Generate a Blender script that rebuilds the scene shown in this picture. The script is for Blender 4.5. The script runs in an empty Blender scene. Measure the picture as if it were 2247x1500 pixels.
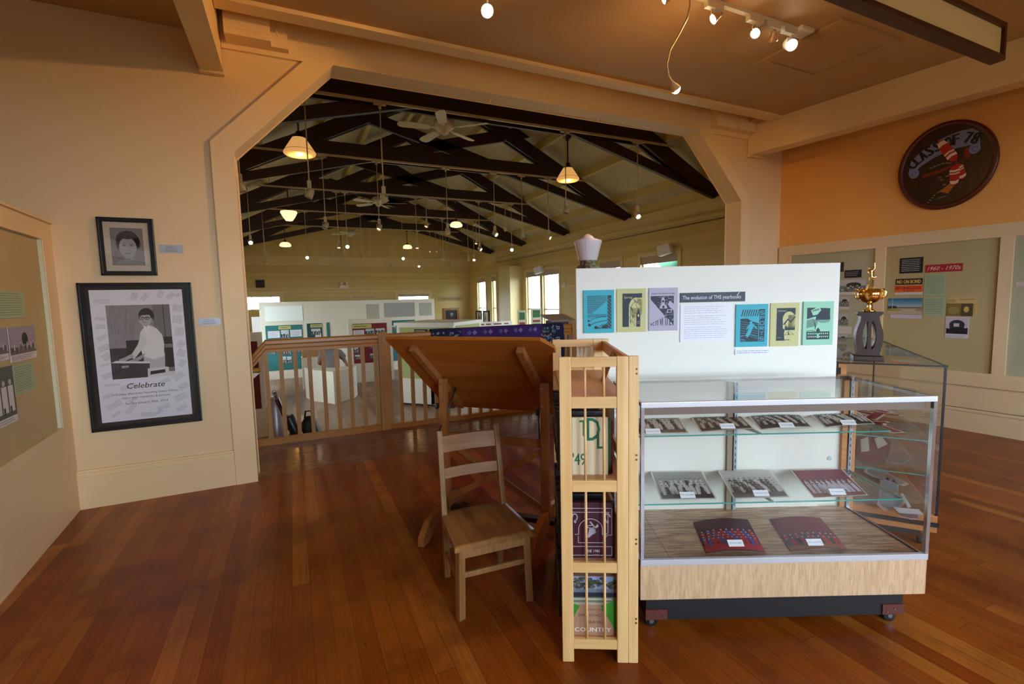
import bpy, bmesh, math, random
from mathutils import Vector, Matrix, Euler
S = bpy.context.scene
COL = S.collection
R = math.radians
# ------------------------------------------------------------------ camera, world, exposure
F, PITCH, ROLL, YAW, CAMH = 1032.0, -0.09193, -0.02249, R(24.93), 1.47
def cam_matrix():
    cp, sp, cr, sr = math.cos(PITCH), math.sin(PITCH), math.cos(ROLL), math.sin(ROLL)
    Rr = Matrix(((cr, -sr, 0), (sr, cr, 0), (0, 0, 1)))
    base = Matrix(((1, 0, 0), (0, 0, -1), (0, 1, 0)))
    Rp = Matrix(((1, 0, 0), (0, cp, -sp), (0, sp, cp)))
    return Matrix.Rotation(-YAW, 3, 'Z') @ Rp @ base @ Rr
CM = cam_matrix()
cam = bpy.data.objects.new('camera', bpy.data.cameras.new('camera'))
COL.objects.link(cam)
cam.matrix_world = Matrix.Translation((0, 0, CAMH)) @ CM.to_4x4()
cam.data.sensor_width = 36.0
cam.data.lens = 36.0 * F / 2247.0
cam.data.clip_start = 0.05
cam.data.clip_end = 200
S.camera = cam
S.view_settings.view_transform = 'Standard'
S.view_settings.look = 'None'
S.view_settings.gamma = 1.0
S.view_settings.use_curve_mapping = False
S.view_settings.exposure = 0.42
S.cycles.use_denoising = True
S.cycles.max_bounces = 12
S.cycles.diffuse_bounces = 5
S.cycles.transparent_max_bounces = 24
S.cycles.sample_clamp_indirect = 8
S.cycles.caustics_reflective = False
S.cycles.caustics_refractive = False
W = bpy.data.worlds.new('overcast_sky'); S.world = W; W.use_nodes = True
bg = W.node_tree.nodes['Background']
bg.inputs[0].default_value = (0.75, 0.91, 1.08, 1)
bg.inputs[1].default_value = 15.0
HF = -0.7          # floor of the big hall, below the landing
def portal(name, loc, rot, sx, sy):
    l = bpy.data.lights.new(name, 'AREA'); l.shape = 'RECTANGLE'; l.size = sx; l.size_y = sy
    l.cycles.is_portal = True
    o = bpy.data.objects.new(name, l); COL.objects.link(o); o.location = loc; o.rotation_euler = rot
    return o
# windows that let the day in: (name, X, Y, Z centre, rotation, width, height)
BACKWIN = [(-0.3, 0.95), (1.9, 3.15), (4.1, 5.35)]
for i, (a, b) in enumerate(BACKWIN):
    portal('window_portal', ((a+b)/2, -2.98, 1.75), (R(90), 0, 0), b-a, 2.0)
HWIN = [(7.15, 8.25), (8.95, 9.75), (11.75, 12.72), (12.88, 13.82), (16.35, 16.75), (17.4, 18.3)]
for a, b in HWIN:
    portal('window_portal', (6.98, (a+b)/2, 1.15), (0, R(90), 0), 2.4, b-a)
LWIN = [(8.9, 9.8), (13.6, 14.5)]
for a, b in LWIN:
    portal('window_portal', (-1.63, (a+b)/2, 1.15), (0, R(-90), 0), 2.4, b-a)
def lamp(name, loc, energy, temp, radius=0.03, spot=None, rot=None):
    l = bpy.data.lights.new(name, 'SPOT' if spot else 'POINT')
    l.energy = energy; l.color = temp; l.shadow_soft_size = radius
    if spot: l.spot_size = R(spot); l.spot_blend = 0.6
    o = bpy.data.objects.new(name, l); COL.objects.link(o); o.location = loc
    if rot is not None: o.rotation_euler = rot
    return o
WARM = (1.0, 0.50, 0.16)
WARM2 = (1.0, 0.50, 0.14)
# ------------------------------------------------------------------ surveying helpers: points on real planes of the room
def ray(px, py): return CM @ Vector(((px-1123.5)/F, -(py-750)/F, -1.0))
CAM = Vector((0, 0, CAMH))
def PZ(px, py, z=0.0):
    d = ray(px, py); return CAM + d*((z-CAMH)/d.z)
def PY(px, py, y):
    d = ray(px, py); return CAM + d*(y/d.y)
def PX(px, py, x):
    d = ray(px, py); return CAM + d*(x/d.x)
def PP(px, py, p, n):
    d = ray(px, py); return CAM + d*((Vector(p)-CAM).dot(n)/d.dot(n))
RC = Matrix.Rotation(-YAW, 3, 'Z'); RCi = RC.inverted()
NC = RC @ Vector((0, 1, 0))
def CY(px, py, y): return RCi @ PP(px, py, NC*y, NC)      # showcase axes: x along its front, y away
def CZ(px, py, z): return RCi @ PZ(px, py, z)
# ------------------------------------------------------------------ materials
def lin(c):
    c = c/255.0
    return c/12.92 if c <= 0.04045 else ((c+0.055)/1.055)**2.4
_mc = {}
def newmat(name):
    m = bpy.data.materials.new(name); m.use_nodes = True
    return m, m.node_tree.nodes, m.node_tree.links, m.node_tree.nodes['Principled BSDF']
def ink(r, g, b, rough=0.65, metal=0.0, name=None):
    k = (r, g, b, rough, metal)
    if k not in _mc:
        m, N, L, P = newmat(name or 'paint_%d_%d_%d' % (r, g, b))
        P.inputs['Base Color'].default_value = (lin(r), lin(g), lin(b), 1)
        P.inputs['Roughness'].default_value = rough
        P.inputs['Metallic'].default_value = metal
        _mc[k] = m
    return _mc[k]
def coords(N, L, scale=(1, 1, 1), rot=(0, 0, 0)):
    tc = N.new('ShaderNodeTexCoord'); mp = N.new('ShaderNodeMapping')
    mp.inputs['Scale'].default_value = scale; mp.inputs['Rotation'].default_value = rot
    L.new(tc.outputs['Object'], mp.inputs['Vector'])
    return mp.outputs[0]
def math_n(N, L, op, a, b=None, c=None):
    n = N.new('ShaderNodeMath'); n.operation = op
    for i, v in enumerate((a, b, c)):
        if v is None: continue
        if isinstance(v, (int, float)): n.inputs[i].default_value = v
        else: L.new(v, n.inputs[i])
    return n.outputs[0]
def ramp(N, L, fac, stops):
    r = N.new('ShaderNodeValToRGB'); L.new(fac, r.inputs[0])
    e = r.color_ramp.elements
    e[0].position, e[1].position = stops[0][0], stops[-1][0]
    for s in stops[1:-1]: e.new(s[0])
    for el, s in zip(sorted(e, key=lambda q: q.position), stops):
        el.color = (lin(s[1][0]), lin(s[1][1]), lin(s[1][2]), 1)
    return r.outputs[0]
def mix(N, L, mode, fac, a, b):
    n = N.new('ShaderNodeMix'); n.data_type = 'RGBA'; n.blend_type = mode
    for i, v in ((0, fac), (6, a), (7, b)):
        if isinstance(v, (int, float)): n.inputs[i].default_value = v
        elif isinstance(v, tuple): n.inputs[i].default_value = v
        else: L.new(v, n.inputs[i])
    return n.outputs[2]
def paint(name, rgb, rough=0.6, bump=0.02, scale=40):
    m, N, L, P = newmat(name)
    v = coords(N, L)
    n = N.new('ShaderNodeTexNoise'); n.inputs['Scale'].default_value = scale; n.inputs['Detail'].default_value = 4
    L.new(v, n.inputs['Vector'])
    n2 = N.new('ShaderNodeTexNoise'); n2.inputs['Scale'].default_value = 1.3; L.new(v, n2.inputs['Vector'])
    d = tuple(max(0, c-8) for c in rgb)
    L.new(ramp(N, L, n2.outputs[0], [(0.3, d), (0.7, rgb)]), P.inputs['Base Color'])
    P.inputs['Roughness'].default_value = rough
    b = N.new('ShaderNodeBump'); b.inputs['Strength'].default_value = 0.25; b.inputs['Distance'].default_value = bump*0.05
    L.new(n.outputs[0], b.inputs['Height']); L.new(b.outputs[0], P.inputs['Normal'])
    return m
def siding(name, rgb, axis=2, pitch=0.12, rough=0.6):
    m, N, L, P = newmat(name)
    tc = N.new('ShaderNodeTexCoord'); s = N.new('ShaderNodeSeparateXYZ'); L.new(tc.outputs['Object'], s.inputs[0])
    f = math_n(N, L, 'FRACT', math_n(N, L, 'DIVIDE', s.outputs[axis], pitch))
    g = math_n(N, L, 'MULTIPLY', math_n(N, L, 'LESS_THAN', f, 0.08), -1.0)
    b = N.new('ShaderNodeBump'); b.inputs['Strength'].default_value = 0.9; b.inputs['Distance'].default_value = 0.006
    L.new(g, b.inputs['Height']); L.new(b.outputs[0], P.inputs['Normal'])
    bd = math_n(N, L, 'FLOOR', math_n(N, L, 'DIVIDE', s.outputs[axis], pitch))
    w = N.new('ShaderNodeTexWhiteNoise'); w.noise_dimensions = '1D'; L.new(bd, w.inputs['W'])
    d = tuple(max(0, c-10) for c in rgb)
    L.new(ramp(N, L, w.outputs[0], [(0, d), (1, rgb)]), P.inputs['Base Color'])
    P.inputs['Roughness'].default_value = rough
    return m
def boards(name, axis, cols, width=0.085, length=1.9, rough=0.3, stain=0.5, rot=0.0, coat=0.0):
    """long floor boards; axis = the direction they run in (0 x, 1 y)"""
    m, N, L, P = newmat(name)
    tc = N.new('ShaderNodeTexCoord'); mp = N.new('ShaderNodeMapping'); mp.inputs['Rotation'].default_value = (0, 0, rot)
    L.new(tc.outputs['Object'], mp.inputs[0])
    s = N.new('ShaderNodeSeparateXYZ'); L.new(mp.outputs[0], s.inputs[0])
    al, ac = (s.outputs[0], s.outputs[1]) if axis == 0 else (s.outputs[1], s.outputs[0])
    q = math_n(N, L, 'DIVIDE', ac, width); bi = math_n(N, L, 'FLOOR', q); fr = math_n(N, L, 'FRACT', q)
    w1 = N.new('ShaderNodeTexWhiteNoise'); w1.noise_dimensions = '1D'; L.new(bi, w1.inputs['W'])
    al2 = math_n(N, L, 'MULTIPLY_ADD', w1.outputs[0], 7.3, al)
    ql = math_n(N, L, 'DIVIDE', al2, length); li = math_n(N, L, 'FLOOR', ql); fl = math_n(N, L, 'FRACT', ql)
    w2 = N.new('ShaderNodeTexWhiteNoise'); w2.noise_dimensions = '2D'
    cb = N.new('ShaderNodeCombineXYZ'); L.new(bi, cb.inputs[0]); L.new(li, cb.inputs[1]); L.new(cb.outputs[0], w2.inputs['Vector'])
    base = ramp(N, L, w2.outputs[0], cols)
    cb2 = N.new('ShaderNodeCombineXYZ')
    L.new(math_n(N, L, 'MULTIPLY', ac, 150.0), cb2.inputs[0]); L.new(math_n(N, L, 'MULTIPLY', al, 3.0), cb2.inputs[1])
    L.new(math_n(N, L, 'MULTIPLY', w2.outputs[0], 37.0), cb2.inputs[2])
    g = N.new('ShaderNodeTexNoise'); g.inputs['Scale'].default_value = 1.0; g.inputs['Detail'].default_value = 3; L.new(cb2.outputs[0], g.inputs['Vector'])
    gr = ramp(N, L, g.outputs[0], [(0.3, (195, 190, 185)), (0.7, (255, 255, 255))])
    c = mix(N, L, 'MULTIPLY', 0.7, base, gr)
    st = N.new('ShaderNodeTexNoise'); st.inputs['Scale'].default_value = 2.6; st.inputs['Detail'].default_value = 5; st.inputs['Roughness'].default_value = 0.62
    L.new(tc.outputs['Object'], st.inputs['Vector'])
    sr = ramp(N, L, st.outputs[0], [(0.36, (150, 120, 100)), (0.56, (255, 255, 255))])
    c = mix(N, L, 'MULTIPLY', stain, c, sr)
    vo = N.new('ShaderNodeTexVoronoi'); vo.inputs['Scale'].default_value = 5.5; L.new(tc.outputs['Object'], vo.inputs['Vector'])
    kn = math_n(N, L, 'LESS_THAN', vo.outputs['Distance'], 0.035)
    c = mix(N, L, 'MIX', math_n(N, L, 'MULTIPLY', kn, 0.75), c, (lin(52), lin(28), lin(16), 1))
    gap = math_n(N, L, 'MAXIMUM', math_n(N, L, 'LESS_THAN', fr, 0.028), math_n(N, L, 'LESS_THAN', fl, 0.0016))
    c = mix(N, L, 'MIX', math_n(N, L, 'MULTIPLY', gap, 0.7), c, (lin(60), lin(30), lin(14), 1))
    L.new(c, P.inputs['Base Color'])
    rr = math_n(N, L, 'MULTIPLY_ADD', g.outputs[0], 0.15, rough-0.07); L.new(rr, P.inputs['Roughness'])
    P.inputs['Specular IOR Level'].default_value = 0.5 if coat else 0.3
    P.inputs['Coat Weight'].default_value = coat; P.inputs['Coat Roughness'].default_value = 0.12
    b = N.new('ShaderNodeBump'); b.inputs['Strength'].default_value = 0.12 if coat else 0.3; b.inputs['Distance'].default_value = 0.001 if coat else 0.002
    L.new(math_n(N, L, 'SUBTRACT', g.outputs[0], math_n(N, L, 'MULTIPLY', gap, 1.5)), b.inputs['Height']); L.new(b.outputs[0], P.inputs['Normal'])
    return m
def wood(name, dark, light, axis=2, rough=0.4, fine=60, ring=7, contrast=(0.35, 0.68)):
    m, N, L, P = newmat(name)
    sc = [fine, fine, fine]; sc[axis] = fine*0.045
    g = N.new('ShaderNodeTexNoise'); g.inputs['Scale'].default_value = 1.0; g.inputs['Detail'].default_value = 4
    L.new(coords(N, L, tuple(sc)), g.inputs['Vector'])
    sc2 = [ring]*3; sc2[axis] = ring*0.14
    h = N.new('ShaderNodeTexNoise'); h.inputs['Scale'].default_value = 1.0; h.inputs['Distortion'].default_value = 1.2; L.new(coords(N, L, tuple(sc2)), h.inputs['Vector'])
    f = math_n(N, L, 'ADD', math_n(N, L, 'MULTIPLY', g.outputs[0], 0.45), math_n(N, L, 'MULTIPLY', h.outputs[0], 0.55))
    L.new(ramp(N, L, f, [(contrast[0], dark), (contrast[1], light)]), P.inputs['Base Color'])
    P.inputs['Roughness'].default_value = rough
    b = N.new('ShaderNodeBump'); b.inputs['Strength'].default_value = 0.2; b.inputs['Distance'].default_value = 0.001
    L.new(g.outputs[0], b.inputs['Height']); L.new(b.outputs[0], P.inputs['Normal'])
    return m
def glass(name, tint=(0.93, 0.98, 0.96), reflect=1.0):
    m = bpy.data.materials.new(name); m.use_nodes = True
    N, L = m.node_tree.nodes, m.node_tree.links
    N.remove(N['Principled BSDF'])
    t = N.new('ShaderNodeBsdfTransparent'); t.inputs[0].default_value = (*tint, 1)
    g = N.new('ShaderNodeBsdfGlossy'); g.inputs['Roughness'].default_value = 0.01
    lw_ = N.new('ShaderNodeLayerWeight'); lw_.inputs[0].default_value = 0.5
    fac = math_n(N, L, 'MULTIPLY_ADD', math_n(N, L, 'POWER', lw_.outputs['Facing'], 5.0), 0.55*reflect, 0.035*reflect)
    mx = N.new('ShaderNodeMixShader')
    L.new(fac, mx.inputs[0]); L.new(t.outputs[0], mx.inputs[1]); L.new(g.outputs[0], mx.inputs[2])
    L.new(mx.outputs[0], N['Material Output'].inputs[0])
    return m
def glow(name, rgb, strength, base=None):
    m, N, L, P = newmat(name)
    P.inputs['Base Color'].default_value = (lin(rgb[0]), lin(rgb[1]), lin(rgb[2]), 1)
    P.inputs['Emission Color'].default_value = (lin(rgb[0]), lin(rgb[1]), lin(rgb[2]), 1)
    P.inputs['Emission Strength'].default_value = strength
    P.inputs['Roughness'].default_value = 0.3
    return m
M = {}
M['wall'] = paint('cream_wall_paint', (234, 206, 162), 0.55)
M['casing'] = paint('cream_trim_paint', (240, 212, 164), 0.45)
M['wall_orange'] = paint('peach_wall_paint', (238, 176, 96), 0.55)
M['wains'] = paint('cream_board_paint', (226, 200, 158), 0.5)
M['olive'] = paint('olive_linen', (186, 168, 122), 0.8, 0.06, 300)
M['sage'] = paint('sage_linen', (176, 174, 146), 0.8, 0.06, 300)
M['ceil'] = paint('tan_ceiling_paint', (194, 158, 108), 0.6)
M['floor'] = boards('fir_floor_boards', 1, [(0, (142, 66, 8)), (0.35, (154, 76, 12)), (0.8, (166, 88, 20)), (1, (192, 118, 44))], rough=0.32)
M['landing'] = boards('landing_boards', 0, [(0, (124, 64, 14)), (0.5, (138, 76, 20)), (1, (150, 88, 28))], rough=0.26, stain=0.2, coat=0.22)
M['hallfloor'] = boards('grey_brown_hall_boards', 1, [(0, (128, 98, 76)), (0.5, (150, 118, 92)), (1, (172, 140, 112))], width=0.11, rough=0.4, stain=0.25)
M['siding'] = siding('cream_horizontal_siding', (208, 184, 118), 2, 0.13)
M['vsiding'] = siding('cream_vertical_siding', (208, 184, 118), 0, 0.15)
M['vsidingY'] = siding('cream_sidewall_siding', (208, 184, 118), 2, 0.13)
M['halltrim'] = paint('hall_trim_paint', (214, 194, 136), 0.5)
M['roof'] = siding('pale_roof_boards', (196, 184, 150), 1, 0.14)
M['purlin'] = paint('purlin_paint', (204, 184, 118), 0.55)
M['truss'] = ink(44, 14, 12, 0.5, name='oxblood_truss_paint')
M['white'] = ink(236, 234, 226, 0.45, name='white_enamel')
M['track'] = ink(190, 174, 140, 0.45, name='cream_track_enamel')
M['panelwhite'] = ink(240, 238, 228, 0.5, name='white_board')
M['hallwhite'] = ink(222, 212, 190, 0.5, name='exhibit_white_paint')
M['black'] = ink(16, 16, 17, 0.35, name='black_lacquer')
M['chrome'] = ink(200, 200, 205, 0.22, 1.0, name='brushed_aluminium')
M['steel'] = ink(150, 150, 155, 0.35, 1.0, name='zinc_plate')
M['gold'] = ink(250, 206, 120, 0.14, 1.0, name='gold_plating')
M['glass'] = glass('clear_glass', (.985, .993, .988))
M['tglass'] = glass('shelf_glass', (0.955, 0.985, 0.972))
M['acryl'] = glass('clear_acrylic', (0.95, 0.97, 0.97), 2.0)
M['gedge'] = ink(60, 150, 140, 0.2, name='green_glass_edge')
M['rail'] = wood('orange_fir_rail', (168, 112, 40), (196, 140, 62), 0, 0.35)
M['baluster'] = wood('fir_baluster', (168, 122, 64), (194, 150, 88), 2, 0.45)
M['chairwood'] = wood('worn_oak', (118, 78, 38), (168, 120, 66), 2, 0.5)
M['chairseat'] = wood('worn_oak_seat', (104, 66, 26), (168, 120, 64), 1, 0.42, 30, 5)
M['draft'] = wood('red_brown_board', (150, 84, 26), (184, 112, 44), 0, 0.4, 40, 5)
M['draftleg'] = wood('red_brown_legs', (138, 84, 40), (178, 116, 60), 2, 0.5)
M['pine'] = wood('honey_pine', (222, 168, 100), (244, 206, 146), 2, 0.4, 50, 6)
M['pineh'] = wood('honey_pine_rails', (220, 166, 98), (242, 204, 144), 0, 0.4, 50, 6)
M['pinesh'] = wood('honey_pine_shelf', (196, 138, 92), (222, 170, 120), 1, 0.4, 40, 5)
M['ply'] = wood('sanded_plywood', (184, 146, 108), (220, 186, 146), 2, 0.6, 260, 60, (0.3, 0.62))
M['deck'] = wood('brown_woodgrain_laminate', (134, 98, 66), (206, 170, 130), 0, 0.4, 170, 40, (0.4, 0.6))
M['walnut'] = wood('walnut', (46, 24, 18), (70, 40, 30), 2, 0.45)
M['oakcase'] = wood('oak_plinth', (170, 106, 54), (214, 152, 92), 0, 0.4)
M['bulb'] = glow('lit_bulb', (255, 240, 204), 28)
M['bulbdim'] = glow('dim_bulb', (255, 190, 120), 5)
M['opal'] = glow('lit_opal_glass', (255, 226, 168), 1.0)
M['opal2'] = glow('warm_opal_glass', (255, 190, 110), 0.42)
# ------------------------------------------------------------------ mesh builder
_tc = {}
def text_mesh(s):
    if s not in _tc:
        c = bpy.data.curves.new('t', 'FONT'); c.body = s; c.resolution_u = 2
        o = bpy.data.objects.new('t', c); COL.objects.link(o)
        bpy.context.view_layer.update()
        me = o.evaluated_get(bpy.context.evaluated_depsgraph_get()).to_mesh()
        v = [tuple(x.co[:2]) for x in me.vertices]; f = [tuple(p.vertices) for p in me.polygons]
        o.to_mesh_clear(); bpy.data.objects.remove(o); bpy.data.curves.remove(c)
        xs = [a[0] for a in v] or [0]
        _tc[s] = (v, f, min(xs), max(xs))
    return _tc[s]
class MB:
    def __init__(s): s.V = []; s.Fc = []; s.Mi = []; s.mats = []; s.sm = []
    def mi(s, m):
        if m not in s.mats: s.mats.append(m)
        return s.mats.index(m)
    def add(s, vs, fs, m, smooth=False):
        k = len(s.V); i = s.mi(m)
        s.V += [tuple(v) for v in vs]
        for f in fs: s.Fc.append(tuple(a+k for a in f)); s.Mi.append(i); s.sm.append(smooth)
        return s
    def box(s, x0, y0, z0, x1, y1, z1, m, c=0.0):
        x0, x1 = min(x0, x1), max(x0, x1); y0, y1 = min(y0, y1), max(y0, y1); z0, z1 = min(z0, z1), max(z0, z1)
        if c > 0: return s.cbox(x0, y0, z0, x1, y1, z1, m, c)
        v = [(x, y, z) for z in (z0, z1) for y in (y0, y1) for x in (x0, x1)]
        return s.add(v, [(0, 2, 3, 1), (4, 5, 7, 6), (0, 1, 5, 4), (2, 6, 7, 3), (0, 4, 6, 2), (1, 3, 7, 5)], m)
    def cbox(s, x0, y0, z0, x1, y1, z1, m, c, T=None):
        bm = bmesh.new(); bmesh.ops.create_cube(bm, size=1)
        for v in bm.verts:
            v.co = Vector(((x0+x1)/2+v.co.x*(x1-x0), (y0+y1)/2+v.co.y*(y1-y0), (z0+z1)/2+v.co.z*(z1-z0)))
        bmesh.ops.bevel(bm, geom=bm.edges[:], offset=min(c, 0.45*min(x1-x0, y1-y0, z1-z0)), segments=2, affect='EDGES', profile=0.7)
        bm.verts.index_update()
        vs = [(T @ v.co if T else v.co) for v in bm.verts]; fs = [[v.index for v in f.verts] for f in bm.faces]
        bm.free(); return s.add(vs, fs, m)
    def bar(s, p, q, w, h, m, up=(0, 0, 1), c=0.0):
        """square bar from p to q; w across, h along up"""
        p, q = Vector(p), Vector(q); d = q-p; L = d.length; d.normalize(); up = Vector(up)
        x = d.cross(up)
        if x.length < 1e-4: x = d.cross(Vector((1, 0, 0)))
        x.normalize(); z = x.cross(d)
        T = Matrix((x, d, z)).transposed().to_4x4(); T.translation = p
        if c > 0: return s.cbox(-w/2, 0, -h/2, w/2, L, h/2, m, c, T)
        v = [T @ Vector((a*w/2, b*L, e*h/2)) for e in (-1, 1) for b in (0, 1) for a in (-1, 1)]
        return s.add(v, [(0, 2, 3, 1), (4, 5, 7, 6), (0, 1, 5, 4), (2, 6, 7, 3), (0, 4, 6, 2), (1, 3, 7, 5)], m)
    def cyl(s, p, q, r1, m, r2=None, n=16, cap=True):
        p, q = Vector(p), Vector(q); r2 = r1 if r2 is None else r2
        d = (q-p).normalized(); x = d.cross(Vector((0, 0, 1)))
        if x.length < 1e-4: x = Vector((1, 0, 0))
        x.normalize(); y = d.cross(x)
        vs = []
        for c, r in ((p, r1), (q, r2)):
            vs += [c + (x*math.cos(2*math.pi*i/n)+y*math.sin(2*math.pi*i/n))*r for i in range(n)]
        s.add(vs, [(i, i+n, (i+1) % n+n, (i+1) % n) for i in range(n)], m, True)
        if cap: s.add(vs, [tuple(range(n)), tuple(range(2*n-1, n-1, -1))], m)
        return s
    def lathe(s, prof, c, m, n=28, axis=None, smooth=True):
        """prof = [(r, z)] round a vertical axis through c"""
        c = Vector(c); T = Matrix.Identity(3)
        if axis is not None: T = Vector(axis).to_track_quat('Z', 'Y').to_matrix()
        vs = []
        for r, z in prof:
            vs += [c + T @ Vector((r*math.cos(2*math.pi*i/n), r*math.sin(2*math.pi*i/n), z)) for i in range(n)]
        fs = []
        for k in range(len(prof)-1):
            fs += [(k*n+i, k*n+(i+1) % n, (k+1)*n+(i+1) % n, (k+1)*n+i) for i in range(n)]
        if prof[0][0] > 1e-5: fs.append(tuple(range(n-1, -1, -1)))
        if prof[-1][0] > 1e-5: fs.append(tuple(range((len(prof)-1)*n, len(prof)*n)))
        return s.add(vs, fs, m, smooth)
    def ball(s, c, r, m, sx=1, sy=1, sz=1, n=16):
        pr = [(max(1e-6, r*math.sin(math.pi*i/n)), -r*math.cos(math.pi*i/n)) for i in range(n+1)]
        c = Vector(c); k = len(s.V); s.lathe(pr, (0, 0, 0), m, n)
        for i in range(k, len(s.V)):
            v = s.V[i]; s.V[i] = (c.x+v[0]*sx, c.y+v[1]*sy, c.z+v[2]*sz)
        return s
    def tube(s, pts, r, m, n=8):
        pts = [Vector(p) for p in pts]; vs = []; prev = None
        rs = r if isinstance(r, (list, tuple)) else [r]*len(pts)
        for i, p in enumerate(pts):
            d = (pts[min(i+1, len(pts)-1)]-pts[max(i-1, 0)]).normalized()
            if prev is None:
                x = d.cross(Vector((0, 0, 1)))
                if x.length < 1e-3: x = Vector((1, 0, 0))
            else: x = prev - d*prev.dot(d)
            x.normalize(); prev = x; y = d.cross(x)
            vs += [p+(x*math.cos(2*math.pi*j/n)+y*math.sin(2*math.pi*j/n))*rs[i] for j in range(n)]
        fs = [(i*n+j, i*n+(j+1) % n, (i+1)*n+(j+1) % n, (i+1)*n+j) for i in range(len(pts)-1) for j in range(n)]
        s.add(vs, fs, m, True)
        return s.add(vs, [tuple(range(n-1, -1, -1)), tuple(range((len(pts)-1)*n, len(pts)*n))], m)
    def prism(s, pts, d, m):
        """closed planar polygon pushed along vector d"""
        pts = [Vector(p) for p in pts]; d = Vector(d); n = len(pts)
        vs = pts+[p+d for p in pts]
        fs = [tuple(range(n)), tuple(range(2*n-1, n-1, -1))]+[((i+1) % n, i, i+n, (i+1) % n+n) for i in range(n)]
        return s.add(vs, fs, m)
    def build(s, name, parent=None, o=(0, 0, 0), rz=0.0, bevel=0.0):
        """vertices are in axes turned by rz about the world origin; o is the base point in them"""
        if parent is not None: o = parent['_o'] if '_o' in parent else OFF[parent.name]
        o = Vector(o)
        me = bpy.data.meshes.new(name)
        bm = bmesh.new()
        bv = [bm.verts.new(Vector(v)-o) for v in s.V]
        for f, mi, sm in zip(s.Fc, s.Mi, s.sm):
            try:
                fc = bm.faces.new([bv[i] for i in f]); fc.material_index = mi; fc.smooth = sm
            except ValueError: pass
        bmesh.ops.remove_doubles(bm, verts=bm.verts, dist=1e-6)
        bmesh.ops.recalc_face_normals(bm, faces=bm.faces) if not getattr(s, 'flat', False) else None
        bm.to_mesh(me); bm.free()
        for m in s.mats: me.materials.append(m)
        ob = bpy.data.objects.new(name, me); COL.objects.link(ob)
        if parent is not None: ob.parent = parent
        else:
            ob.location = Matrix.Rotation(rz, 3, 'Z') @ o; ob.rotation_euler = (0, 0, rz)
        OFF[ob.name] = o
        if bevel:
            b = ob.modifiers.new('bevel', 'BEVEL'); b.width = bevel; b.segments = 2; b.limit_method = 'ANGLE'
        return ob
OFF = {}
def thing(name, label, cat, o=(0, 0, 0), rz=0.0, group=None):
    e = bpy.data.objects.new(name, None); COL.objects.link(e); e.empty_display_size = 0.1
    e.location = Matrix.Rotation(rz, 3, 'Z') @ Vector(o); e.rotation_euler = (0, 0, rz)
    OFF[e.name] = Vector(o)
    return tag(e, label, cat, group)
def tag(o, label, cat, group=None):
    o['label'] = label; o['category'] = cat
    if group: o['group'] = group
    return o
def struct(mb, name, **k):
    o = mb.build(name, **k); o['kind'] = 'structure'; return o
def kids(o): return [c for c in bpy.data.objects if c.parent == o]
def dup(root, loc, rz=None, label=None):
    r = root.copy(); COL.objects.link(r); r.location = loc
    if rz is not None: r.rotation_euler = (0, 0, rz)
    if label: r['label'] = label
    OFF[r.name] = OFF[root.name]
    for ch in KID[root.name]:
        c = ch.copy(); COL.objects.link(c); c.parent = r
        for g in KID.get(ch.name, []):
            d = g.copy(); COL.objects.link(d); d.parent = c
    return r
KID = {}
def note_kids(root):
    for o in [root]+kids(root): KID[o.name] = kids(o)
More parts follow.
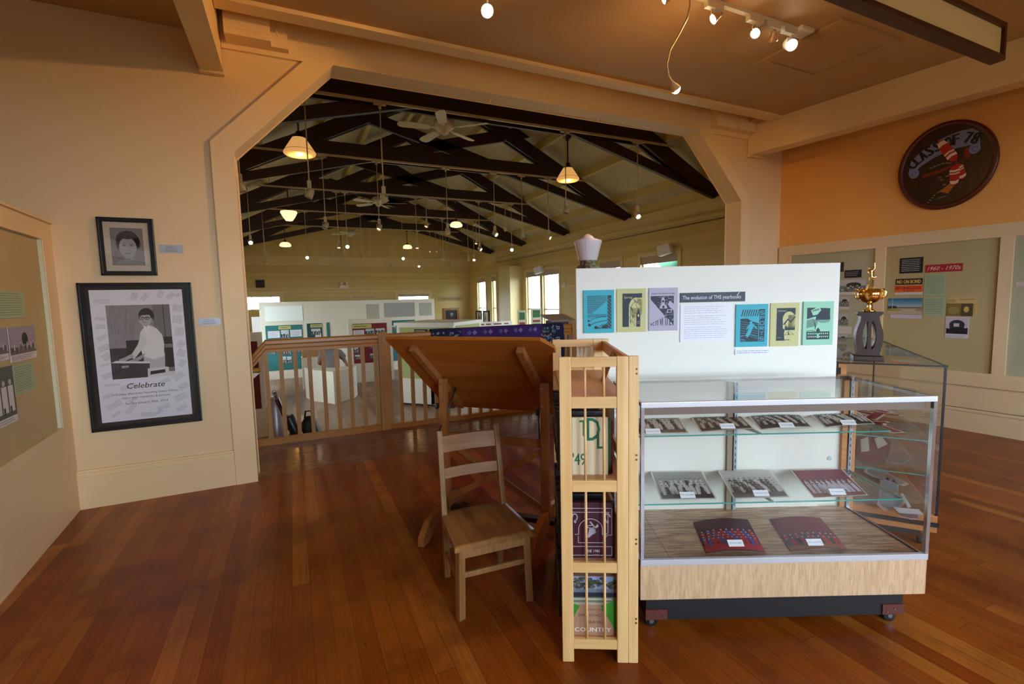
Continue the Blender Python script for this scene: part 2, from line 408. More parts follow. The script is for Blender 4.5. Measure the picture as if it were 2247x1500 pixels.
class Art:
    """flat printed marks on a real sheet: O origin, U right, V up; layers stand a hair proud"""
    def __init__(s, mb, O, U, V, eps=0.0004): s.mb = mb; s.O = Vector(O); s.U = Vector(U).normalized(); s.V = Vector(V).normalized(); s.N = s.U.cross(s.V); s.e = eps; s.l = 1
    def P(s, u, v, l): return s.O+s.U*u+s.V*v+s.N*(s.e*l)
    def poly(s, pts, m, l=None):
        l = s.l if l is None else l
        s.mb.add([s.P(u, v, l) for u, v in pts], [tuple(range(len(pts)))], m); return s
    def rect(s, u0, v0, u1, v1, m, l=None): return s.poly([(u0, v0), (u1, v0), (u1, v1), (u0, v1)], m, l)
    def ell(s, u, v, a, b, m, l=None, n=14, t0=0, t1=360):
        t0, t1 = R(t0), R(t1)
        return s.poly([(u+a*math.cos(t0+(t1-t0)*i/n), v+b*math.sin(t0+(t1-t0)*i/n)) for i in range(n if t1-t0 > 6.2 else n+1)], m, l)
    def line(s, pts, w, m, l=None):
        for (a, b), (c, d) in zip(pts, pts[1:]):
            L = math.hypot(c-a, d-b) or 1e-9; nx, ny = -(d-b)/L*w/2, (c-a)/L*w/2
            s.poly([(a-nx, b-ny), (c-nx, d-ny), (c+nx, d+ny), (a+nx, b+ny)], m, l)
        return s
    def arc(s, u, v, a, b, t0, t1, w, m, l=None, n=14):
        return s.line([(u+a*math.cos(R(t0+(t1-t0)*i/n)), v+b*math.sin(R(t0+(t1-t0)*i/n))) for i in range(n+1)], w, m, l)
    def text(s, t, u, v, h, m, w=None, al='l', l=None, shear=0.0, bold=0.0, rot=0.0):
        l = s.l if l is None else l
        vs, fs, x0, x1 = text_mesh(t)
        k = h/0.70; kx = (w/(x1-x0)) if w else k
        ww = (x1-x0)*kx; du = {'l': 0, 'c': -ww/2, 'r': -ww}[al]
        cr, sr = math.cos(rot), math.sin(rot)
        for b in ([0.0] if not bold else [-bold, 0, bold]):
            pts = []
            for x, y in vs:
                a, c = (x-x0)*kx+du+shear*y*k+b, y*k
                pts.append(s.P(u+a*cr-c*sr, v+a*sr+c*cr, l+(0.2*b/bold if bold else 0)))
            s.mb.add(pts, fs, m)
        return s
    def scrib(s, u0, v0, u1, v1, n, m, w=0.0012, rng=None, ragged=0.25, l=None):
        """n lines of print too small to read"""
        rng = rng or random.Random(int(abs(u0*1e4+v0*7e3)))
        for i in range(n):
            y = v1-(i+0.5)*(v1-v0)/n; x = u0
            end = u1-(u1-u0)*ragged*rng.random()
            while x < end:
                L = (u1-u0)*(0.03+0.09*rng.random()); s.rect(x, y-w/2, min(x+L, end), y+w/2, m, l); x += L+(u1-u0)*0.018
        return s
def sheet(name, O, U, V, w, h, th, base, parent=None, art=None, eps=0.0004, o=None, rz=0.0):
    """a thin sheet or board with its lower left corner at O, thickness th behind its face"""
    mb = MB(); O = Vector(O); U = Vector(U).normalized(); V = Vector(V).normalized(); N = U.cross(V)
    mb.prism([O, O+U*w, O+U*w+V*h, O+V*h], -N*th, base)
    if art: art(Art(mb, O, U, V, eps))
    return mb.build(name, parent=parent, o=O if o is None else o, rz=rz)
# ------------------------------------------------------------------ front room shell
def rw(y): return 6.12 + (4.38-y)*0.0818            # right wall line
def lw(y): return -1.54 + (4.38-y)*0.0612           # line of the left display partition
def lw2(y): return -4.2
YB = -3.1
mb = MB(); mb.box(-4.4, YB-.2, -.08, 7.4, 4.44, 0, M['floor']); struct(mb, 'floor')
mb = MB(); mb.box(-1.9, 4.44, -.08, 7.0, 5.62, 0, M['landing']); struct(mb, 'floor', o=(0, 4.44, 0))
mb = MB(); mb.box(-1.65, 5.6, HF, 7.0, 5.62, -.08, M['halltrim']); struct(mb, 'wall_landing')
mb = MB(); mb.box(-1.8, 4.6, HF-.1, 7.15, 19.6, HF, M['hallfloor']); struct(mb, 'floor', o=(0, 4.6, HF))
CL, CR_, CT, JL, JR, JZ = .43, 4.57, 3.45, -.345, 5.33, 2.66
mb = MB()
d = (0, .22, 0); y = 4.38
mb.prism([(-4.4, y, HF), (JL, y, HF), (JL, y, JZ), (-4.4, y, JZ)], d, M['wall'])
mb.prism([(-4.4, y, JZ), (JL, y, JZ), (CL, y, CT), (CL, y, 5.9), (-4.4, y, 5.9)], d, M['wall'])
mb.prism([(CL, y, CT), (CR_, y, CT), (CR_, y, 5.9), (CL, y, 5.9)], d, M['wall'])
mb.prism([(7.2, y, JZ), (JR, y, JZ), (CR_, y, CT), (CR_, y, 5.9), (7.2, y, 5.9)][::-1], d, M['wall'])
mb.prism([(7.2, y, HF), (JR, y, HF), (JR, y, JZ), (7.2, y, JZ)][::-1], d, M['wall'])
struct(mb, 'wall_front')
# casing boards round the arch, standing proud of the wall
y = 4.352; d = (0, .028, 0)
mb = MB()
OL = -.495
mb.prism([(OL, y, 0), (JL, y, 0), (JL, y, JZ), (OL, y, 2.725)], d, M['casing'])
mb.prism([(OL, y, 2.725), (JL, y, JZ), (CL, y, CT), (.20, y, 3.432)], d, M['casing'])
mb.prism([(-.372, y, 3.432), (.20, y, 3.432), (CL, y, CT), (CL, y, 3.95), (-.372, y, 3.95)], d, M['casing'])
mb.prism([(CL, y, CT), (CR_, y, CT), (CR_, y, 3.95), (CL, y, 3.95)], d, M['casing'])
mb.prism([(CR_, y, CT), (4.8, y, 3.432), (5.44, y, 3.432), (5.44, y, 3.95), (CR_, y, 3.95)], d, M['casing'])
mb.prism([(CR_, y, CT), (JR, y, JZ), (5.48, y, 2.725), (4.8, y, 3.432)], d, M['casing'])
mb.prism([(JR, y, 0), (5.48, y, 0), (5.48, y, 2.725), (JR, y, JZ)], d, M['casing'])
struct(mb, 'trim_1', o=(0, y, 0))
# lining of the arch with a small bead on both edges
mb = MB()
pts = [(JL, 0), (JL, JZ), (CL, CT), (CR_, CT), (JR, JZ), (JR, 0)]
for (a, b), (c, e) in zip(pts, pts[1:]):
    for yy in (4.358, 4.596):
        mb.bar((a, yy, b), (c, yy, e), .012, .014, M['casing'], up=(0, 1, 0))
struct(mb, 'trim_2', o=(0, 4.38, 0))
# two glass-bead hooks in the arch soffit
# baseboard with moulded cap
mb = MB()
zc = PY(514, 988, 4.36).z
mb.box(lw(4.38)-.02, 4.355, 0, -.497, 4.38, zc-.06, M['casing'])
mb.box(lw(4.38)-.02, 4.345, zc-.06, -.497, 4.38, zc-.045, M['casing'])
mb.box(lw(4.38)-.02, 4.352, zc-.045, -.497, 4.38, zc-.015, M['casing'])
mb.box(lw(4.38)-.02, 4.362, zc-.015, -.497, 4.38, zc, M['casing'])
struct(mb, 'baseboard_front', o=(0, 4.36, 0))
# side walls (they splay a little)
def sidewall(name, f, out, m):
    mb = MB()
    p = [(f(4.5), 4.5), (f(YB), YB)]
    q = [(a+out, b) for a, b in p]
    mb.prism([(*p[0], 0), (*p[1], 0), (*q[1], 0), (*q[0], 0)], (0, 0, 3.95), m)
    return struct(mb, name)
sidewall('wall_left', lw2, -.15, M['wall'])
sidewall('wall_right', rw, .15, M['wall_orange'])
def wallholes(mb, axis, p0, p1, u0, u1, z0, z1, holes, m):
    """wall slab; axis 'x' runs along x (p = y), 'y' runs along y (p = x); holes (a, b, c, d) = u range, z range"""
    def bx(a, b, c, d):
        if b-a < 1e-4 or d-c < 1e-4: return
        if axis == 'x': mb.box(a, p0, c, b, p1, d, m)
        else: mb.box(p0, a, c, p1, b, d, m)
    u = u0
    for a, b, c, d in sorted(holes):
        bx(u, a, z0, z1); bx(a, b, z0, c); bx(a, b, d, z1); u = b
    bx(u, u1, z0, z1)
    return mb
mb = MB()
wallholes(mb, 'x', YB-.15, YB, -4.4, 7.4, 0, 3.95, [(a, b, .75, 2.75) for a, b in BACKWIN], M['wall'])
struct(mb, 'wall_back')
WN = [0]
def window(axis, p, a, b, c, d, inward, fm, panes_z=(), panes_u=(), blind=0.0, depth=.10, tr=.09):
    """a glazed opening: casing, sash, bars, glass and a roller blind"""
    WN[0] += 1
    def T(u, q, z): return (u, q, z) if axis == 'x' else (q, u, z)
    mb = MB()
    def bx(u0, u1, q0, q1, z0, z1, m):
        mb.box(*T(u0, q0, z0), *T(u1, q1, z1), m)
    s = inward
    for u0, u1, z0, z1 in ((a-tr, a, c-tr, d+tr), (b, b+tr, c-tr, d+tr), (a, b, d, d+tr), (a, b, c-tr, c)):
        bx(u0, u1, p+s*.001, p+s*.022, z0, z1, fm)
    w = struct(mb, 'window_%d' % WN[0], o=T((a+b)/2, p, c))
    mb = MB()
    q0, q1 = p-s*.04, p-s*.07
    for u0, u1, z0, z1 in ((a, a+.035, c, d), (b-.035, b, c, d), (a, b, c, c+.05), (a, b, d-.04, d)):
        bx(u0, u1, q0, q1, z0, z1, fm)
    for z in panes_z: bx(a, b, q0, q1, z-.018, z+.018, fm)
    for u in panes_u: bx(u-.01, u+.01, q0, q1, c, d, fm)
    mb.build('sash', parent=w)
    mb = MB(); bx(a+.01, b-.01, p-s*.053, p-s*.057, c+.01, d-.01, M['glass']); mb.build('pane', parent=w)
    if blind:
        mb = MB(); bx(a+.01, b-.01, p-s*.005, p-s*.02, d-blind, d, ink(176, 158, 140, .8, name='taupe_blind_cloth'))
        bx(a+.01, b-.01, p-s*.0, p-s*.025, d-blind-.015, d-blind, ink(150, 134, 118, .6))
        mb.build('roller_blind', parent=w)
    return w
for a, b in BACKWIN: window('x', YB, a, b, .75, 2.75, 1, M['casing'], (1.75,))
# ceilings and beams
mb = MB(); mb.box(-.45, YB-.1, 3.6, 7.4, 4.07, 3.7, M['ceil']); struct(mb, 'ceiling', o=(0, 0, 3.6))
mb = MB(); mb.box(-4.4, YB-.1, 3.53, -.45, 4.38, 3.6, M['ceil']); struct(mb, 'ceiling', o=(-1, 0, 3.53))
mb = MB(); mb.box(-4.4, YB-.1, 3.95, 7.4, 4.38, 4.0, M['wall']); struct(mb, 'ceiling', o=(0, 4.2, 3.92))  # recess top, carried over the whole room as an added cap against sky light
mb = MB(); mb.box(-.37, 3.945, 3.568, 5.5, 4.07, 3.6, M['casing']); mb.box(-.37, 4.07, 3.568, 5.5, 4.08, 3.92, M['wall']); struct(mb, 'trim_3', o=(0, 4, 3.57))
mb = MB(); mb.box(-.515, YB, 3.25, -.375, 4.36, 3.95, M['casing'])
mb.box(-.525, 4.33, 3.225, -.365, 4.375, 3.25, M['casing']); mb.box(-.522, YB, 3.243, -.368, 4.36, 3.25, M['casing']); struct(mb, 'trim_4', o=(-.45, 0, 3.25))
def rb(y): return 5.44+(4.38-y)*.155
mb = MB(); mb.prism([(rb(4.37), 4.37, 3.24), (rb(YB), YB, 3.24), (rb(YB)+.2, YB, 3.24), (rb(4.37)+.2, 4.37, 3.24)], (0, 0, .36), M['casing'])
mb.prism([(rb(4.37)-.01, 4.375, 3.215), (rb(4.33)-.01, 4.33, 3.215), (rb(4.33)+.21, 4.33, 3.215), (rb(4.37)+.21, 4.375, 3.215)], (0, 0, .03), M['casing'])
struct(mb, 'trim_5', o=(5.5, 0, 3.24))
mb = MB(); mb.box(5.3, 4.0, 3.6, 7.4, 4.38, 3.7, M['ceil']); struct(mb, 'ceiling', o=(6, 4.2, 3.6))
# boards boxed in beside the beams, above the arch
mb = MB()
x0, x1 = PY(490, 60, 4.2).x, PY(592, 60, 4.2).x
z = PY(592, 90, 4.2).z
for k in range(9): mb.box(x0, 4.2-.004*(k % 2), z+k*.045, x1, 4.36, z+k*.045+.045, M['casing'])
x2 = PY(630, 60, 4.28).x
mb.box(x1, 4.28, z-.0, x2, 4.36, 3.9, M['casing'])
struct(mb, 'trim_6', o=(x0, 4.3, z))
mb = MB(); x0, x1 = PY(1574, 270, 4.25).x, 5.43
mb.box(x0, 4.25, PY(1574, 274, 4.25).z, x1, 4.36, 3.92, M['casing']); struct(mb, 'trim_7', o=(x0, 4.3, 3.5))
for nm, px, py, yy, lab in (('hook', 606, 64, 4.24, 'small cream screw hook by the boxed boards over the arch beside the beam'), ('hook', 1618, 275, 4.2, 'small cream screw hook below the ceiling edge at the far right end of the arch')):
    p = PY(px, py, yy); mb = MB()
    mb.tube([(p.x, yy, 3.62), (p.x, yy, p.z-.02), (p.x+.006, yy-.012, p.z-.05), (p.x+.004, yy-.028, p.z-.045), (p.x, yy-.034, p.z-.025)], .005, M['casing'], 6)
    tag(mb.build(nm, o=(p.x, yy, p.z)), lab, 'hook')
for px, py in ((1075, 219), (1311, 260)):
    p = PZ(px, py, 3.45); mb = MB(); mb.lathe([(.016, 0), (.016, -.006), (.006, -.012), (.009, -.03), (.001, -.038)], (p.x, p.y, 3.45), M['casing'], 12)
    tag(mb.build('screw_eye', o=(p.x, p.y, 3.45)), 'small cream knob screwed into the arch soffit, ' + ('the one nearer the ceiling fan' if px < 1200 else 'the one above the right-hand cone pendant'), 'knob')
# attic hatch
q = [PZ(*p, 3.6) for p in ((1645, 140), (1860, 37), (1980, 93), (1778, 172))]
x0, x1 = (q[0].x+q[1].x)/2, (q[2].x+q[3].x)/2; y0, y1 = (q[1].y+q[2].y)/2, (q[0].y+q[3].y)/2
t = thing('attic_hatch', 'flat tan attic hatch framed with boards in the ceiling', 'hatch', (x0, y0, 3.58))
mb = MB()
for a, b, c, d in ((x0, x1, y0, y0+.1), (x0, x1, y1-.1, y1), (x0, x0+.1, y0+.1, y1-.1), (x1-.1, x1, y0+.1, y1-.1)): mb.box(a, c, 3.582, b, d, 3.6, M['ceil'])
mb.build('hatch_frame', parent=t)
mb = MB(); mb.box(x0+.11, y0+.11, 3.59, x1-.11, y1-.11, 3.6, M['ceil']); mb.build('hatch_panel', parent=t)
# ------------------------------------------------------------------ hall shell
HY = 19.36; RIDGE, EAVE, SL = (2.675, 5.45), 7.0, .505
FW = [(-1.6, -.36, 1.24, 1.765), (3.93, 5.22, -.2, 1.75)]
mb = MB()
dl, dr, dz = PY(548, 700, HY), PY(566, 700, HY), PY(556, 691, HY)
FD = (-1.45, -.62, HF, 1.16)
wallholes(mb, 'x', HY, HY+.15, -1.8, 7.2, HF, 3.2, [(-1.6, -.36, 1.24, 1.765), (3.93, 5.22, -.2, 1.75)], M['siding'])
mb.prism([(-1.8, HY, 3.2), (7.2, HY, 3.2), (7.2, HY, 3.4), (2.675, HY, 5.75), (-1.8, HY, 3.4)], (0, .15, 0), M['vsiding'])
struct(mb, 'wall_far')
mb = MB()
for z, h in ((3.17, .05), (2.87, .045)): mb.box(-1.65, HY-.03, z, 7.0, HY, z+h, M['halltrim'])
mb.box(-1.65, HY-.012, 2.915, 7, HY, 3.17, M['halltrim'])
x = PY(753, 520, HY).x; mb.box(x-.07, HY-.09, PY(753, 557, HY).z, x+.07, HY, 5.3, M['halltrim'])
mb.box(-1.65, HY-.02, 1.88, 7.0, HY, 1.93, M['halltrim'])
struct(mb, 'trim_8', o=(0, HY, 3))
window('x', HY, *FW[0], -1, M['halltrim'], (), [-1.29, -.98, -.67], tr=.12)
window('x', HY, *FW[1], -1, M['halltrim'], (1.2,), [4.25, 4.575, 4.9], .09, tr=.12)
mb = MB(); mb.box(-1.6, HY-.03, HF, -.36, HY, 1.12, M['halltrim']); dd = struct(mb, 'door_1', o=(-1, HY, HF))
mb = MB(); mb.box(-1.34, HY-.036, .2, -1.0, HY-.03, 1.02, glow('glowing_door_glass', (222, 232, 238), .55)); mb.build('door_glass', parent=dd)  # the pane's own glow stands in for daylight; solid wall behind
mb = MB(); mb.box(7.0, 4.6, HF, 7.15, 4.6, HF, M['vsidingY'])
mb = MB(); wallholes(mb, 'y', 7.0, 7.15, 4.5, HY+.1, HF, 3.5, [(a, b, .0, 2.3) for a, b in HWIN], M['vsidingY']); struct(mb, 'wall_right.001')
mb = MB(); wallholes(mb, 'y', -1.8, -1.65, 4.5, HY+.1, HF, 3.5, [(a, b, .0, 2.3) for a, b in LWIN], M['vsidingY']); struct(mb, 'wall_left.001')
for a, b in HWIN: window('y', 7.0, a, b, 0, 2.3, -1, M['halltrim'], (1.12,), (), .14)
for a, b in LWIN: window('y', -1.65, a, b, 0, 2.3, 1, M['halltrim'], (1.12,), (), .14)
mb = MB()
mb.box(6.965, 4.6, 3.12, 7.0, HY, 3.2, M['halltrim']); mb.box(6.98, 4.6, 2.86, 7.0, HY, 2.9, M['halltrim']); mb.box(6.988, 4.6, 2.9, 7.0, HY, 3.12, M['halltrim'])
mb.box(6.985, 5.55, HF, 7.0, 5.68, 3.12, M['halltrim'])
struct(mb, 'trim_9', o=(7, 5, 3))
mb = MB()
for s in (1, -1):
    e = RIDGE[0]+s*4.75
    z0, z1 = RIDGE[1]+.14, RIDGE[1]+.14-4.75*SL
    mb.prism([(RIDGE[0], 4.5, z0), (e, 4.5, z1), (e, 4.5, z1+.12), (RIDGE[0], 4.5, z0+.12)], (0, 15.2, 0), M['roof'])
struct(mb, 'ceiling', o=(2.7, 4.6, 5))
mb = MB()
for s in (1, -1):
    for dx in (.12, 1.08, 2.04, 3.0, 3.92):
        x = RIDGE[0]+s*dx; z = RIDGE[1]-dx*SL
        mb.prism([(x-.045, 4.6, z+.01), (x+.045, 4.6, z+.01), (x+.045, 4.6, z+.2), (x-.045, 4.6, z+.2)], (0, 14.76, 0), M['purlin'])
struct(mb, 'trim_10', o=(2.7, 4.6, 5))
# pipe-chase box and vent on the hall side wall
yc = PX(1146, 620, 7.0).y; xl = PY(1119, 620, yc).x
mb = MB(); mb.box(xl, yc, HF, 7.0, yc+.9, PY(1119, 583, yc).z, M['halltrim']); struct(mb, 'trim_11', o=(xl, yc, HF))
ya, yb = PX(1113, 620, 7.0).y, PX(1101, 620, 7.0).y; za, zb = PX(1106, 632, 7.0).z, PX(1106, 605, 7.0).z
mb = MB(); mb.box(6.98, ya, za, 7.0, yb, zb, M['halltrim'])
for k in range(7):
    u = ya+(yb-ya)*(k+.5)/7; mb.box(6.97, u-.02, za+.02, 6.98, u+.012, zb-.02, ink(90, 76, 54))
tag(mb.build('wall_vent', o=(7, ya, za)), 'square louvred wall vent beside the tall white boxed column in the hall', 'vent')
# conduit runs
mb = MB()
for z, yy0, yy1 in ((2.80, 5.75, 16.2), (2.94, 5.75, 16.2)): mb.tube([(6.95, yy0, z), (6.95, yy1, z)], .012 if z < 2.9 else .02, ink(126, 116, 96, .4) if z < 2.9 else M['halltrim'], 8)
mb.tube([(6.9, 5.3, 3.14), (6.94, 5.38, 3.12), (6.95, 5.45, 3.0), (6.95, 5.45, HF+.02)], .03, ink(112, 104, 84, .4), 8)
tag(mb.build('electrical_conduit', o=(6.95, 5.45, 0)), 'thin painted conduit running along the top of the hall side wall', 'conduit')
# ------------------------------------------------------------------ outdoors, seen as slivers through the windows
mb = MB(); mb.box(-60, -60, HF-.5, 70, 80, HF-.45, ink(84, 88, 74, .9, name='dark_ground')); struct(mb, 'ground')  # ground added below the windows, coloured dark to cut light bounced upward
def tree(x, y, h, lab, seed):
    rng = random.Random(seed)
    t = thing('tree', lab, 'tree', (x, y, HF-.45))
    mb = MB(); mb.tube([(x, y, HF-.45), (x+.1, y, HF+h*.3), (x, y+.1, HF+h*.6)], [.16, .12, .07], ink(90, 74, 60), 8); mb.build('trunk', parent=t)
    mb = MB()
    for k in range(60):
        a, rr = rng.random()*6.28, rng.random()**.5*h*.32
        mb.ball((x+rr*math.cos(a), y+rr*math.sin(a), HF+h*(.45+.45*rng.random())), h*(.06+.06*rng.random()), ink(96, 140, 122, .9, name='grey_green_leaves'), n=6)
    mb.build('crown', parent=t)
tree(14.5, 11.2, 5.0, 'grey green tree outside the hall window, seen over the white board', 3)
tree(16.0, 14.6, 5.2, 'grey green tree outside, seen beside the white glass lamp', 4)
# ------------------------------------------------------------------ roof trusses, tracks, hanging lamps and fans
TY = [6.21, 8.66, 11.26, 13.9, 16.57]
ORD = ['nearest the arch', 'second from the arch', 'third from the arch', 'fourth from the arch', 'farthest from the arch']
def make_truss(Y, lab):
    t = thing('roof_truss', lab, 'truss', (RIDGE[0], Y, 3.2), 0, 'timber roof trusses of the hall')
    cx, zr = RIDGE
    for s in (1, -1):
        P = lambda dx, z, yy: (cx+s*dx, yy, z)
        mb = MB()
        for yy in (Y-.085, Y+.035):
            mb.prism([P(4.32, zr-4.32*SL, yy), P(0, zr, yy), P(0, zr-.27, yy), P(3.6, zr-.27-3.6*SL, yy), P(4.32, zr-4.32*SL-.06, yy)], (0, .05, 0), M['truss'])
        mb.build('rafter', parent=t)
        mb = MB()
        z0 = 3.153
        zz = lambda dx: z0+(4.21-dx)*.2505
        mb.prism([P(4.21, z0, Y-.035), P(-2.55, zz(-2.55), Y-.035), P(-2.30, zz(-2.55)+.1, Y-.035), P(-2.2, zz(-2.2)+.235, Y-.035), P(4.2, z0+.13, Y-.035), P(4.32, z0+.11, Y-.035)][::1], (0, .07, 0), M['truss'])
        mb.build('scissor_chord', parent=t)
    for k, yy in enumerate((Y-.14, Y+.09)):
        mb = MB(); mb.prism([(cx-3.02, yy, 3.915), (cx+3.02, yy, 3.915), (cx+2.60, yy, 4.125), (cx-2.60, yy, 4.125)], (0, .05, 0), M['truss']); mb.build('collar_tie', parent=t)
    return t
for k, Y in enumerate(TY): make_truss(Y, 'dark oxblood scissor roof truss, the one ' + ORD[k])
TX = [(.3, 5.85), (-1.1, 5.9), (-1.3, 5.75), (-1.35, 5.7), (-1.35, 5.6)]
for k, Y in enumerate(TY):
    mb = MB(); mb.box(TX[k][0], Y-.135, 3.885, TX[k][1], Y-.1, 3.915, M['track'])
    tag(mb.build('lighting_track', o=(2.7, Y, 3.885)), 'cream lighting track under the roof truss ' + ORD[k], 'lighting track', 'lighting tracks in the hall')
SP = {0: [((521, 318), (526, 412), 0), ((666, 196), (678, 425), 0), ((833, 228), (844, 436), 1), ((1240, 292), (1245, 462), 0), ((1399, 313), (1404, 473), 2)],
      1: [((706, 345), (714, 495), 0), ((826, 359), (834, 499), 1), ((978, 373), (987, 508), 1), ((1083, 385), (1090, 513), 2), ((1144, 388), (1147, 516), 0), ((1202, 393), (1205, 520), 2)],
      2: [((541, 407), (547, 532), 3), ((737, 421), (744, 540), 1), ((756, 423), (763, 541), 3), ((911, 436), (918, 541), 1), ((934, 436), (936, 494), 1), ((1050, 443), (1054, 546), 2), ((1108, 447), (1110, 503), 1), ((1121, 449), (1124, 548), 3)],
      3: [((574, 460), (583, 559), 0), ((668, 465), (674, 565), 3), ((790, 473), (795, 564), 1), ((881, 476), (886, 567), 3), ((970, 481), (976, 567), 1), ((1025, 484), (1028, 570), 0), ((1038, 484), (1041, 569), 2), ((1044, 484), (1046, 532), 1)],
      4: [((577, 492), (581, 577), 1), ((854, 503), (855, 582), 0), ((916, 506), (921, 583), 2), ((943, 508), (948, 550), 1), ((955, 508), (958, 550), 1), ((966, 509), (968, 545), 0), ((977, 509), (979, 550), 0), ((985, 509), (988, 582), 0)]}
ORDN = ['first', 'second', 'third', 'fourth', 'fifth', 'sixth', 'seventh', 'eighth', 'ninth']
def hall_spot(k, i, top, bot, lit):
    Y = TY[k]-.118
    x = PY(top[0], top[1], Y).x
    z = PY(bot[0], bot[1], Y).z
    rng = random.Random(k*31+i)
    st = ['unlit', 'dimly lit', 'lit', 'brightly lit'][lit]
    t = thing('track_spotlight', '%s white rod spotlight, %s from the left under the truss %s' % (st, ORDN[i], ORD[k]), 'spotlight', (x, Y, 3.885), 0, 'rod spotlights under the hall trusses')
    mb = MB(); mb.box(x-.075, Y-.02, 3.86, x+.075, Y+.02, 3.885, M['track'], .004); mb.cyl((x, Y, 3.86), (x, Y, 3.82), .018, M['track'], n=8); mb.build('track_adapter', parent=t)
    mb = MB(); mb.cyl((x, Y, 3.82), (x, Y, z+.10), .0075, M['track'], n=8); mb.build('rod', parent=t)
    mb = MB(); mb.box(x-.022, Y-.022, z+.06, x+.022, Y+.022, z+.15, M['track'], .004)
    mb.tube([(x-.045, Y, z), (x-.045, Y, z+.05), (x, Y, z+.065), (x+.045, Y, z+.05), (x+.045, Y, z)], .005, M['track'], 6); mb.build('yoke', parent=t)
    d = Vector((rng.uniform(-.6, .6), rng.uniform(-.6, .1), -1)) if lit < 3 else Vector((CAM.x-x, CAM.y-Y, CAMH-z-1.0))
    if lit == 2: d = Vector((rng.uniform(-.8, .8), -.9, -.7))
    d.normalize(); c = Vector((x, Y, z))
    mb = MB(); mb.lathe([(.02, -.055), (.034, -.05), (.036, -.02), (.044, .0), (.046, .05), (.040, .05), (.036, .025)], c, M['track'], 14, d); mb.build('lamp_head', parent=t)
    mb = MB(); mb.lathe([(.0355, .022), (.034, .03), (.001, .034)], c, [ink(150, 140, 120), M['bulbdim'], M['bulb'], M['bulb']][lit], 12, d); mb.build('bulb', parent=t)
for k in SP:
    for i, (a, b, l) in enumerate(SP[k]): hall_spot(k, i, a, b, l)
def pendant(px, py, k, kind, d_px, mount, lab):
    Y = TY[k]+(.16 if kind == 'cone' else .02)
    p = PY(px, py, Y); x, z = p.x, p.z
    dist = (p-CAM).dot(CM @ Vector((0, 0, -1)))
    r = d_px/2*dist/F
    iron = ink(24, 20, 18, .4, name='dark_bronze')
    t = thing('pendant_lamp', lab, 'pendant lamp', (x, Y, 3.915))
    mb = MB(); mb.lathe([(.06, 3.915), (.06, 3.90), (.03, 3.87), (.012, 3.84)], (x, Y, 0), iron, 16); mb.build('ceiling_canopy', parent=t)
    h = {'cone': 1.15, 'dome': .82, 'stepped': 1.25}[kind]*r
    zt = z+h*.5
    mb = MB(); mb.cyl((x, Y, 3.86), (x, Y, zt+r*.3), .011, iron, n=8); mb.build('stem', parent=t)
    mb = MB(); mb.lathe([(r*.13, zt+r*.42), (r*.2, zt+r*.3), (r*.22, zt+r*.15), (r*.42, zt+r*.02), (r*.42, zt-.01)], (x, Y, 0), iron, 20); mb.build('fitter', parent=t)
    zb = z-h*.5
    if kind == 'cone': pr = [(.38, 1), (.42, .97), (.97, .22), (1, .14), (.98, .1), (.9, .04), (.6, .0), (.3, -.03), (.001, -.04)]
    elif kind == 'dome': pr = [(.34, 1), (.55, .95), (.78, .8), (.9, .62), (.93, .5), (1, .46), (1, .2), (.95, .07), (.8, .0), (.001, -.03)]
    else: pr = [(.45, 1), (.55, .97), (.98, .93), (1, .72), (.88, .70), (.86, .5), (.75, .48), (.72, .3), (.62, .28), (.58, .14), (.48, .12), (.44, .0), (.001, -.02)]
    mb = MB(); mb.lathe([(a*r, zb+b*h) for a, b in pr], (x, Y, 0), M['opal2'] if kind == 'cone' else M['opal'], 28)
    sh = mb.build('glass_shade', parent=t)
    if kind == 'cone':
        mb = MB()
        for q in range(26):
            a = q*2*math.pi/26; c0 = Vector((x+.86*r*math.cos(a), Y+.86*r*math.sin(a), zb+.018*h))
            tt = Vector((-math.sin(a), math.cos(a), 0))*r*.06; ra = Vector((math.cos(a), math.sin(a), .0))*r*.11
            mb.add([c0-tt-ra*.3, c0+tt-ra*.3, c0+ra*.3], [(0, 1, 2)], ink(120, 98, 74))
        mb.build('painted_border', parent=sh)
        mb = MB(); mb.lathe([(.955*r, zb+.265*h), (.965*r, zb+.25*h), (.945*r, zb+.245*h)], (x, Y, 0), ink(170, 120, 80), 28); mb.build('painted_band', parent=sh)
    lamp('pendant_bulb', (x, Y, zb-.06), 6 if kind == 'cone' else 5, WARM2, .06)
pendant(657, 322, 0, 'cone', 67, 0, 'cone-shaped opal glass pendant with a dark stem beside the arch slope, larger than the others')
pendant(1246, 383, 0, 'cone', 50, 0, 'cone-shaped opal glass pendant with a sawtooth border hanging above the white glass lamp')
pendant(634, 473, 2, 'stepped', 34, 0, 'stepped opal glass pendant shaped like an inverted cake, under the third truss')
pendant(1001, 492, 2, 'dome', 27, 0, 'bell-shaped opal pendant under the third truss')
pendant(626, 536, 4, 'dome', 23.5, 0, 'small bell-shaped opal pendant below the farthest truss, above the exit sign')
pendant(894, 541, 4, 'dome', 20, 0, 'small bell-shaped opal pendant below the farthest truss, over the far top window')
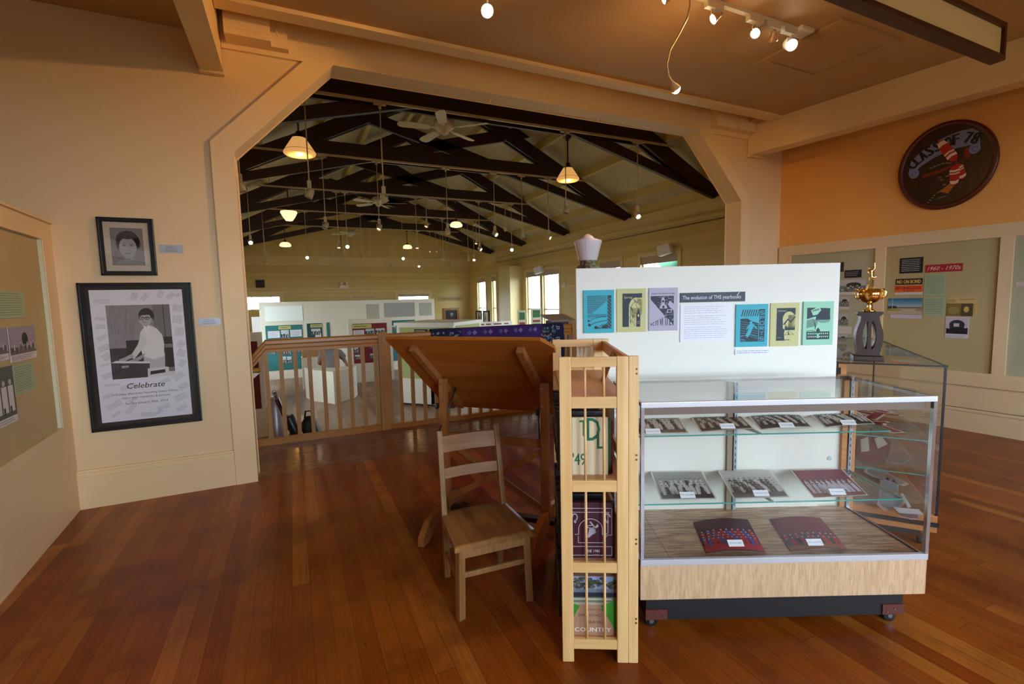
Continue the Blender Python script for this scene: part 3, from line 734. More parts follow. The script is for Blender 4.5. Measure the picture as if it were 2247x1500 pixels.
def fan(px, k, lab, ph, pyb):
    Y = TY[k]+.30
    x = PY(px, pyb, Y).x; zb = PY(px, pyb, Y).z
    cw = ink(206, 200, 178, .4, name='cream_fan_enamel')
    t = thing('ceiling_fan', lab, 'ceiling fan', (x, Y, zb+.25), 0, 'ceiling fans of the hall')
    mb = MB(); mb.box(x-.04, Y-.2, zb+.36, x+.04, Y+.05, zb+.40, M['truss']); mb.build('mounting_block', parent=t)
    mb = MB(); mb.lathe([(.07, zb+.36), (.075, zb+.33), (.055, zb+.28), (.02, zb+.255)], (x, Y, 0), cw, 20); mb.cyl((x, Y, zb+.26), (x, Y, zb+.14), .013, cw, n=10); mb.build('downrod', parent=t)
    mb = MB(); mb.lathe([(.03, zb+.15), (.10, zb+.14), (.145, zb+.11), (.15, zb+.06), (.14, zb+.02), (.11, zb-.0), (.06, zb-.02), (.06, zb-.05), (.03, zb-.075), (.001, zb-.08)], (x, Y, 0), cw, 28); mb.build('motor_housing', parent=t)
    for b in range(5):
        a = ph+b*2*math.pi/5; u = Vector((math.cos(a), math.sin(a), 0)); v = Vector((-math.sin(a), math.cos(a), 0)); w = (v*.97+Vector((0, 0, .22))).normalized()
        c = Vector((x, Y, zb+.01))
        out = [(.20, -.05), (.30, -.062), (.55, -.07), (.62, -.055), (.645, 0), (.62, .055), (.55, .07), (.30, .062), (.20, .05)]
        mb = MB(); mb.prism([c+u*p+w*q for p, q in out], w.cross(u).normalized()*.008, cw); bl = mb.build('blade', parent=t)
        mb = MB(); mb.bar(c+u*.11, c+u*.24, .035, .008, cw, up=w.cross(u)); mb.build('blade_iron', parent=bl)
fan(975, 0, 'cream five-blade ceiling fan, nearest the arch', R(248), 283)
fan(830, 2, 'cream five-blade ceiling fan in the middle of the hall', R(60), 446)
fan(770, 4, 'cream ceiling fan farthest down the hall, by the gable wall', .3, 514)
# hall wall furniture
def far_box(px0, py0, px1, py1, y0=HY): a, b = PY(px0, py1, y0), PY(px1, py0, y0); return a.x, b.x, a.z, b.z
x0, x1, z0, z1 = far_box(562, 614, 580, 631)
t = thing('exit_sign', 'small dark exit sign box high on the far hall wall', 'exit sign', (x0, HY, z0))
mb = MB(); mb.box(x0, HY-.06, z0, x1, HY, z1, ink(30, 26, 26), .004); mb.build('sign_box', parent=t)
mb = MB(); Art(mb, (x0, HY-.061, z0), (1, 0, 0), (0, 0, 1), .001).text('EXIT', (x1-x0)/2, (z1-z0)*.3, (z1-z0)*.35, ink(96, 34, 34), al='c'); mb.build('sign_letters', parent=t)
def emlight(c, U, V, lab, sc=1.0, o=None):
    """two-headed battery emergency light on a wall; U along the wall"""
    U, V = Vector(U), Vector(V); N = U.cross(V)
    c = Vector(c); t = thing('emergency_light', lab, 'emergency light', c)
    mb = MB(); mb.bar(c-U*.16*sc+N*.05*sc, c+U*.16*sc+N*.05*sc, .1*sc, .13*sc, M['hallwhite'], up=V, c=.01); mb.build('battery_case', parent=t)
    for s in (-1, 1):
        h = c+U*.09*s*sc+V*.13*sc+N*.08*sc
        mb = MB(); mb.lathe([(.02*sc, -.04*sc), (.05*sc, -.02*sc), (.06*sc, .03*sc), (.055*sc, .035*sc)], h, M['hallwhite'], 14, N*.8+U*.5*s-V*.3); mb.lathe([(.054*sc, .03*sc), (.001, .034*sc)], h, M['steel'], 14, N*.8+U*.5*s-V*.3)
        mb.cyl(c+U*.09*s*sc+V*.05*sc+N*.06*sc, h-V*.03*sc, .012*sc, M['hallwhite'], n=8); mb.build('lamp_head', parent=t)
    return t
p = PY(755, 629, HY); emlight(p, (1, 0, 0), (0, 0, 1), 'twin-headed emergency light high in the middle of the far hall wall', 1.0)
p = PX(1239, 627, 7.0); emlight(p, (0, -1, 0), (0, 0, 1), 'twin-headed emergency light on the hall side wall near the white glass lamp', .55)
def wallsign(px0, py0, px1, py1, txt, lab, face, ic):
    x0, x1, z0, z1 = far_box(px0, py0, px1, py1)
    def art(A): A.text(txt, (x1-x0)/2, (z1-z0)*.3, (z1-z0)*.42, ic, w=(x1-x0)*.82, al='c')
    tag(sheet('wall_sign', (x0, HY-.02, z0), (1, 0, 0), (0, 0, 1), x1-x0, z1-z0, .02, face, art=art, eps=.003), lab, 'sign')
wallsign(767, 648, 827, 656, 'THE STORY OF TOMALES', 'narrow cream sign reading the story of Tomales over the white partitions', ink(196, 178, 130), ink(120, 104, 74))
wallsign(962, 650, 1014, 661, 'THE PIONEERS', 'narrow tan sign reading the pioneers on the far hall wall', ink(176, 152, 96), ink(70, 56, 40))
x0, x1, z0, z1 = far_box(973, 675, 1006, 712)
t = thing('portrait_painting', 'dark old portrait in a gilt frame under the pioneers sign', 'painting', (x0, HY, z0))
mb = MB(); g = ink(140, 98, 40, .4)
for a, b, c, d in ((x0, x1, z1-.1, z1), (x0, x1, z0, z0+.1), (x0, x0+.1, z0+.1, z1-.1), (x1-.1, x1, z0+.1, z1-.1)): mb.box(a, HY-.06, c, b, HY, d, g, .012)
mb.build('gilt_frame', parent=t)
def pa(A):
    w, h = x1-x0-.2, z1-z0-.2
    A.ell(w*.55, h*.42, w*.24, h*.3, ink(36, 30, 26)).ell(w*.55, h*.62, w*.13, h*.17, ink(120, 98, 76), 2).ell(w*.55, h*.70, w*.14, h*.1, ink(140, 134, 124), 3)
sheet('canvas', (x0+.1, HY-.02, z0+.1), (1, 0, 0), (0, 0, 1), x1-x0-.2, z1-z0-.2, .01, ink(30, 34, 32), parent=t, art=pa, eps=.003)
for (q0, q1, r0, r1, lab) in ((1045, 1058, 681, 706, 'tall dark frame with an old portrait on the hall side wall, nearer the far corner'), (1061, 1074, 681, 706, 'tall dark frame with an old portrait on the hall side wall, nearer the vent')):
    ya, yb = PX(q0, r0, 7.0).y, PX(q1, r0, 7.0).y; z1 = PX((q0+q1)/2, r0, 7.0).z; z0 = PX((q0+q1)/2, r1, 7.0).z-.06
    t = thing('framed_picture', lab, 'picture', (7.0, yb, z0), 0, 'old portraits on the hall side wall')
    mb = MB(); f = .07
    for a, b, c, d in ((yb, ya, z1-f, z1), (yb, ya, z0, z0+f), (yb, yb+f, z0+f, z1-f), (ya-f, ya, z0+f, z1-f)): mb.box(6.96, a, c, 7.0, b, d, ink(34, 26, 20))
    mb.build('frame', parent=t)
    w, h = ya-yb-2*f, z1-z0-2*f
    def pa(A, w=w, h=h): A.ell(w*.5, h*.35, w*.28, h*.32, ink(70, 62, 54)).ell(w*.5, h*.72, w*.15, h*.12, ink(120, 106, 90), 2)
    sheet('print', (6.985, ya-f, z0+f), (0, -1, 0), (0, 0, 1), w, h, .008, ink(170, 156, 128), parent=t, art=pa, eps=.003)
# ------------------------------------------------------------------ flat things hung on real planes
class Pl:
    """a vertical plane in axes turned by rz: O a point on it, U to the viewer's right, face towards the viewer"""
    def __init__(s, O, U, rz=0.0):
        s.O = Vector(O); s.U = Vector(U).normalized(); s.V = Vector((0, 0, 1)); s.N = s.U.cross(s.V); s.rz = rz
        s.Ri = Matrix.Rotation(-rz, 3, 'Z')
    def uv(s, px, py, off=0.0):
        d = s.Ri @ ray(px, py); p = CAM + d*((s.O+s.N*off-CAM).dot(s.N)/d.dot(s.N))
        q = p-s.O; return q.dot(s.U), q.z+s.O.z
    def rect(s, x0, y0, x1, y1):
        xm, ym = (x0+x1)/2, (y0+y1)/2
        return s.uv(x0, ym)[0], s.uv(xm, y1)[1], s.uv(x1, ym)[0], s.uv(xm, y0)[1]
    def pt(s, u, v, off=0.0):
        p = s.O+s.U*u+s.N*off; p.z = v; return p
def card(name, pl, px, lab, cat, base, art=None, th=.004, off=None, group=None, uv=None, eps=.0005):
    u0, v0, u1, v1 = uv or pl.rect(*px)
    off = th if off is None else off
    O = pl.pt(u0, v0, off); w, h = u1-u0, v1-v0
    o = sheet(name, O, pl.U, (0, 0, 1), w, h, th, base, art=(lambda A: art(A, w, h)) if art else None, eps=eps, rz=pl.rz)
    return tag(o, lab, cat, group)
K = ink
INKD = K(40, 52, 66, .6); DK = K(28, 28, 30); GREY = K(120, 118, 116)
def crowd(A, u0, v0, u1, v1, rows, tones, rng, hat=None, floor=None):
    """rows of standing people as printed shapes: clothes, face, hair or cap"""
    H = v1-v0; l = 2
    for r in range(rows):
        base = v1-H*(.16+.58*r/rows); n = 9+r; rh = H/rows*1.25
        for i in range(n):
            u = u0+(u1-u0)*(i+.5)/n+rng.uniform(-.1, .1)*(u1-u0)/n; w = (u1-u0)/n*.62
            c = tones[(i+r*(1 if len(tones) < 3 else 2)) % len(tones)]
            y = base-rng.uniform(0, .03)*H
            A.poly([(u-w*.62, max(v0, y-rh)), (u+w*.62, max(v0, y-rh)), (u+w*.55, y-rh*.12), (u+w*.2, y), (u-w*.2, y), (u-w*.55, y-rh*.12)], c, l)
            A.ell(u, y+rh*.09, w*.26, rh*.12, K(206, 186, 168) if hat != 'bw' else K(200, 200, 196), l+.3, 8)
            A.poly([(u-w*.34, y+rh*.15), (u+w*.34, y+rh*.15), (u+w*.26, y+rh*.24), (u-w*.26, y+rh*.24)], DK if hat else K(70, 50, 38), l+.5)
        l += 1
# ------------------------------------------------------------------ balustrade on the landing edge
BY = 5.46
def baluster_row(t, xs, z0, z1):
    for x in xs:
        mb = MB(); mb.box(x-.02, BY-.02, z0, x+.02, BY+.02, z1, M['baluster'], .003); mb.build('baluster', parent=t)
t = thing('balustrade', 'orange fir balustrade on the landing, the bay with the sloping rail end', 'railing', (.2, BY, 0))
mb = MB()
prof = [(-.035, 0), (.035, 0), (.035, .03), (.022, .045), (.022, .075), (.036, .09), (.034, .12), (.015, .135), (-.015, .135), (-.034, .12), (-.036, .09), (-.022, .075), (-.022, .045), (-.035, .03)]
def railbar(mb, p, q, sh0=0, sh1=0):
    vs = []
    for c in (p, q): vs += [(c[0], BY+a, c[2]+b) for a, b in prof]
    n = len(prof)
    mb.add(vs, [(i, (i+1) % n, n+(i+1) % n, n+i) for i in range(n)]+[tuple(range(n))[::-1], tuple(range(n, 2*n))], M['rail'])
railbar(mb, (-.27, 0, .97), (.857, 0, .97)); railbar(mb, (-.92, 0, .22), (-.27, 0, .97)); mb.build('handrail', parent=t)
mb = MB(); mb.box(-.47, BY-.035, 0, .857, BY+.035, .05, M['rail']); mb.box(-.47, BY-.03, .05, .857, BY+.03, .065, M['rail']); mb.build('bottom_rail', parent=t)
baluster_row(t, [-.275+k*.1375 for k in range(9)], .065, .975)
mb = MB(); mb.box(-.47, BY-.03, .065, -.435, BY+.03, .80, M['baluster'], .003); mb.build('end_post', parent=t)
t2 = thing('newel_post', 'square fir newel post between two bays of the landing balustrade', 'post', (.907, BY, 0))
mb = MB(); mb.box(.857, BY-.05, 0, .957, BY+.05, 1.125, M['baluster'], .006); mb.build('post_shaft', parent=t2)
t = thing('balustrade', 'orange fir balustrade bay behind the tilted drafting table', 'railing', (2.2, BY, 0))
mb = MB(); railbar(mb, (.957, 0, .97), (3.42, 0, .97)); mb.build('handrail', parent=t)
mb = MB(); mb.box(.957, BY-.035, 0, 3.42, BY+.035, .05, M['rail']); mb.build('bottom_rail', parent=t)
baluster_row(t, [.975]+[.957+.14*k for k in range(1, 18)], .05, .975)
t2 = thing('newel_post', 'square fir newel post at the far end of the balustrade beside the quilt', 'post', (3.47, BY, 0))
mb = MB(); mb.box(3.42, BY-.05, 0, 3.52, BY+.05, 1.16, M['baluster'], .006); mb.build('post_shaft', parent=t2)
t = thing('wall_handrail', 'short round wooden handrail end on a white bracket beside the arch jamb', 'handrail', (-.6, 5.25, .7))
p = PY(562, 812, 5.25)
mb = MB(); mb.tube([(p.x-.45, 5.25, p.z-.42), (p.x-.12, 5.25, p.z-.05), (p.x-.02, 5.25, p.z), (p.x+.04, 5.25, p.z)], [.025, .025, .027, .02], M['rail'], 14); mb.build('rail_end', parent=t)
mb = MB(); mb.prism([(p.x-.06, 5.24, p.z-.02), (p.x+.03, 5.24, p.z-.03), (p.x-.06, 5.24, p.z-.11), (p.x-.08, 5.24, p.z-.11)], (0, .02, 0), M['white']); mb.bar((p.x-.07, 5.25, p.z-.08), (-.45, 5.46, p.z-.12), .015, .015, M['white']); mb.build('bracket', parent=t)
# ------------------------------------------------------------------ exhibits in the hall
def W_(x0, x1, y): return y
def exhibit(name, lab, cat, Y, x0, x1, z0, z1, fields, th=.12, m=None, top=.06):
    """free-standing exhibit wall facing the arch: frame and pinned coloured fields"""
    m = m or M['hallwhite']
    t = thing(name, lab, cat, ((x0+x1)/2, Y, z0))
    mb = MB(); mb.box(x0, Y, z0, x1, Y+th, z1, m)
    mb.build('partition_frame', parent=t)
    for (a, b, c, d, col, nm, dep) in fields:
        mb = MB(); mb.box(a, Y-.012+dep, c, b, Y+.001, d, col); mb.build(nm, parent=t)
    return t
pl = lambda Y: Pl((0, Y, 0), (1, 0, 0))
def field(Y, x0, y0, x1, y1): a = pl(Y).rect(x0, y0, x1, y1); return a[0], a[2], a[1], a[3]
YT = PZ(632, 830, HF).y      # long white partition with teal fields
q = pl(YT)
TEAL, MAROON, OLG = K(44, 110, 106, .8), K(118, 26, 30, .8), K(164, 168, 104, .8)
x0 = q.uv(570, 700)[0]; x1 = q.uv(954, 690)[0]; zt = (q.uv(600, 663)[1]+q.uv(900, 656)[1])/2
FR = K(236, 236, 226, .3, name='frosted_pane'); FRD = K(150, 146, 136, .3, name='grey_frosted_pane')
f1 = [(*field(YT, 581, 671, 664, 704), FR, 'frosted_pane', 0), (*field(YT, 674, 669, 707, 701), M['hallwhite'], 'blank_panel', .004), (*field(YT, 718, 668, 792, 700), M['hallwhite'], 'blank_panel', .004),
      (*field(YT, 804, 667, 832, 700), K(176, 166, 146), 'blank_panel', .004), (*field(YT, 843, 664, 910, 695), FRD, 'frosted_pane', 0), (*field(YT, 920, 664, 947, 692), K(160, 164, 144, .3), 'frosted_pane', 0),
      (*field(YT, 585, 713, 666, 811), TEAL, 'pinboard', 0), (*field(YT, 676, 709, 709, 811), K(22, 66, 70, .8), 'pinboard', 0), (*field(YT, 719, 707, 726, 811), TEAL, 'pinboard', 0),
      (*field(YT, 857, 702, 912, 790), TEAL, 'pinboard', 0)]
exhibit('exhibit_partition', 'long white exhibit partition with teal pinboards and a row of panes along the top', 'partition', YT, x0, x1, HF, zt, f1)
YR = PZ(790, 839, HF).y
q = pl(YR)
x0, x1 = q.uv(766, 760)[0], q.uv(862, 760)[0]
exhibit('exhibit_partition', 'white exhibit partition with one deep red pinboard, behind the balustrade', 'partition', YR, x0, x1, HF, q.uv(815, 699)[1], [(*field(YR, 735+40, 709, 850, 795), MAROON, 'pinboard', 0), ])
YM = 8.6
q = pl(YM); mx0, mx1 = q.uv(530, 850)[0], q.uv(583, 860)[0]
exhibit('exhibit_partition', 'low exhibit partition with a dark red pinboard close beside the arch jamb', 'partition', YM, mx0-.3, mx1, HF, q.uv(560, 729)[1], [(*field(YM, 530, 749, 569.5, 898), K(104, 22, 24, .8), 'pinboard', 0)])
KD = K(50, 60, 40)
def photo_bw(A, w, h, s=0, sky=K(186, 190, 190), mid=K(90, 96, 84), dk=K(34, 38, 34), lt=K(206, 208, 204)):
    rng = random.Random(s)
    A.rect(0, 0, w, h, sky, .5); A.rect(0, 0, w, h*.42, mid, 1)
    A.poly([(0, h*.4)]+[(w*i/8, h*(.5+.22*rng.random())) for i in range(9)]+[(w, h*.4)], dk, 1.5)
    for i in range(6): A.ell(w*(.1+.15*i), h*(.3+.1*rng.random()), w*.05, h*.14, lt if i % 2 else dk, 2)
def hall_card(Y, px, lab, kind, s=0, g=None):
    q = pl(Y)
    if kind == 'photo': card('photograph', q, px, lab, 'photograph', K(214, 212, 206), lambda A, w, h: photo_bw(A, w*.94, h*.94, s), off=.022, th=.006, group=g, eps=.002)
    elif kind == 'text': card('text_card', q, px, lab, 'card', K(214, 212, 216), lambda A, w, h: A.scrib(w*.08, h*.1, w*.92, h*.9, 5, K(150, 148, 156), h*.05), off=.022, th=.006, group=g, eps=.002)
    elif kind == 'olive': card('title_card', q, px, lab, 'card', K(188, 180, 104), lambda A, w, h: A.scrib(w*.12, h*.3, w*.88, h*.7, 1, K(90, 84, 50), h*.2), off=.022, th=.006, group=g, eps=.002)
for px, kind, lab in (((611, 715, 638, 722), 'olive', 'olive title card at the top of the left teal pinboard'), ((588, 726, 614, 741), 'text', 'pale text card at the upper left of the left teal pinboard'),
    ((617, 724, 634, 745), 'photo', 'engraving of branches between two text cards on the left teal pinboard'), ((637, 723, 662, 738), 'text', 'pale text card at the upper right of the left teal pinboard'),
    ((592, 766, 603, 778), 'photo', 'small photograph seen between the first balusters on the teal pinboard'), ((619, 761, 637, 778), 'photo', 'old photograph of a columned house on the teal pinboard'),
    ((646, 761, 664, 774), 'photo', 'old photograph of men outdoors on the teal pinboard'), ((615, 782, 628, 798), 'photo', 'drawing of a machine low on the left teal pinboard'), ((630, 782, 640, 798), 'photo', 'narrow print low on the left teal pinboard beside the machine drawing'),
    ((681, 711, 706, 718), 'olive', 'olive title card on the dark narrow pinboard'), ((683, 721, 703, 734), 'photo', 'yellowed print of a bridge on the dark narrow pinboard'), ((692, 731, 705, 741), 'text', 'small white leaflet at the foot of the dark narrow pinboard')):
    hall_card(YT, px, lab, kind, int(px[0]))
for px, kind, lab in (((772, 711, 815, 720), 'olive', 'olive title card with script heading on the red pinboard'), ((775, 724, 799, 736), 'text', 'pale text card under the heading on the red pinboard'),
    ((802, 721, 821, 733), 'photo', 'photograph of trees at dusk at the top of the red pinboard'), ((824, 720, 844, 730), 'photo', 'photograph of a green barn roof at the top corner of the red pinboard'),
    ((777, 760, 786, 775), 'photo', 'yellowed photograph on the red pinboard, seen just right of the grey shirt'), ((779, 778, 790, 788), 'photo', 'blue landscape print low on the red pinboard near the grey shirt'),
    ((783, 766, 789, 776), 'text', 'thin caption strip on the red pinboard'), ((778, 777, 789, 786), 'text', 'short caption under the blue landscape print'),
    ((811, 753, 826, 764), 'photo', 'photograph of an old house at the right of the red pinboard'), ((812, 775, 824, 786), 'photo', 'photograph of a wagon low at the right of the red pinboard'), ((779, 776, 788, 786), 'photo', 'tiny print among the captions on the red pinboard')):
    if lab.startswith(('thin', 'short', 'tiny')): continue
    hall_card(YR, px, lab, kind, int(px[0]))
hall_card(YT, (858, 714, 868, 724), 'small framed farm photograph on the teal pinboard, right of the newel post', 'photo', 5)
hall_card(YT, (859, 749, 871, 757), 'small brown photograph on the teal pinboard, seen below the handrail by the newel post', 'photo', 6)
# turned kiosk with olive fields
t = thing('exhibit_kiosk', 'square white kiosk with olive green fields standing cornerwise behind the balustrade', 'kiosk', tuple(PZ(960, 895, HF)))
a, b = PZ(885, 888, HF), PZ(955, 893, HF)
dv = Vector((b.x-a.x, b.y-a.y, 0)).normalized(); nv = Vector((-dv.y, dv.x, 0))
def kx(px, py): d = ray(px, py); n = nv; p = CAM+d*((a-CAM).dot(n)/d.dot(n)); return (p-a).dot(dv), p.z
L0 = kx(872, 760)[0]; L1 = kx(995, 740)[0]; ztop = (kx(875, 708)[1]+kx(995, 707)[1])/2
rot = math.atan2(dv.y, dv.x)
def kp(u, v, z): return a+dv*u+nv*v+Vector((0, 0, z-HF))
Wk = 1.3
mb = MB()
mb.prism([kp(L0, 0, HF+.05), kp(L1, 0, HF+.05), kp(L1, Wk, HF+.05), kp(L0, Wk, HF+.05)], (0, 0, ztop-HF-.11), M['hallwhite']); mb.build('kiosk_body', parent=t)
mb = MB(); mb.prism([kp(L0-.04, -.04, ztop-.06), kp(L1+.04, -.04, ztop-.06), kp(L1+.04, Wk+.04, ztop-.06), kp(L0-.04, Wk+.04, ztop-.06)], (0, 0, .06), M['hallwhite']); mb.build('kiosk_top', parent=t)
mb = MB(); mb.prism([kp(L0+.05, .05, HF), kp(L1-.05, .05, HF), kp(L1-.05, Wk-.05, HF), kp(L0+.05, Wk-.05, HF)], (0, 0, .05), K(30, 28, 28)); mb.build('plinth', parent=t)
z1, z0 = kx(930, 718)[1], kx(930, 831)[1]
mb = MB(); mb.prism([kp(L0+.07, -.008, z0), kp(L1-.07, -.008, z0), kp(L1-.07, -.008, z1), kp(L0+.07, -.008, z1)], nv*.009, OLG); mb.build('olive_field', parent=t)
mb = MB(); mb.prism([kp(L1+.008, .1, z0), kp(L1+.008, Wk-.1, z0), kp(L1+.008, Wk-.1, z1+.02), kp(L1+.008, .1, z1+.02)], -dv*.009, OLG); mb.build('olive_field', parent=t)
qk = Pl((a.x, a.y, 0), (dv.x, dv.y, 0))
card('title_card', qk, (910, 722, 939, 729), 'black title card at the top of the olive field on the kiosk', 'card', K(24, 24, 26), lambda A, w, h: A.scrib(w*.1, h*.2, w*.9, h*.8, 1, K(190, 190, 190), h*.2), off=.016, th=.006, eps=.002)
card('photograph', qk, (886, 762, 898, 771), 'dark photograph on the olive field of the kiosk, seen between balusters', 'photograph', K(40, 40, 46), lambda A, w, h: photo_bw(A, w*.9, h*.8, 3), off=.016, th=.006, eps=.002)
card('text_card', qk, (890, 781, 900, 783.5), 'narrow white caption strip on the olive field of the kiosk', 'card', K(220, 220, 210), None, off=.016, th=.006)
# low white pedestal, wooden desk model, stool and the seated person
pa_, pb_, pc_ = PZ(684, 879, HF), PZ(735, 886, HF), PZ(768, 876, HF)
zp = PP(735, 815, (pb_.x, pb_.y, 0), Vector((0, 1, 0))).z
ex = Vector((pb_.x-pa_.x, pb_.y-pa_.y, 0)); ey = Vector((pc_.x-pb_.x, pc_.y-pb_.y, 0))
t = thing('display_pedestal', 'low many-sided white pedestal behind the balustrade', 'pedestal', (pb_.x, pb_.y, HF))
ring = [Vector((pa_.x, pa_.y, HF)), Vector((pb_.x, pb_.y, HF)), Vector((pc_.x+ey.x*.35, pc_.y+ey.y*.35, HF)), Vector((pc_.x+.22, pc_.y+.45, HF)), Vector((pb_.x+.1, pb_.y+.66, HF)), Vector((pa_.x-.1, pa_.y+.45, HF))]
mb = MB(); mb.prism(ring, (0, 0, zp-HF-.04), M['hallwhite']); mb.build('pedestal_body', parent=t)
cen = sum(ring, Vector())/6
mb = MB(); mb.prism([cen+(p-cen)*1.012+Vector((0, 0, zp-HF-.04)) for p in ring], (0, 0, .04), M['hallwhite']); mb.build('pedestal_top', parent=t)
t = thing('exhibit_cabinet', 'small wooden cabinet with tools behind the grey-shirted person, seen under the handrail', 'cabinet', tuple(PY(688, 790, 12.9)[:2])+(HF,))
p = PY(688, 783, 12.9); s = .25
mb = MB(); mb.box(p.x-.28, 12.9, HF, p.x+.28, 13.3, p.z, M['hallwhite']); mb.build('white_base', parent=t)
mb = MB(); mb.box(p.x-.26, 12.92, p.z, p.x+.26, 13.28, p.z+.28, M['baluster'], .01); mb.build('wooden_box', parent=t)
mb = MB(); mb.ball((p.x-.1, 13.05, p.z+.33), .07, K(60, 66, 70), 1.3, 1, .8, 10); mb.build('tool', parent=t)
def skin_body(name, verts, edges, radii, mat, parent, sub=2, root=0):
    me = bpy.data.meshes.new(name); o = OFF[parent.name]
    me.from_pydata([Vector(v)-o for v in verts], edges, []); ob = bpy.data.objects.new(name, me); COL.objects.link(ob); ob.parent = parent
    OFF[ob.name] = o
    ob.modifiers.new('skin', 'SKIN').use_smooth_shade = True
    for i, r in enumerate(radii):
        me.skin_vertices[0].data[i].radius = (r, r) if not isinstance(r, tuple) else r
    me.skin_vertices[0].data[root].use_root = True
    s = ob.modifiers.new('subdivision', 'SUBSURF'); s.levels = sub; s.render_levels = sub
    me.materials.append(mat); return ob
fx, fy = PY(728, 800, pb_.y+.95).x, pb_.y+.95
zs = PY(722, 768, fy).z      # collar height
t = thing('person', 'person in a grey polo shirt seated with back turned, bowed over, behind the white pedestal', 'person', (fx, fy, HF))
skin = K(150, 104, 80, .6, name='tanned_skin')
hipz = HF+.52
vs = [(fx, fy, hipz), (fx, fy+.03, hipz+.16), (fx, fy+.08, hipz+.30), (fx-.01, fy+.13, zs-.05), (fx-.02, fy+.19, zs+.0), (fx-.05, fy+.29, zs-.0), (fx-.06, fy+.35, zs-.05),
      (fx-.21, fy+.10, zs-.10), (fx-.27, fy+.16, zs-.30), (fx-.20, fy+.36, zs-.36), (fx-.16, fy+.44, zs-.36),
      (fx+.20, fy+.10, zs-.10), (fx+.31, fy+.12, zs-.30), (fx+.36, fy+.0, zs-.45), (fx+.40, fy-.04, zs-.46),
      (fx-.12, fy+.02, hipz-.02), (fx-.16, fy+.42, hipz), (fx-.17, fy+.44, HF+.08), (fx-.17, fy+.56, HF+.05),
      (fx+.12, fy+.02, hipz-.02), (fx+.16, fy+.42, hipz), (fx+.17, fy+.44, HF+.08), (fx+.17, fy+.56, HF+.05)]
es = [(0, 1), (1, 2), (2, 3), (3, 4), (4, 5), (5, 6), (3, 7), (7, 8), (8, 9), (9, 10), (3, 11), (11, 12), (12, 13), (13, 14), (0, 15), (15, 16), (16, 17), (17, 18), (0, 19), (19, 20), (20, 21), (21, 22)]
rd = [.13, (.15, .12), (.17, .12), (.12, .09), .055, .085, .075, .06, .042, .03, .035, .06, .042, .03, .035, .09, .065, .045, .04, .09, .065, .045, .04]
skin_body('body', vs, es, rd, skin, t)
shirt = K(122, 116, 112, .85, name='grey_polo_cloth')
vs2 = [(fx, fy, hipz-.02), (fx, fy+.03, hipz+.16), (fx, fy+.08, hipz+.30), (fx-.01, fy+.125, zs-.06), (fx-.015, fy+.15, zs-.01), (fx-.19, fy+.10, zs-.09), (fx-.26, fy+.14, zs-.24), (fx+.19, fy+.10, zs-.09), (fx+.30, fy+.12, zs-.24)]
skin_body('polo_shirt', vs2, [(0, 1), (1, 2), (2, 3), (3, 4), (3, 5), (5, 6), (3, 7), (7, 8)], [(.19, .15), (.185, .15), (.195, .15), (.15, .11), .075, .095, .08, .095, .08], shirt, t)
mb = MB(); mb.tube([(fx-.015+.075*math.cos(a_), fy+.165+.06*math.sin(a_), zs-.005+.02*math.sin(a_)) for a_ in [i*math.pi/8 for i in range(17)]], .018, K(150, 146, 140), 8); mb.build('collar', parent=t)
mb = MB(); mb.ball((fx-.055, fy+.31, zs+.03), .098, K(70, 66, 64, .9, name='grey_hair'), .92, 1.05, .85, 14); mb.build('hair', parent=t)
mb = MB()
for sx in (-1, 1): mb.ball((fx+sx*.14, fy+.2, hipz), .1, K(60, 62, 74), .9, 2.6, .8, 12)
mb.build('trousers', parent=t)
for sx, hx, hy, hz in ((-1, fx-.16, fy+.45, zs-.37), (1, fx+.405, fy-.05, zs-.47)):
    mb = MB()
    mb.ball((hx, hy, hz), .04, skin, 1.0, 1.2, .5, 10)
    for k in range(4): mb.tube([(hx-.024+.016*k, hy-sx*.03, hz), (hx-.026+.017*k, hy-sx*(.065-.004*abs(k-1.5)), hz-.006), (hx-.026+.017*k, hy-sx*(.09-.006*abs(k-1.5)), hz-.02)], [.0095, .009, .007], skin, 6)
    mb.tube([(hx-.03, hy+.0, hz), (hx-.052, hy-sx*.02, hz-.004), (hx-.06, hy-sx*.045, hz-.012)], [.011, .01, .008], skin, 6)
    mb.build('hand', parent=t)
t = thing('stool', 'plain wooden stool under the seated person behind the pedestal', 'stool', (fx, fy, HF))
mb = MB(); mb.lathe([(.17, HF+.36), (.18, HF+.37), (.18, HF+.39), (.17, HF+.4)], (fx, fy, 0), M['baluster'], 20); mb.build('seat', parent=t)
for a_ in range(4):
    mb = MB(); c_, s_ = math.cos(a_*math.pi/2+.6), math.sin(a_*math.pi/2+.6); mb.cyl((fx+.17*c_, fy+.17*s_, HF), (fx+.1*c_, fy+.1*s_, HF+.37), .016, M['baluster'], n=8); mb.build('leg', parent=t)
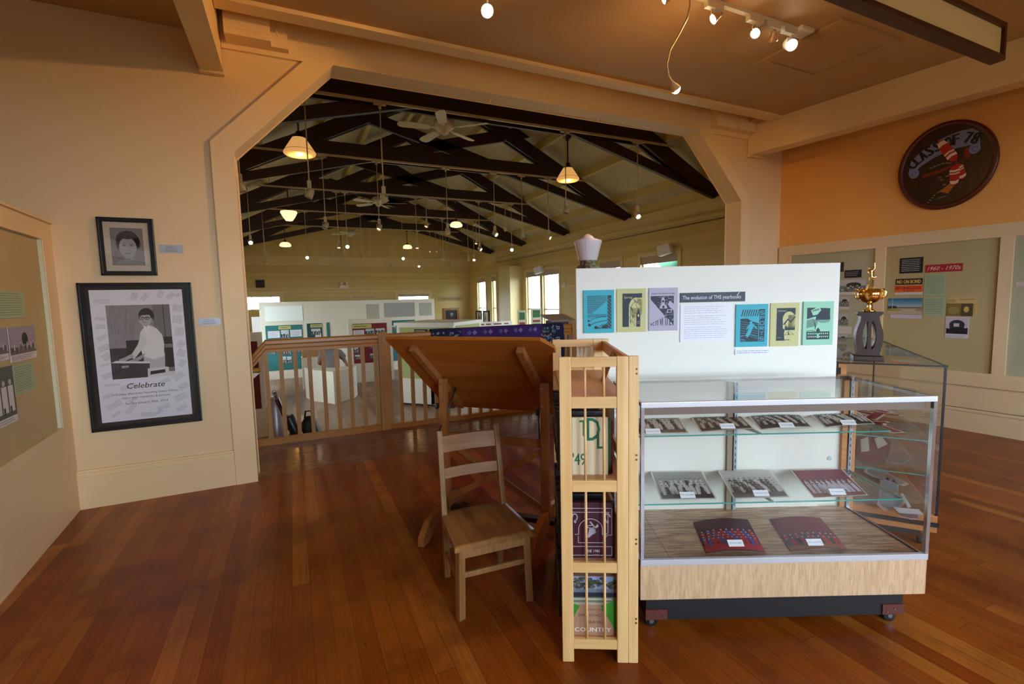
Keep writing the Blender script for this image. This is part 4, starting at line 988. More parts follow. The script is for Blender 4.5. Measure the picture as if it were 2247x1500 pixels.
# things leaning just past the balustrade
t = thing('folding_luggage_rack', 'reddish brown crossed-leg folding frame leaning beyond the balustrade', 'folding frame', tuple(PY(622, 940, 6.1)[:2])+(HF,))
g = K(96, 38, 22, .5)
for (a0, a1) in (((602, 860), (655, 985)), ((608, 878), (640, 935)), ((634, 925), (612, 1000)), ((648, 938), (618, 985))):
    p, q_ = PY(*a0, 6.1), PY(*a1, 6.1); mb = MB(); q2 = Vector(q_)
    mb.bar(p, q2 if q2.z > HF else q2, .025, .03, g); mb.build('frame_bar', parent=t)
p, q_ = PY(617, 985, 6.1), PY(617, 985, 6.1); p = Vector((p.x, 6.1, HF)); mb = MB(); mb.bar(p, q_, .025, .03, g); mb.bar(Vector((p.x+.2, 6.1, HF)), q_+Vector((.2, 0, .1)), .025, .03, g); mb.build('frame_bar', parent=t)
def blobbag(name, lab, cx, cy, cz, sx, sy, sz, m, cat):
    t = thing(name, lab, cat, (cx, cy, cz-sz))
    mb = MB(); mb.ball((cx, cy, cz), 1, m, sx, sy, sz, 16); mb.build('bag_body', parent=t)
    mb = MB(); mb.tube([(cx-sx*.3, cy, cz+sz*.9), (cx-sx*.2, cy, cz+sz*1.15), (cx+sx*.2, cy, cz+sz*1.15), (cx+sx*.3, cy, cz+sz*.9)], .012, m, 6); mb.build('strap', parent=t)
p = PY(669, 940, 6.1); blobbag('backpack', 'black backpack slumped beyond the balustrade', p.x+.05, 6.25, (p.z+HF)/2+.06, .15, .11, (p.z-HF)/2+.06, K(22, 24, 28, .5), 'bag')
p = PY(642, 930, 6.0)
t = thing('tripod_case', 'black cylindrical carrying case leaning beyond the balustrade', 'case', (p.x, 6.0, HF))
a0, a1 = PY(632, 912, 6.0), PY(662, 972, 6.0); d_ = (a1-a0).normalized(); e_ = a0+d_*((HF+.03-a0.z)/d_.z)
mb = MB(); mb.tube([a0, a0+d_*.02, a1, e_], [.05, .062, .06, .06], K(18, 19, 22, .35), 14); mb.build('case_body', parent=t)
t = thing('looped_pole', 'dark pole topped by two small metal loops leaning beyond the balustrade', 'pole', tuple(PY(604, 880, 6.05)[:2])+(HF,))
for k, (sx, sy) in enumerate(((602, 861), (604, 872))):
    c = PY(sx, sy, 6.05); mb = MB(); mb.tube([c+Vector((.022*math.cos(i*.785), 0, .03*math.sin(i*.785))) for i in range(9)], .005, K(150, 134, 110, .35), 6); mb.build('loop', parent=t)
c = PY(605, 876, 6.05); e2 = PY(640, 960, 6.05); d_ = (e2-c).normalized(); e2 = c+d_*((HF-c.z)/d_.z)
mb = MB(); mb.tube([c, (c+e2)/2+Vector((.02, 0, 0)), e2], [.012, .016, .012], K(70, 34, 22), 8); mb.build('shaft', parent=t)
t = thing('metal_cylinder', 'tall pale grey metal cylinder standing beyond the left balusters', 'cylinder', tuple(PY(603, 930, 6.35)[:2])+(HF,))
p = PY(603, 870, 6.35); mb = MB(); mb.lathe([(.10, HF), (.105, HF+.02), (.10, p.z-.12), (.06, p.z-.05), (.05, p.z-.02), (.055, p.z)], (p.x, 6.35, 0), K(168, 160, 170, .35, .3), 24); mb.build('can_body', parent=t)
# quilt thrown over the handrail of the second bay
QY = 5.405; xq0, xq1 = 1.47, 3.28; zq = 1.128
PUR, NAVY, LIL, GRN, BLU = K(70, 46, 132, .9), K(26, 32, 84, .9), K(144, 132, 200, .9), K(44, 76, 66, .9), K(92, 116, 178, .9)
n = 120; mb = MB(); Lq = xq1-xq0
rows_ = [(.0, zq-.50), (.0, zq-.3), (.0, zq-.05), (.012, zq-.012), (.055, zq+.004), (.098, zq-.012), (.11, zq-.05), (.115, zq-.5), (.12, zq-.92)]
vs = []
for j, (yy, zz) in enumerate(rows_):
    for i in range(n+1):
        vs.append((xq0+Lq*i/n, QY+yy+.004*math.sin(i*.35)*(abs(zz-zq) > .05)+(.02 if j < 2 else 0)*0, zz))
for j in range(len(rows_)-1):
    for i in range(n): mb.add([vs[j*(n+1)+i], vs[j*(n+1)+i+1], vs[(j+1)*(n+1)+i+1], vs[(j+1)*(n+1)+i]], [(0, 1, 2, 3)], PUR if .20*Lq < (i/n)*Lq < .82*Lq else NAVY, True)
A = Art(mb, (xq0, QY-.005, 0), (1, 0, 0), (0, 0, 1), .001)
rng = random.Random(5)
for k in range(26):
    u = .02+k*Lq/26
    if 4 < k < 21 and k % 3 != 2:
        for r_ in range(0, 3): A.poly([(u, zq-.06-.15*r_), (u+.032, zq-.028-.15*r_), (u+.064, zq-.06-.15*r_), (u+.032, zq-.092-.15*r_)], LIL if (k+r_) % 3 else BLU, 2)
for lo, hi in ((.0, .19*Lq), (.80*Lq, .93*Lq)):
    for k in range(130):
        u, v = rng.uniform(lo, hi), zq-rng.uniform(.03, .46)
        A.poly([(u, v), (u+.016, v+.016), (u+.032, v), (u+.016, v-.016)], [GRN, BLU, GRN, K(150, 150, 150, .9)][k % 4 if k % 7 else 3], 2+.01*k)
for k in range(3):
    for dx in (0, .025):
        for dz in (0, .025): A.poly([(.935*Lq+dx, zq-.07-.14*k+dz), (.943*Lq+dx, zq-.06-.14*k+dz), (.951*Lq+dx, zq-.07-.14*k+dz), (.943*Lq+dx, zq-.08-.14*k+dz)], K(190, 186, 170), 4)
tag(mb.build('quilt', o=(xq0, QY, .5)), 'purple and navy patchwork quilt with pale lilac diamonds thrown over the handrail', 'quilt')
p = PY(1215, 700, 6.2)
t = thing('slanted_reading_desk', 'grey slanted desk top behind the right end of the quilt', 'reading desk', (p.x, 6.3, HF))
a0, b0 = PY(1200, 697, 6.25), PY(1251, 700, 6.25)
mb = MB(); mb.prism([(a0.x, 6.1, a0.z-.06), (b0.x, 6.1, a0.z-.06), (b0.x, 6.45, a0.z+.02), (a0.x, 6.45, a0.z+.02)], (0, 0, .025), K(150, 146, 140, .5)); mb.build('desk_top', parent=t)
mb = MB(); mb.box(a0.x+.06, 6.18, HF, b0.x-.06, 6.4, a0.z-.045, K(90, 76, 70)); mb.build('desk_body', parent=t)
# far exhibits on the right of the hall
Yg = 12.4
for i, (px, py, lab) in enumerate((((1137, 681, 1154, 745)), ((1167, 676, 1188, 745)))) if False else []: pass
for (a_, b_, c_, d_, lab) in ((1138, 681, 1154, 760, 'narrow cream standing banner with green and red fields beside the boxed column'), (1167, 676, 1188, 760, 'narrow cream standing banner with green and red fields before the tall window')):
    yy = 9.6; q = pl(yy); u0, v0, u1, v1 = q.rect(a_, b_, c_, d_)
    t = thing('standing_banner', lab, 'banner', ((u0+u1)/2, yy, HF))
    mb = MB(); mb.box(u0, yy, HF+.03, u1, yy+.03, v1, K(206, 200, 164)); mb.build('banner_board', parent=t)
    mb = MB(); mb.box(u0-.02, yy-.12, HF, u1+.02, yy+.15, HF+.03, K(60, 60, 60)); mb.build('banner_foot', parent=t)
    w = u1-u0
    for (f0, f1, c) in ((.03, .15, K(40, 104, 48)), (.19, .23, K(132, 44, 38)), (.245, .33, K(132, 44, 38) if a_ < 1150 else K(84, 140, 62)), (.35, .6, K(84, 140, 62))):
        mb = MB(); Art(mb, (u0, yy-.001, v1), (1, 0, 0), (0, 0, 1), .002).rect(w*.12, -f1*1.4, w*.88, -f0*1.4, c); mb.build('printed_field', parent=t)
yy = 10.4; q = pl(yy); u0, v0, u1, v1 = q.rect(1050, 705, 1125, 760)
t = thing('low_exhibit', 'low white panel with a row of dark red headings in front of the boxed column', 'panel', ((u0+u1)/2, yy, HF))
mb = MB(); mb.box(u0, yy, HF, u1, yy+.05, v1, M['panelwhite']); mb.build('panel_board', parent=t)
for k, (a_, b_) in enumerate(((.05, .17), (.22, .36), (.44, .67), (.75, .88))):
    mb = MB(); A = Art(mb, (u0, yy-.001, v1), (1, 0, 0), (0, 0, 1), .002); w = u1-u0
    A.rect(a_*w, -.075, b_*w, -.045, K(132, 66, 54)); A.rect(a_*w, -.4, b_*w, -.1, K(228, 226, 224)); mb.build('printed_heading', parent=t)
q = Pl((7.0, 0, 0), (0, -1, 0))
card('small_print', q, (1104, 686, 1112, 697), 'tiny unframed print on the hall side wall under the vent', 'print', K(176, 156, 110), lambda A, w, h: A.ell(w*.5, h*.4, w*.3, h*.3, K(70, 56, 40)), off=.01, th=.008, eps=.003)
for (px, py, lab) in ((1183, 592, 'white box loudspeaker angled from the top corner of the double hall window'), (1460, 548, 'white box loudspeaker above the hall window, over the yearbook board')):
    p = PX(px, py, 6.86); t = thing('loudspeaker', lab, 'loudspeaker', (6.98, p.y, p.z))
    s = .13 if px < 1300 else .12
    mb = MB(); mb.bar((6.9, p.y-s, p.z+.03), (6.8, p.y+s, p.z-.03), .16, .2, K(220, 220, 222, .5), c=.015); mb.build('speaker_box', parent=t)
    mb = MB(); mb.bar((7.0, p.y, p.z), (6.88, p.y, p.z), .03, .03, K(200, 200, 200)); mb.build('wall_bracket', parent=t)
# ------------------------------------------------------------------ pictures on the arch wall
WP = Pl((0, 4.38, 0), (1, 0, 0))
def frame_parts(t, x0, x1, z0, z1, f, th, m, prof=True):
    mb = MB()
    for a, b, c, d in ((x0, x1, z1-f, z1), (x0, x1, z0, z0+f), (x0, x0+f, z0+f, z1-f), (x1-f, x1, z0+f, z1-f)):
        mb.box(a, 4.38-th*.8, c, b, 4.38, d, m)
    for a, b, c, d in ((x0, x1, z1-f*.45, z1), (x0, x1, z0, z0+f*.45), (x0, x0+f*.45, z0, z1), (x1-f*.45, x1, z0, z1)):
        mb.box(a, 4.38-th, c, b, 4.38-th*.7, d, m, .003)
    return mb.build('frame', parent=t)
x0, x1, z0, z1 = -1.378, -.696, .562, 1.650
t = thing('framed_poster', 'large black-framed tribute poster covered in handwritten notes around a black and white photograph', 'picture', (x0, 4.38, z0))
frame_parts(t, x0, x1, z0, z1, .034, .028, M['black'])
mb = MB(); mb.box(x0+.03, 4.365, z0+.03, x1-.03, 4.379, z1-.03, K(26, 26, 28, .8)); mb.build('mat_board', parent=t)
px0, px1, pz0, pz1 = x0+.062, x1-.062, z0+.062, z1-.052
pw, ph = px1-px0, pz1-pz0
PA = K(240, 238, 250, .6, name='poster_paper'); NOTE = K(66, 62, 72, .7)
def poster(A):
    rng = random.Random(11)
    # photograph
    a, b, c, d = pw*.155, ph*.325, pw*.845, ph*.885
    A.rect(a, b, c, d, K(150, 142, 146), 1)
    G = lambda v: K(v, v-4, v-2)
    A.rect(a, b, c, b+(d-b)*.42, G(62), 1.2); A.rect(c-(c-a)*.28, b+(d-b)*.4, c, d, G(118), 1.3); A.rect(c-(c-a)*.12, b+(d-b)*.42, c-(c-a)*.10, d, G(80), 1.5)
    W2, H2 = c-a, d-b
    for k in range(150):      # grain of the plywood wall
        u = a+W2*rng.uniform(.02, .44); v = b+H2*rng.uniform(.45, .88); A.line([(u, v), (u+.006*rng.uniform(-1, 1), v+.03), (u+.01*rng.uniform(-1, 1), v+.055), (u, v+.08)], .0011, G(124 if k % 2 else 174), 1.6)
    A.rect(a+W2*.26, b+H2*.24, a+W2*.5, b+H2*.52, G(46), 1.7)
    A.rect(a+W2*.86, b+H2*.1, c, b+H2*.55, G(30), 1.7)
    for k in range(3): A.rect(a+W2*.87, b+H2*(.40+.018*k), c-.004, b+H2*(.408+.018*k), G(180), 1.8)
    # figure: skirt, blouse, arms, head
    S_ = lambda L_: [(a+W2*x, b+H2*y) for x, y in L_]
    A.poly(S_([(.50, .08), (.84, .12), (.86, .33), (.52, .36)]), G(196), 2)
    A.poly(S_([(.50, .30), (.46, .50), (.50, .63), (.57, .70), (.66, .715), (.76, .67), (.84, .58), (.86, .45), (.84, .28), (.66, .24)]), K(232, 230, 228), 2.1)
    A.poly(S_([(.50, .60), (.44, .46), (.33, .33), (.30, .30), (.36, .26), (.47, .36), (.60, .50)]), K(220, 218, 216), 2.2)
    A.poly(S_([(.33, .335), (.20, .285), (.13, .27), (.12, .24), (.2, .235), (.30, .27), (.37, .29)]), G(176), 2.3)
    A.poly(S_([(.55, .34), (.38, .27), (.26, .24), (.18, .21), (.15, .175), (.24, .17), (.34, .2), (.5, .27)]), G(164), 2.4)
    A.poly(S_([(.56, .70), (.66, .70), (.65, .76), (.57, .76)]), G(150), 2.3)
    A.poly(S_([(.60, .60), (.55, .71), (.585, .715)]), K(246, 246, 246), 2.6); A.poly(S_([(.60, .60), (.66, .715), (.62, .715)]), K(246, 246, 246), 2.6)
    cx, cy = a+W2*.60, b+H2*.81
    A.ell(cx+.006, cy+.022, W2*.125, H2*.105, G(40), 2.5, 22); A.ell(cx-.004, cy-.008, W2*.10, H2*.092, G(184), 2.7, 22)
    A.poly([(cx-W2*.11, cy+.012), (cx-W2*.07, cy+.048), (cx+W2*.05, cy+.052), (cx+W2*.10, cy+.012), (cx+W2*.06, cy+.028), (cx-W2*.05, cy+.026)], G(40), 2.9)
    A.ell(cx+W2*.093, cy-.01, .006, .013, G(160), 2.9)
    for e in (-1, 1): A.arc(cx-.008+e*.0175, cy+.003, .0145, .0105, 0, 360, .0042, G(30), 3.1, 12); A.ell(cx-.008+e*.0175, cy+.003, .004, .003, G(60), 3.1, 8)
    A.line([(cx-.026, cy+.007), (cx+.045, cy+.007)], .003, G(30), 3.1); A.line([(cx-.014, cy+.0), (cx-.018, cy-.013), (cx-.009, cy-.016)], .0022, G(120), 3.1); A.line([(cx-.022, cy-.026), (cx+.004, cy-.025)], .003, G(90), 3.1)
    A.poly(S_([(0, 0), (.58, 0), (.60, .19), (.52, .22), (.02, .20), (0, .235)]), G(60), 3.2); A.poly(S_([(0, .225), (.08, .25), (.60, .215), (.6, .19)]), K(226, 226, 226), 3.3)
    A.poly(S_([(.55, 0), (1, 0), (1, .10), (.86, .13), (.56, .12)]), K(220, 220, 220), 3.4); A.poly(S_([(.59, .03), (.84, .05), (.84, .095), (.60, .08)]), G(34), 3.5); A.rect(a+W2*.9, b+H2*.06, c, b+H2*.12, G(120), 3.5)
    for k in range(5): A.poly(S_([(.15+.022*k, .175), (.165+.022*k, .14+.004*k), (.18+.022*k, .145), (.175+.022*k, .18)]), G(176), 3.6)
    # printed words
    A.text('Celebrate', pw*.5, ph*.245, ph*.042, K(40, 38, 44), w=pw*.42, al='c', shear=.22, bold=.0004)
    A.text('a Sunday afternoon honoring Gwen Gibson', pw*.5, ph*.199, ph*.017, K(60, 58, 64), w=pw*.72, al='c')
    A.text('share your memories & pictures', pw*.5, ph*.168, ph*.017, K(60, 58, 64), w=pw*.53, al='c')
    A.text('Sunday January 26th, 2014', pw*.5, ph*.124, ph*.018, K(60, 58, 64), w=pw*.47, al='c')
    # handwriting too small to read, in tilted clumps round the margin
    spots = [(.04, .93, .17, 4, 0), (.42, .93, .10, 5, 1.2), (.53, .93, .1, 4, .9), (.72, .94, .1, 4, 1.3), (.81, .94, .12, 4, .7), (.92, .95, .06, 3, .7), (.04, .80, .11, 3, -.1), (.04, .74, .1, 4, 0), (.03, .64, .12, 4, .5),
             (.03, .57, .13, 5, .4), (.05, .50, .1, 6, .7), (.05, .44, .08, 2, .2), (.04, .36, .12, 5, .4), (.06, .29, .16, 2, 0), (.03, .20, .12, 3, .3), (.88, .83, .1, 7, 1.4), (.87, .74, .11, 7, 1.4), (.88, .64, .11, 7, 1.45), (.88, .56, .1, 5, .8),
             (.88, .48, .1, 6, 1.2), (.88, .40, .1, 5, 1.0), (.80, .31, .14, 6, .6), (.86, .23, .12, 5, .5), (.80, .15, .15, 6, .4), (.60, .08, .15, 4, .3), (.82, .05, .13, 4, .6), (.05, .12, .18, 5, .5), (.25, .06, .16, 4, .9), (.42, .05, .14, 4, -.1), (.22, .26, .18, 4, .3), (.66, .28, .12, 4, .5), (.1, .045, .12, 3, .6), (.30, .15, .1, 3, .6), (.55, .03, .12, 3, .5)]
    for u, v, w, n, ang in spots:
        for k in range(n):
            ca, sa = math.cos(ang), math.sin(ang); pts = []
            for i in range(40):
                q = w*pw*i/39*rng.uniform(.97, 1.0); r_ = rng.uniform(-.0028, .0028)-k*.0085
                pts.append((min(max(u*pw+q*ca-r_*sa, .004), pw-.004), min(max(v*ph+q*sa+r_*ca, .004), ph-.004)))
            A.line(pts, .0010, NOTE, 1)
sheet('poster_print', (px0, 4.364, pz0), (1, 0, 0), (0, 0, 1), pw, ph, .002, PA, parent=t, art=poster, eps=.00025)
mb = MB(); mb.box(x0+.03, 4.3585, z0+.03, x1-.03, 4.36, z1-.03, glass('poster_glazing', (.97, .97, .97))); mb.build('glazing', parent=t)
x0, x1, z0, z1 = -1.232, -.902, 1.703, 2.120
t = thing('framed_portrait', 'small black-framed grey portrait of a smiling woman hanging above the large poster', 'picture', (x0, 4.38, z0))
frame_parts(t, x0, x1, z0, z1, .032, .026, M['black'])
def port(A):
    w, h = x1-x0-.06, z1-z0-.06
    a, b, c, d = w*.145, h*.12, w*.86, h*.88
    G = lambda v: K(v, v, v+2)
    A.rect(a, b, c, d, G(134), 1)
    W2, H2 = c-a, d-b; S_ = lambda L_: [(a+W2*x, b+H2*y) for x, y in L_]
    A.poly(S_([(.05, 0), (.12, .08), (.32, .17), (.68, .17), (.88, .09), (.97, 0)]), G(150), 1.5)
    A.poly(S_([(.38, .1), (.38, .3), (.64, .3), (.64, .1)]), G(158), 1.7)
    A.ell(a+W2*.52, b+H2*.66, W2*.36, H2*.27, G(62), 2, 26); A.ell(a+W2*.28, b+H2*.56, W2*.13, H2*.15, G(62), 2, 16); A.ell(a+W2*.78, b+H2*.60, W2*.13, H2*.16, G(62), 2, 16)
    A.ell(a+W2*.51, b+H2*.48, W2*.27, H2*.27, G(170), 2.5, 26)
    A.poly(S_([(.24, .62), (.36, .72), (.55, .70), (.76, .74), (.80, .62), (.78, .84), (.5, .92), (.26, .84)]), G(66), 2.8)
    for e in (-1, 1):
        A.ell(a+W2*(.51+e*.11), b+H2*.535, W2*.05, H2*.016, G(60), 3, 10); A.line(S_([(.51+e*.05, .575), (.51+e*.12, .592), (.51+e*.18, .575)]), .003, G(90), 3)
    A.line(S_([(.52, .52), (.54, .43), (.49, .42)]), .0025, G(140), 3); A.poly(S_([(.41, .355), (.47, .335), (.55, .335), (.62, .36), (.55, .31), (.46, .31)]), G(80), 3)
sheet('portrait_print', (x0+.03, 4.366, z0+.03), (1, 0, 0), (0, 0, 1), x1-x0-.06, z1-z0-.06, .01, K(214, 202, 184, .7), parent=t, art=port, eps=.00025)
mb = MB(); mb.box(x0+.03, 4.3595, z0+.03, x1-.03, 4.361, z1-.03, glass('portrait_glazing', (.97, .97, .97), 1.6)); mb.build('glazing', parent=t)
for px, l2, lab in (((350, 537, 402, 555), 'ANNIE MOOR', 'small silver memorial plate beside the small portrait'), ((435, 697, 484, 714), 'GWEN GIBSON', 'small dull silver memorial plate beside the large poster')):
    u0, v0, u1, v1 = WP.rect(*px); w, h = u1-u0, v1-v0
    def pa(A):
        c = K(70, 74, 84)
        A.text('In Memory of', w/2, h*.70, h*.13, c, al='c'); A.text(l2, w/2, h*.50, h*.13, c, al='c'); A.scrib(w*.2, h*.13, w*.8, h*.42, 2, c, h*.045, ragged=0)
        for a in (.04, .96):
            for b in (.1, .9): A.ell(w*a, h*b, h*.03, h*.03, K(60, 60, 60))
    tag(sheet('memorial_plate', (u0, 4.376, v0), (1, 0, 0), (0, 0, 1), w, h, .004, K(186, 190, 200, .3, .6, name='satin_silver'), art=pa, eps=.0003), lab, 'plaque')
# ------------------------------------------------------------------ display wall on the left
LWP = Pl((lw(4.38), 4.38, 0), (-.0612, 1, 0))
def wallbox(mb, P_, u0, u1, v0, v1, d0, d1, m): mb.prism([P_.pt(u0, v0, d0), P_.pt(u1, v0, d0), P_.pt(u1, v1, d0), P_.pt(u0, v1, d0)], P_.N*(d1-d0), m)
ue, vt = LWP.uv(84, 523, .03)[0], LWP.uv(80, 523, .03)[1]; vb = LWP.uv(118, 946, .03)[1]; vtop = LWP.uv(90, 484, .05)[1]
mb = MB()
wallbox(mb, LWP, -4.0, 0, vt, vtop, 0, .05, M['wains']); wallbox(mb, LWP, -4.0, 0, 0, vb, 0, .05, M['wains']); wallbox(mb, LWP, ue, 0, vb, vt, 0, .05, M['wains']); wallbox(mb, LWP, -4.0, -3.6, vb, vt, 0, .05, M['wains'])
wallbox(mb, LWP, -4.0, 0, vtop, vtop+.015, 0, .065, M['wains'])
struct(mb, 'trim_12', o=LWP.pt(0, 0))
mb = MB(); wallbox(mb, LWP, -4.4, 0, 0, vtop, -.12, 0, M['wall']); struct(mb, 'wall_partition', o=LWP.pt(0, 0))
mb = MB(); wallbox(mb, LWP, -3.6, ue, vb, vt, 0, .025, M['olive'])
wallbox(mb, LWP, ue-.014, ue, vb, vt, .025, .045, K(206, 206, 176))  # bevel edge, paler because the light falling on it is painted in
tag(mb.build('display_board', o=LWP.pt(ue, vb)), 'olive linen display panel set in a cream frame on the left-hand wall', 'display board')
NG = K(160, 178, 140, .8)
def lcard(name, px, lab, cat, base, art=None, **k): return card(name, LWP, px, lab, cat, base, art, th=.003, off=.03, **k)
lines = lambda n, c=K(104, 116, 96): (lambda A, w, h: A.scrib(w*.06, h*.08, w*.94, h*.94, n, c, h/n*.22, ragged=.12))
lcard('text_card', (-32, 638, 40, 698), 'pale green text card, topmost on the left-hand display wall', 'card', NG, lines(10))
def oldphoto(A, w, h):
    A.rect(w*.0, h*.2, w, h, K(150, 144, 160), 1); A.rect(0, h*.2, w, h*.42, K(106, 100, 92), 1.4)
    A.ell(w*.58, h*.62, w*.12, h*.2, K(40, 40, 34), 1.6); A.rect(w*.57, h*.36, w*.6, h*.6, K(40, 40, 34), 1.6)
    rng = random.Random(4)
    for i in range(12): u = w*(.06+.08*i); v = h*rng.uniform(.38, .5); A.rect(u, v-h*.14, u+w*.035, v, K(*(3*[rng.choice([60, 200, 120])])), 2); A.ell(u+w*.017, v+h*.02, w*.014, h*.024, K(196, 190, 186), 2)
    A.scrib(w*.03, h*.03, w*.9, h*.17, 3, K(120, 116, 120), h*.02)
lcard('photograph', (4, 716, 64, 791), 'old photograph of a field gathering with a tree, captioned, on the left-hand display wall', 'photograph', K(206, 200, 206), oldphoto)
lcard('photograph', (-60, 722, 1, 796), 'captioned photograph cut by the left edge, on the display wall', 'photograph', K(206, 200, 206), oldphoto)
lcard('text_card', (14, 797, 61, 862), 'pale green text card beside the tall team photograph on the left-hand display wall', 'card', NG, lines(11))
def team(A, w, h):
    A.rect(0, h*.12, w, h, K(90, 92, 76), 1); rng = random.Random(2)
    for i in range(3):
        u = w*(.2+.3*i); A.rect(u-w*.12, h*.2, u+w*.12, h*.66, K(206, 204, 200), 2); A.ell(u, h*.72, w*.07, h*.05, K(190, 180, 172), 2.2); A.rect(u-w*.1, h*.17, u-w*.02, h*.3, K(60, 60, 60), 2.4)
    A.scrib(w*.05, h*.02, w*.9, h*.1, 2, K(120, 116, 120), h*.012)
lcard('photograph', (-34, 806, 18, 938), 'tall photograph of standing ball players, lowest on the left-hand display wall', 'photograph', K(210, 206, 206), team)
# ------------------------------------------------------------------ display wall on the right
RWP = Pl((rw(4.38), 4.38, 0), (.0818, -1, 0))
fr_t = (RWP.uv(1940, 517, .04)[1]+RWP.uv(2230, 487, .04)[1])/2; fr_b = (RWP.uv(2100, 843, .04)[1]+RWP.uv(2240, 859, .04)[1])/2
pan = [(1733, 1917, 'sage'), (1939, 2187, 'olive'), (2217, 2420, 'sage')]
pt_ = (RWP.uv(1945, 542, .02)[1]+RWP.uv(2188, 522, .02)[1])/2; pb2 = (RWP.uv(1935, 800, .02)[1]+RWP.uv(2177, 817, .02)[1])/2
us = [(RWP.uv(a, 670, .02)[0], RWP.uv(b, 670, .02)[0]) for a, b, _ in pan]; us[2] = (us[2][0], us[2][0]+1.2)
mb = MB()
wallbox(mb, RWP, .02, us[2][1]+.1, pt_, fr_t, 0, .04, M['wains']); wallbox(mb, RWP, .02, us[2][1]+.1, fr_b, pb2, 0, .04, M['wains'])
e = [.02]+[x for u in us for x in u]+[us[2][1]+.1]
for i in range(0, len(e), 2): wallbox(mb, RWP, e[i], e[i+1], pb2, pt_, 0, .04, M['wains'])
struct(mb, 'trim_13', o=RWP.pt(.02, fr_b))
for i, (u, v) in enumerate(us):
    mb = MB(); wallbox(mb, RWP, u, v, pb2, pt_, 0, .015, M[pan[i][2]])
    tag(mb.build('display_board', o=RWP.pt(u, pb2)), ['sage linen display panel behind the trophy', 'olive linen display panel carrying the red 1960 to 1970s heading', 'grey green display panel cut by the right edge of the picture'][i], 'display board')
bc = (RWP.uv(2100, 893, .03)[1]+RWP.uv(2240, 913, .03)[1])/2
mb = MB(); wallbox(mb, RWP, .0, 7.2, 0, bc, 0, .028, M['wains']); wallbox(mb, RWP, .0, 7.2, bc-.03, bc, 0, .04, M['wains']); struct(mb, 'baseboard_right', o=RWP.pt(0, 0))
mb = MB(); wallbox(mb, RWP, -.0, 7.2, bc, fr_b, 0, .004, M['wains']); struct(mb, 'trim_14', o=RWP.pt(0, bc))
def rcard(name, px, lab, cat, base, art=None, **k): return card(name, RWP, px, lab, cat, base, art, th=.003, off=.019, **k)
def onbond(txt, c):
    def f(A, w, h): A.text(txt, w/2, h*.2, h*.6, c, w=w*.88, al='c', bold=.0015)
    return f
rcard('text_card', (1976, 565, 2027, 599), 'black text card left of the red decade heading', 'card', K(20, 19, 22), lambda A, w, h: A.scrib(w*.09, h*.1, w*.92, h*.92, 7, K(176, 172, 170), h*.04, ragged=.08))
rcard('decade_heading', (2032, 579, 2114, 596), 'red heading card with the years 1960 - 1970s', 'heading card', K(166, 26, 34), lambda A, w, h: A.text('1960 - 1970s', w/2, h*.25, h*.5, K(226, 208, 196), w=w*.88, al='c', shear=.35))
rcard('bumper_sticker', (1967, 611, 2026, 624), 'black bumper sticker reading no on bond in yellow', 'sticker', K(24, 26, 26), onbond('NO ON BOND', K(226, 176, 84)))
def keep(A, w, h):
    A.text('KEEP OUR HIGH SCHOOL', w/2, h*.38, h*.46, K(70, 24, 14), w=w*.92, al='c', bold=.0008); A.scrib(w*.3, h*.1, w*.7, h*.26, 1, K(70, 24, 14), h*.1, ragged=0)
rcard('bumper_sticker', (1965, 626, 2026, 640), 'orange bumper sticker reading keep our high school', 'sticker', K(232, 88, 24), keep)
rcard('caption_strip', (1965, 641, 2026, 646), 'white caption strip under the orange sticker', 'caption', K(206, 196, 196))
rcard('text_card', (2030, 601, 2078, 648), 'pale green text card directly under the red decade heading', 'card', NG, lines(13))
rcard('text_card', (2028, 652, 2077, 692), 'pale green text card between the beach photograph and the newspaper', 'card', NG, lines(9))
def beach(A, w, h):
    for i in range(6): A.rect(0, h*(.45+.55*i/6), w, h*(.45+.55*(i+1)/6), K(150-22*i, 176-14*i, 190-8*i), 1)
    A.rect(0, 0, w, h*.38, K(186, 166, 140), 1); A.rect(0, h*.36, w, h*.46, K(120, 110, 84), 1.5); A.poly([(0, h*.2), (w*.45, h*.22), (w*.4, h*.3), (0, h*.34)], K(156, 150, 50), 2); A.poly([(w*.8, h*.2), (w, h*.2), (w, h*.36), (w*.85, h*.34)], K(160, 140, 80), 2)
    A.poly([(0, h*.34), (w*.28, h*.36), (w*.27, h*.5), (w*.12, h*.54), (0, h*.5)], K(36, 52, 50), 2.2); A.rect(w*.13, h*.3, w*.145, h*.96, K(190, 200, 204), 2.5)
rcard('photograph', (1950, 654, 2025, 689), 'colour photograph of a beach under a deep blue sky', 'photograph', K(90, 130, 150), beach)
rcard('caption_strip', (1955, 690, 2024, 698), 'pale caption strip under the beach photograph', 'caption', K(196, 186, 200))
def news(A, w, h):
    A.text('Argus-Courier', w*.95, h*.86, h*.09, K(76, 56, 36), w=w*.52, al='r'); A.scrib(w*.02, h*.72, w*.34, h*.9, 2, K(96, 74, 48), h*.03); A.rect(0, 0, w*.9, h*.68, K(128, 106, 52), 1); A.rect(w*.5, 0, w*.9, h*.66, K(84, 66, 34), 1.3)
    A.ell(w*.68, h*.36, w*.09, h*.16, K(206, 170, 96), 2); A.ell(w*.25, h*.3, w*.2, h*.2, K(150, 130, 70), 2); A.scrib(w*.91, h*.05, w*.98, h*.66, 8, K(90, 70, 46), h*.02)
rcard('newspaper_clipping', (2079, 652, 2144, 693), 'yellowed newspaper clipping with two photographs', 'newspaper', K(206, 172, 108), news)
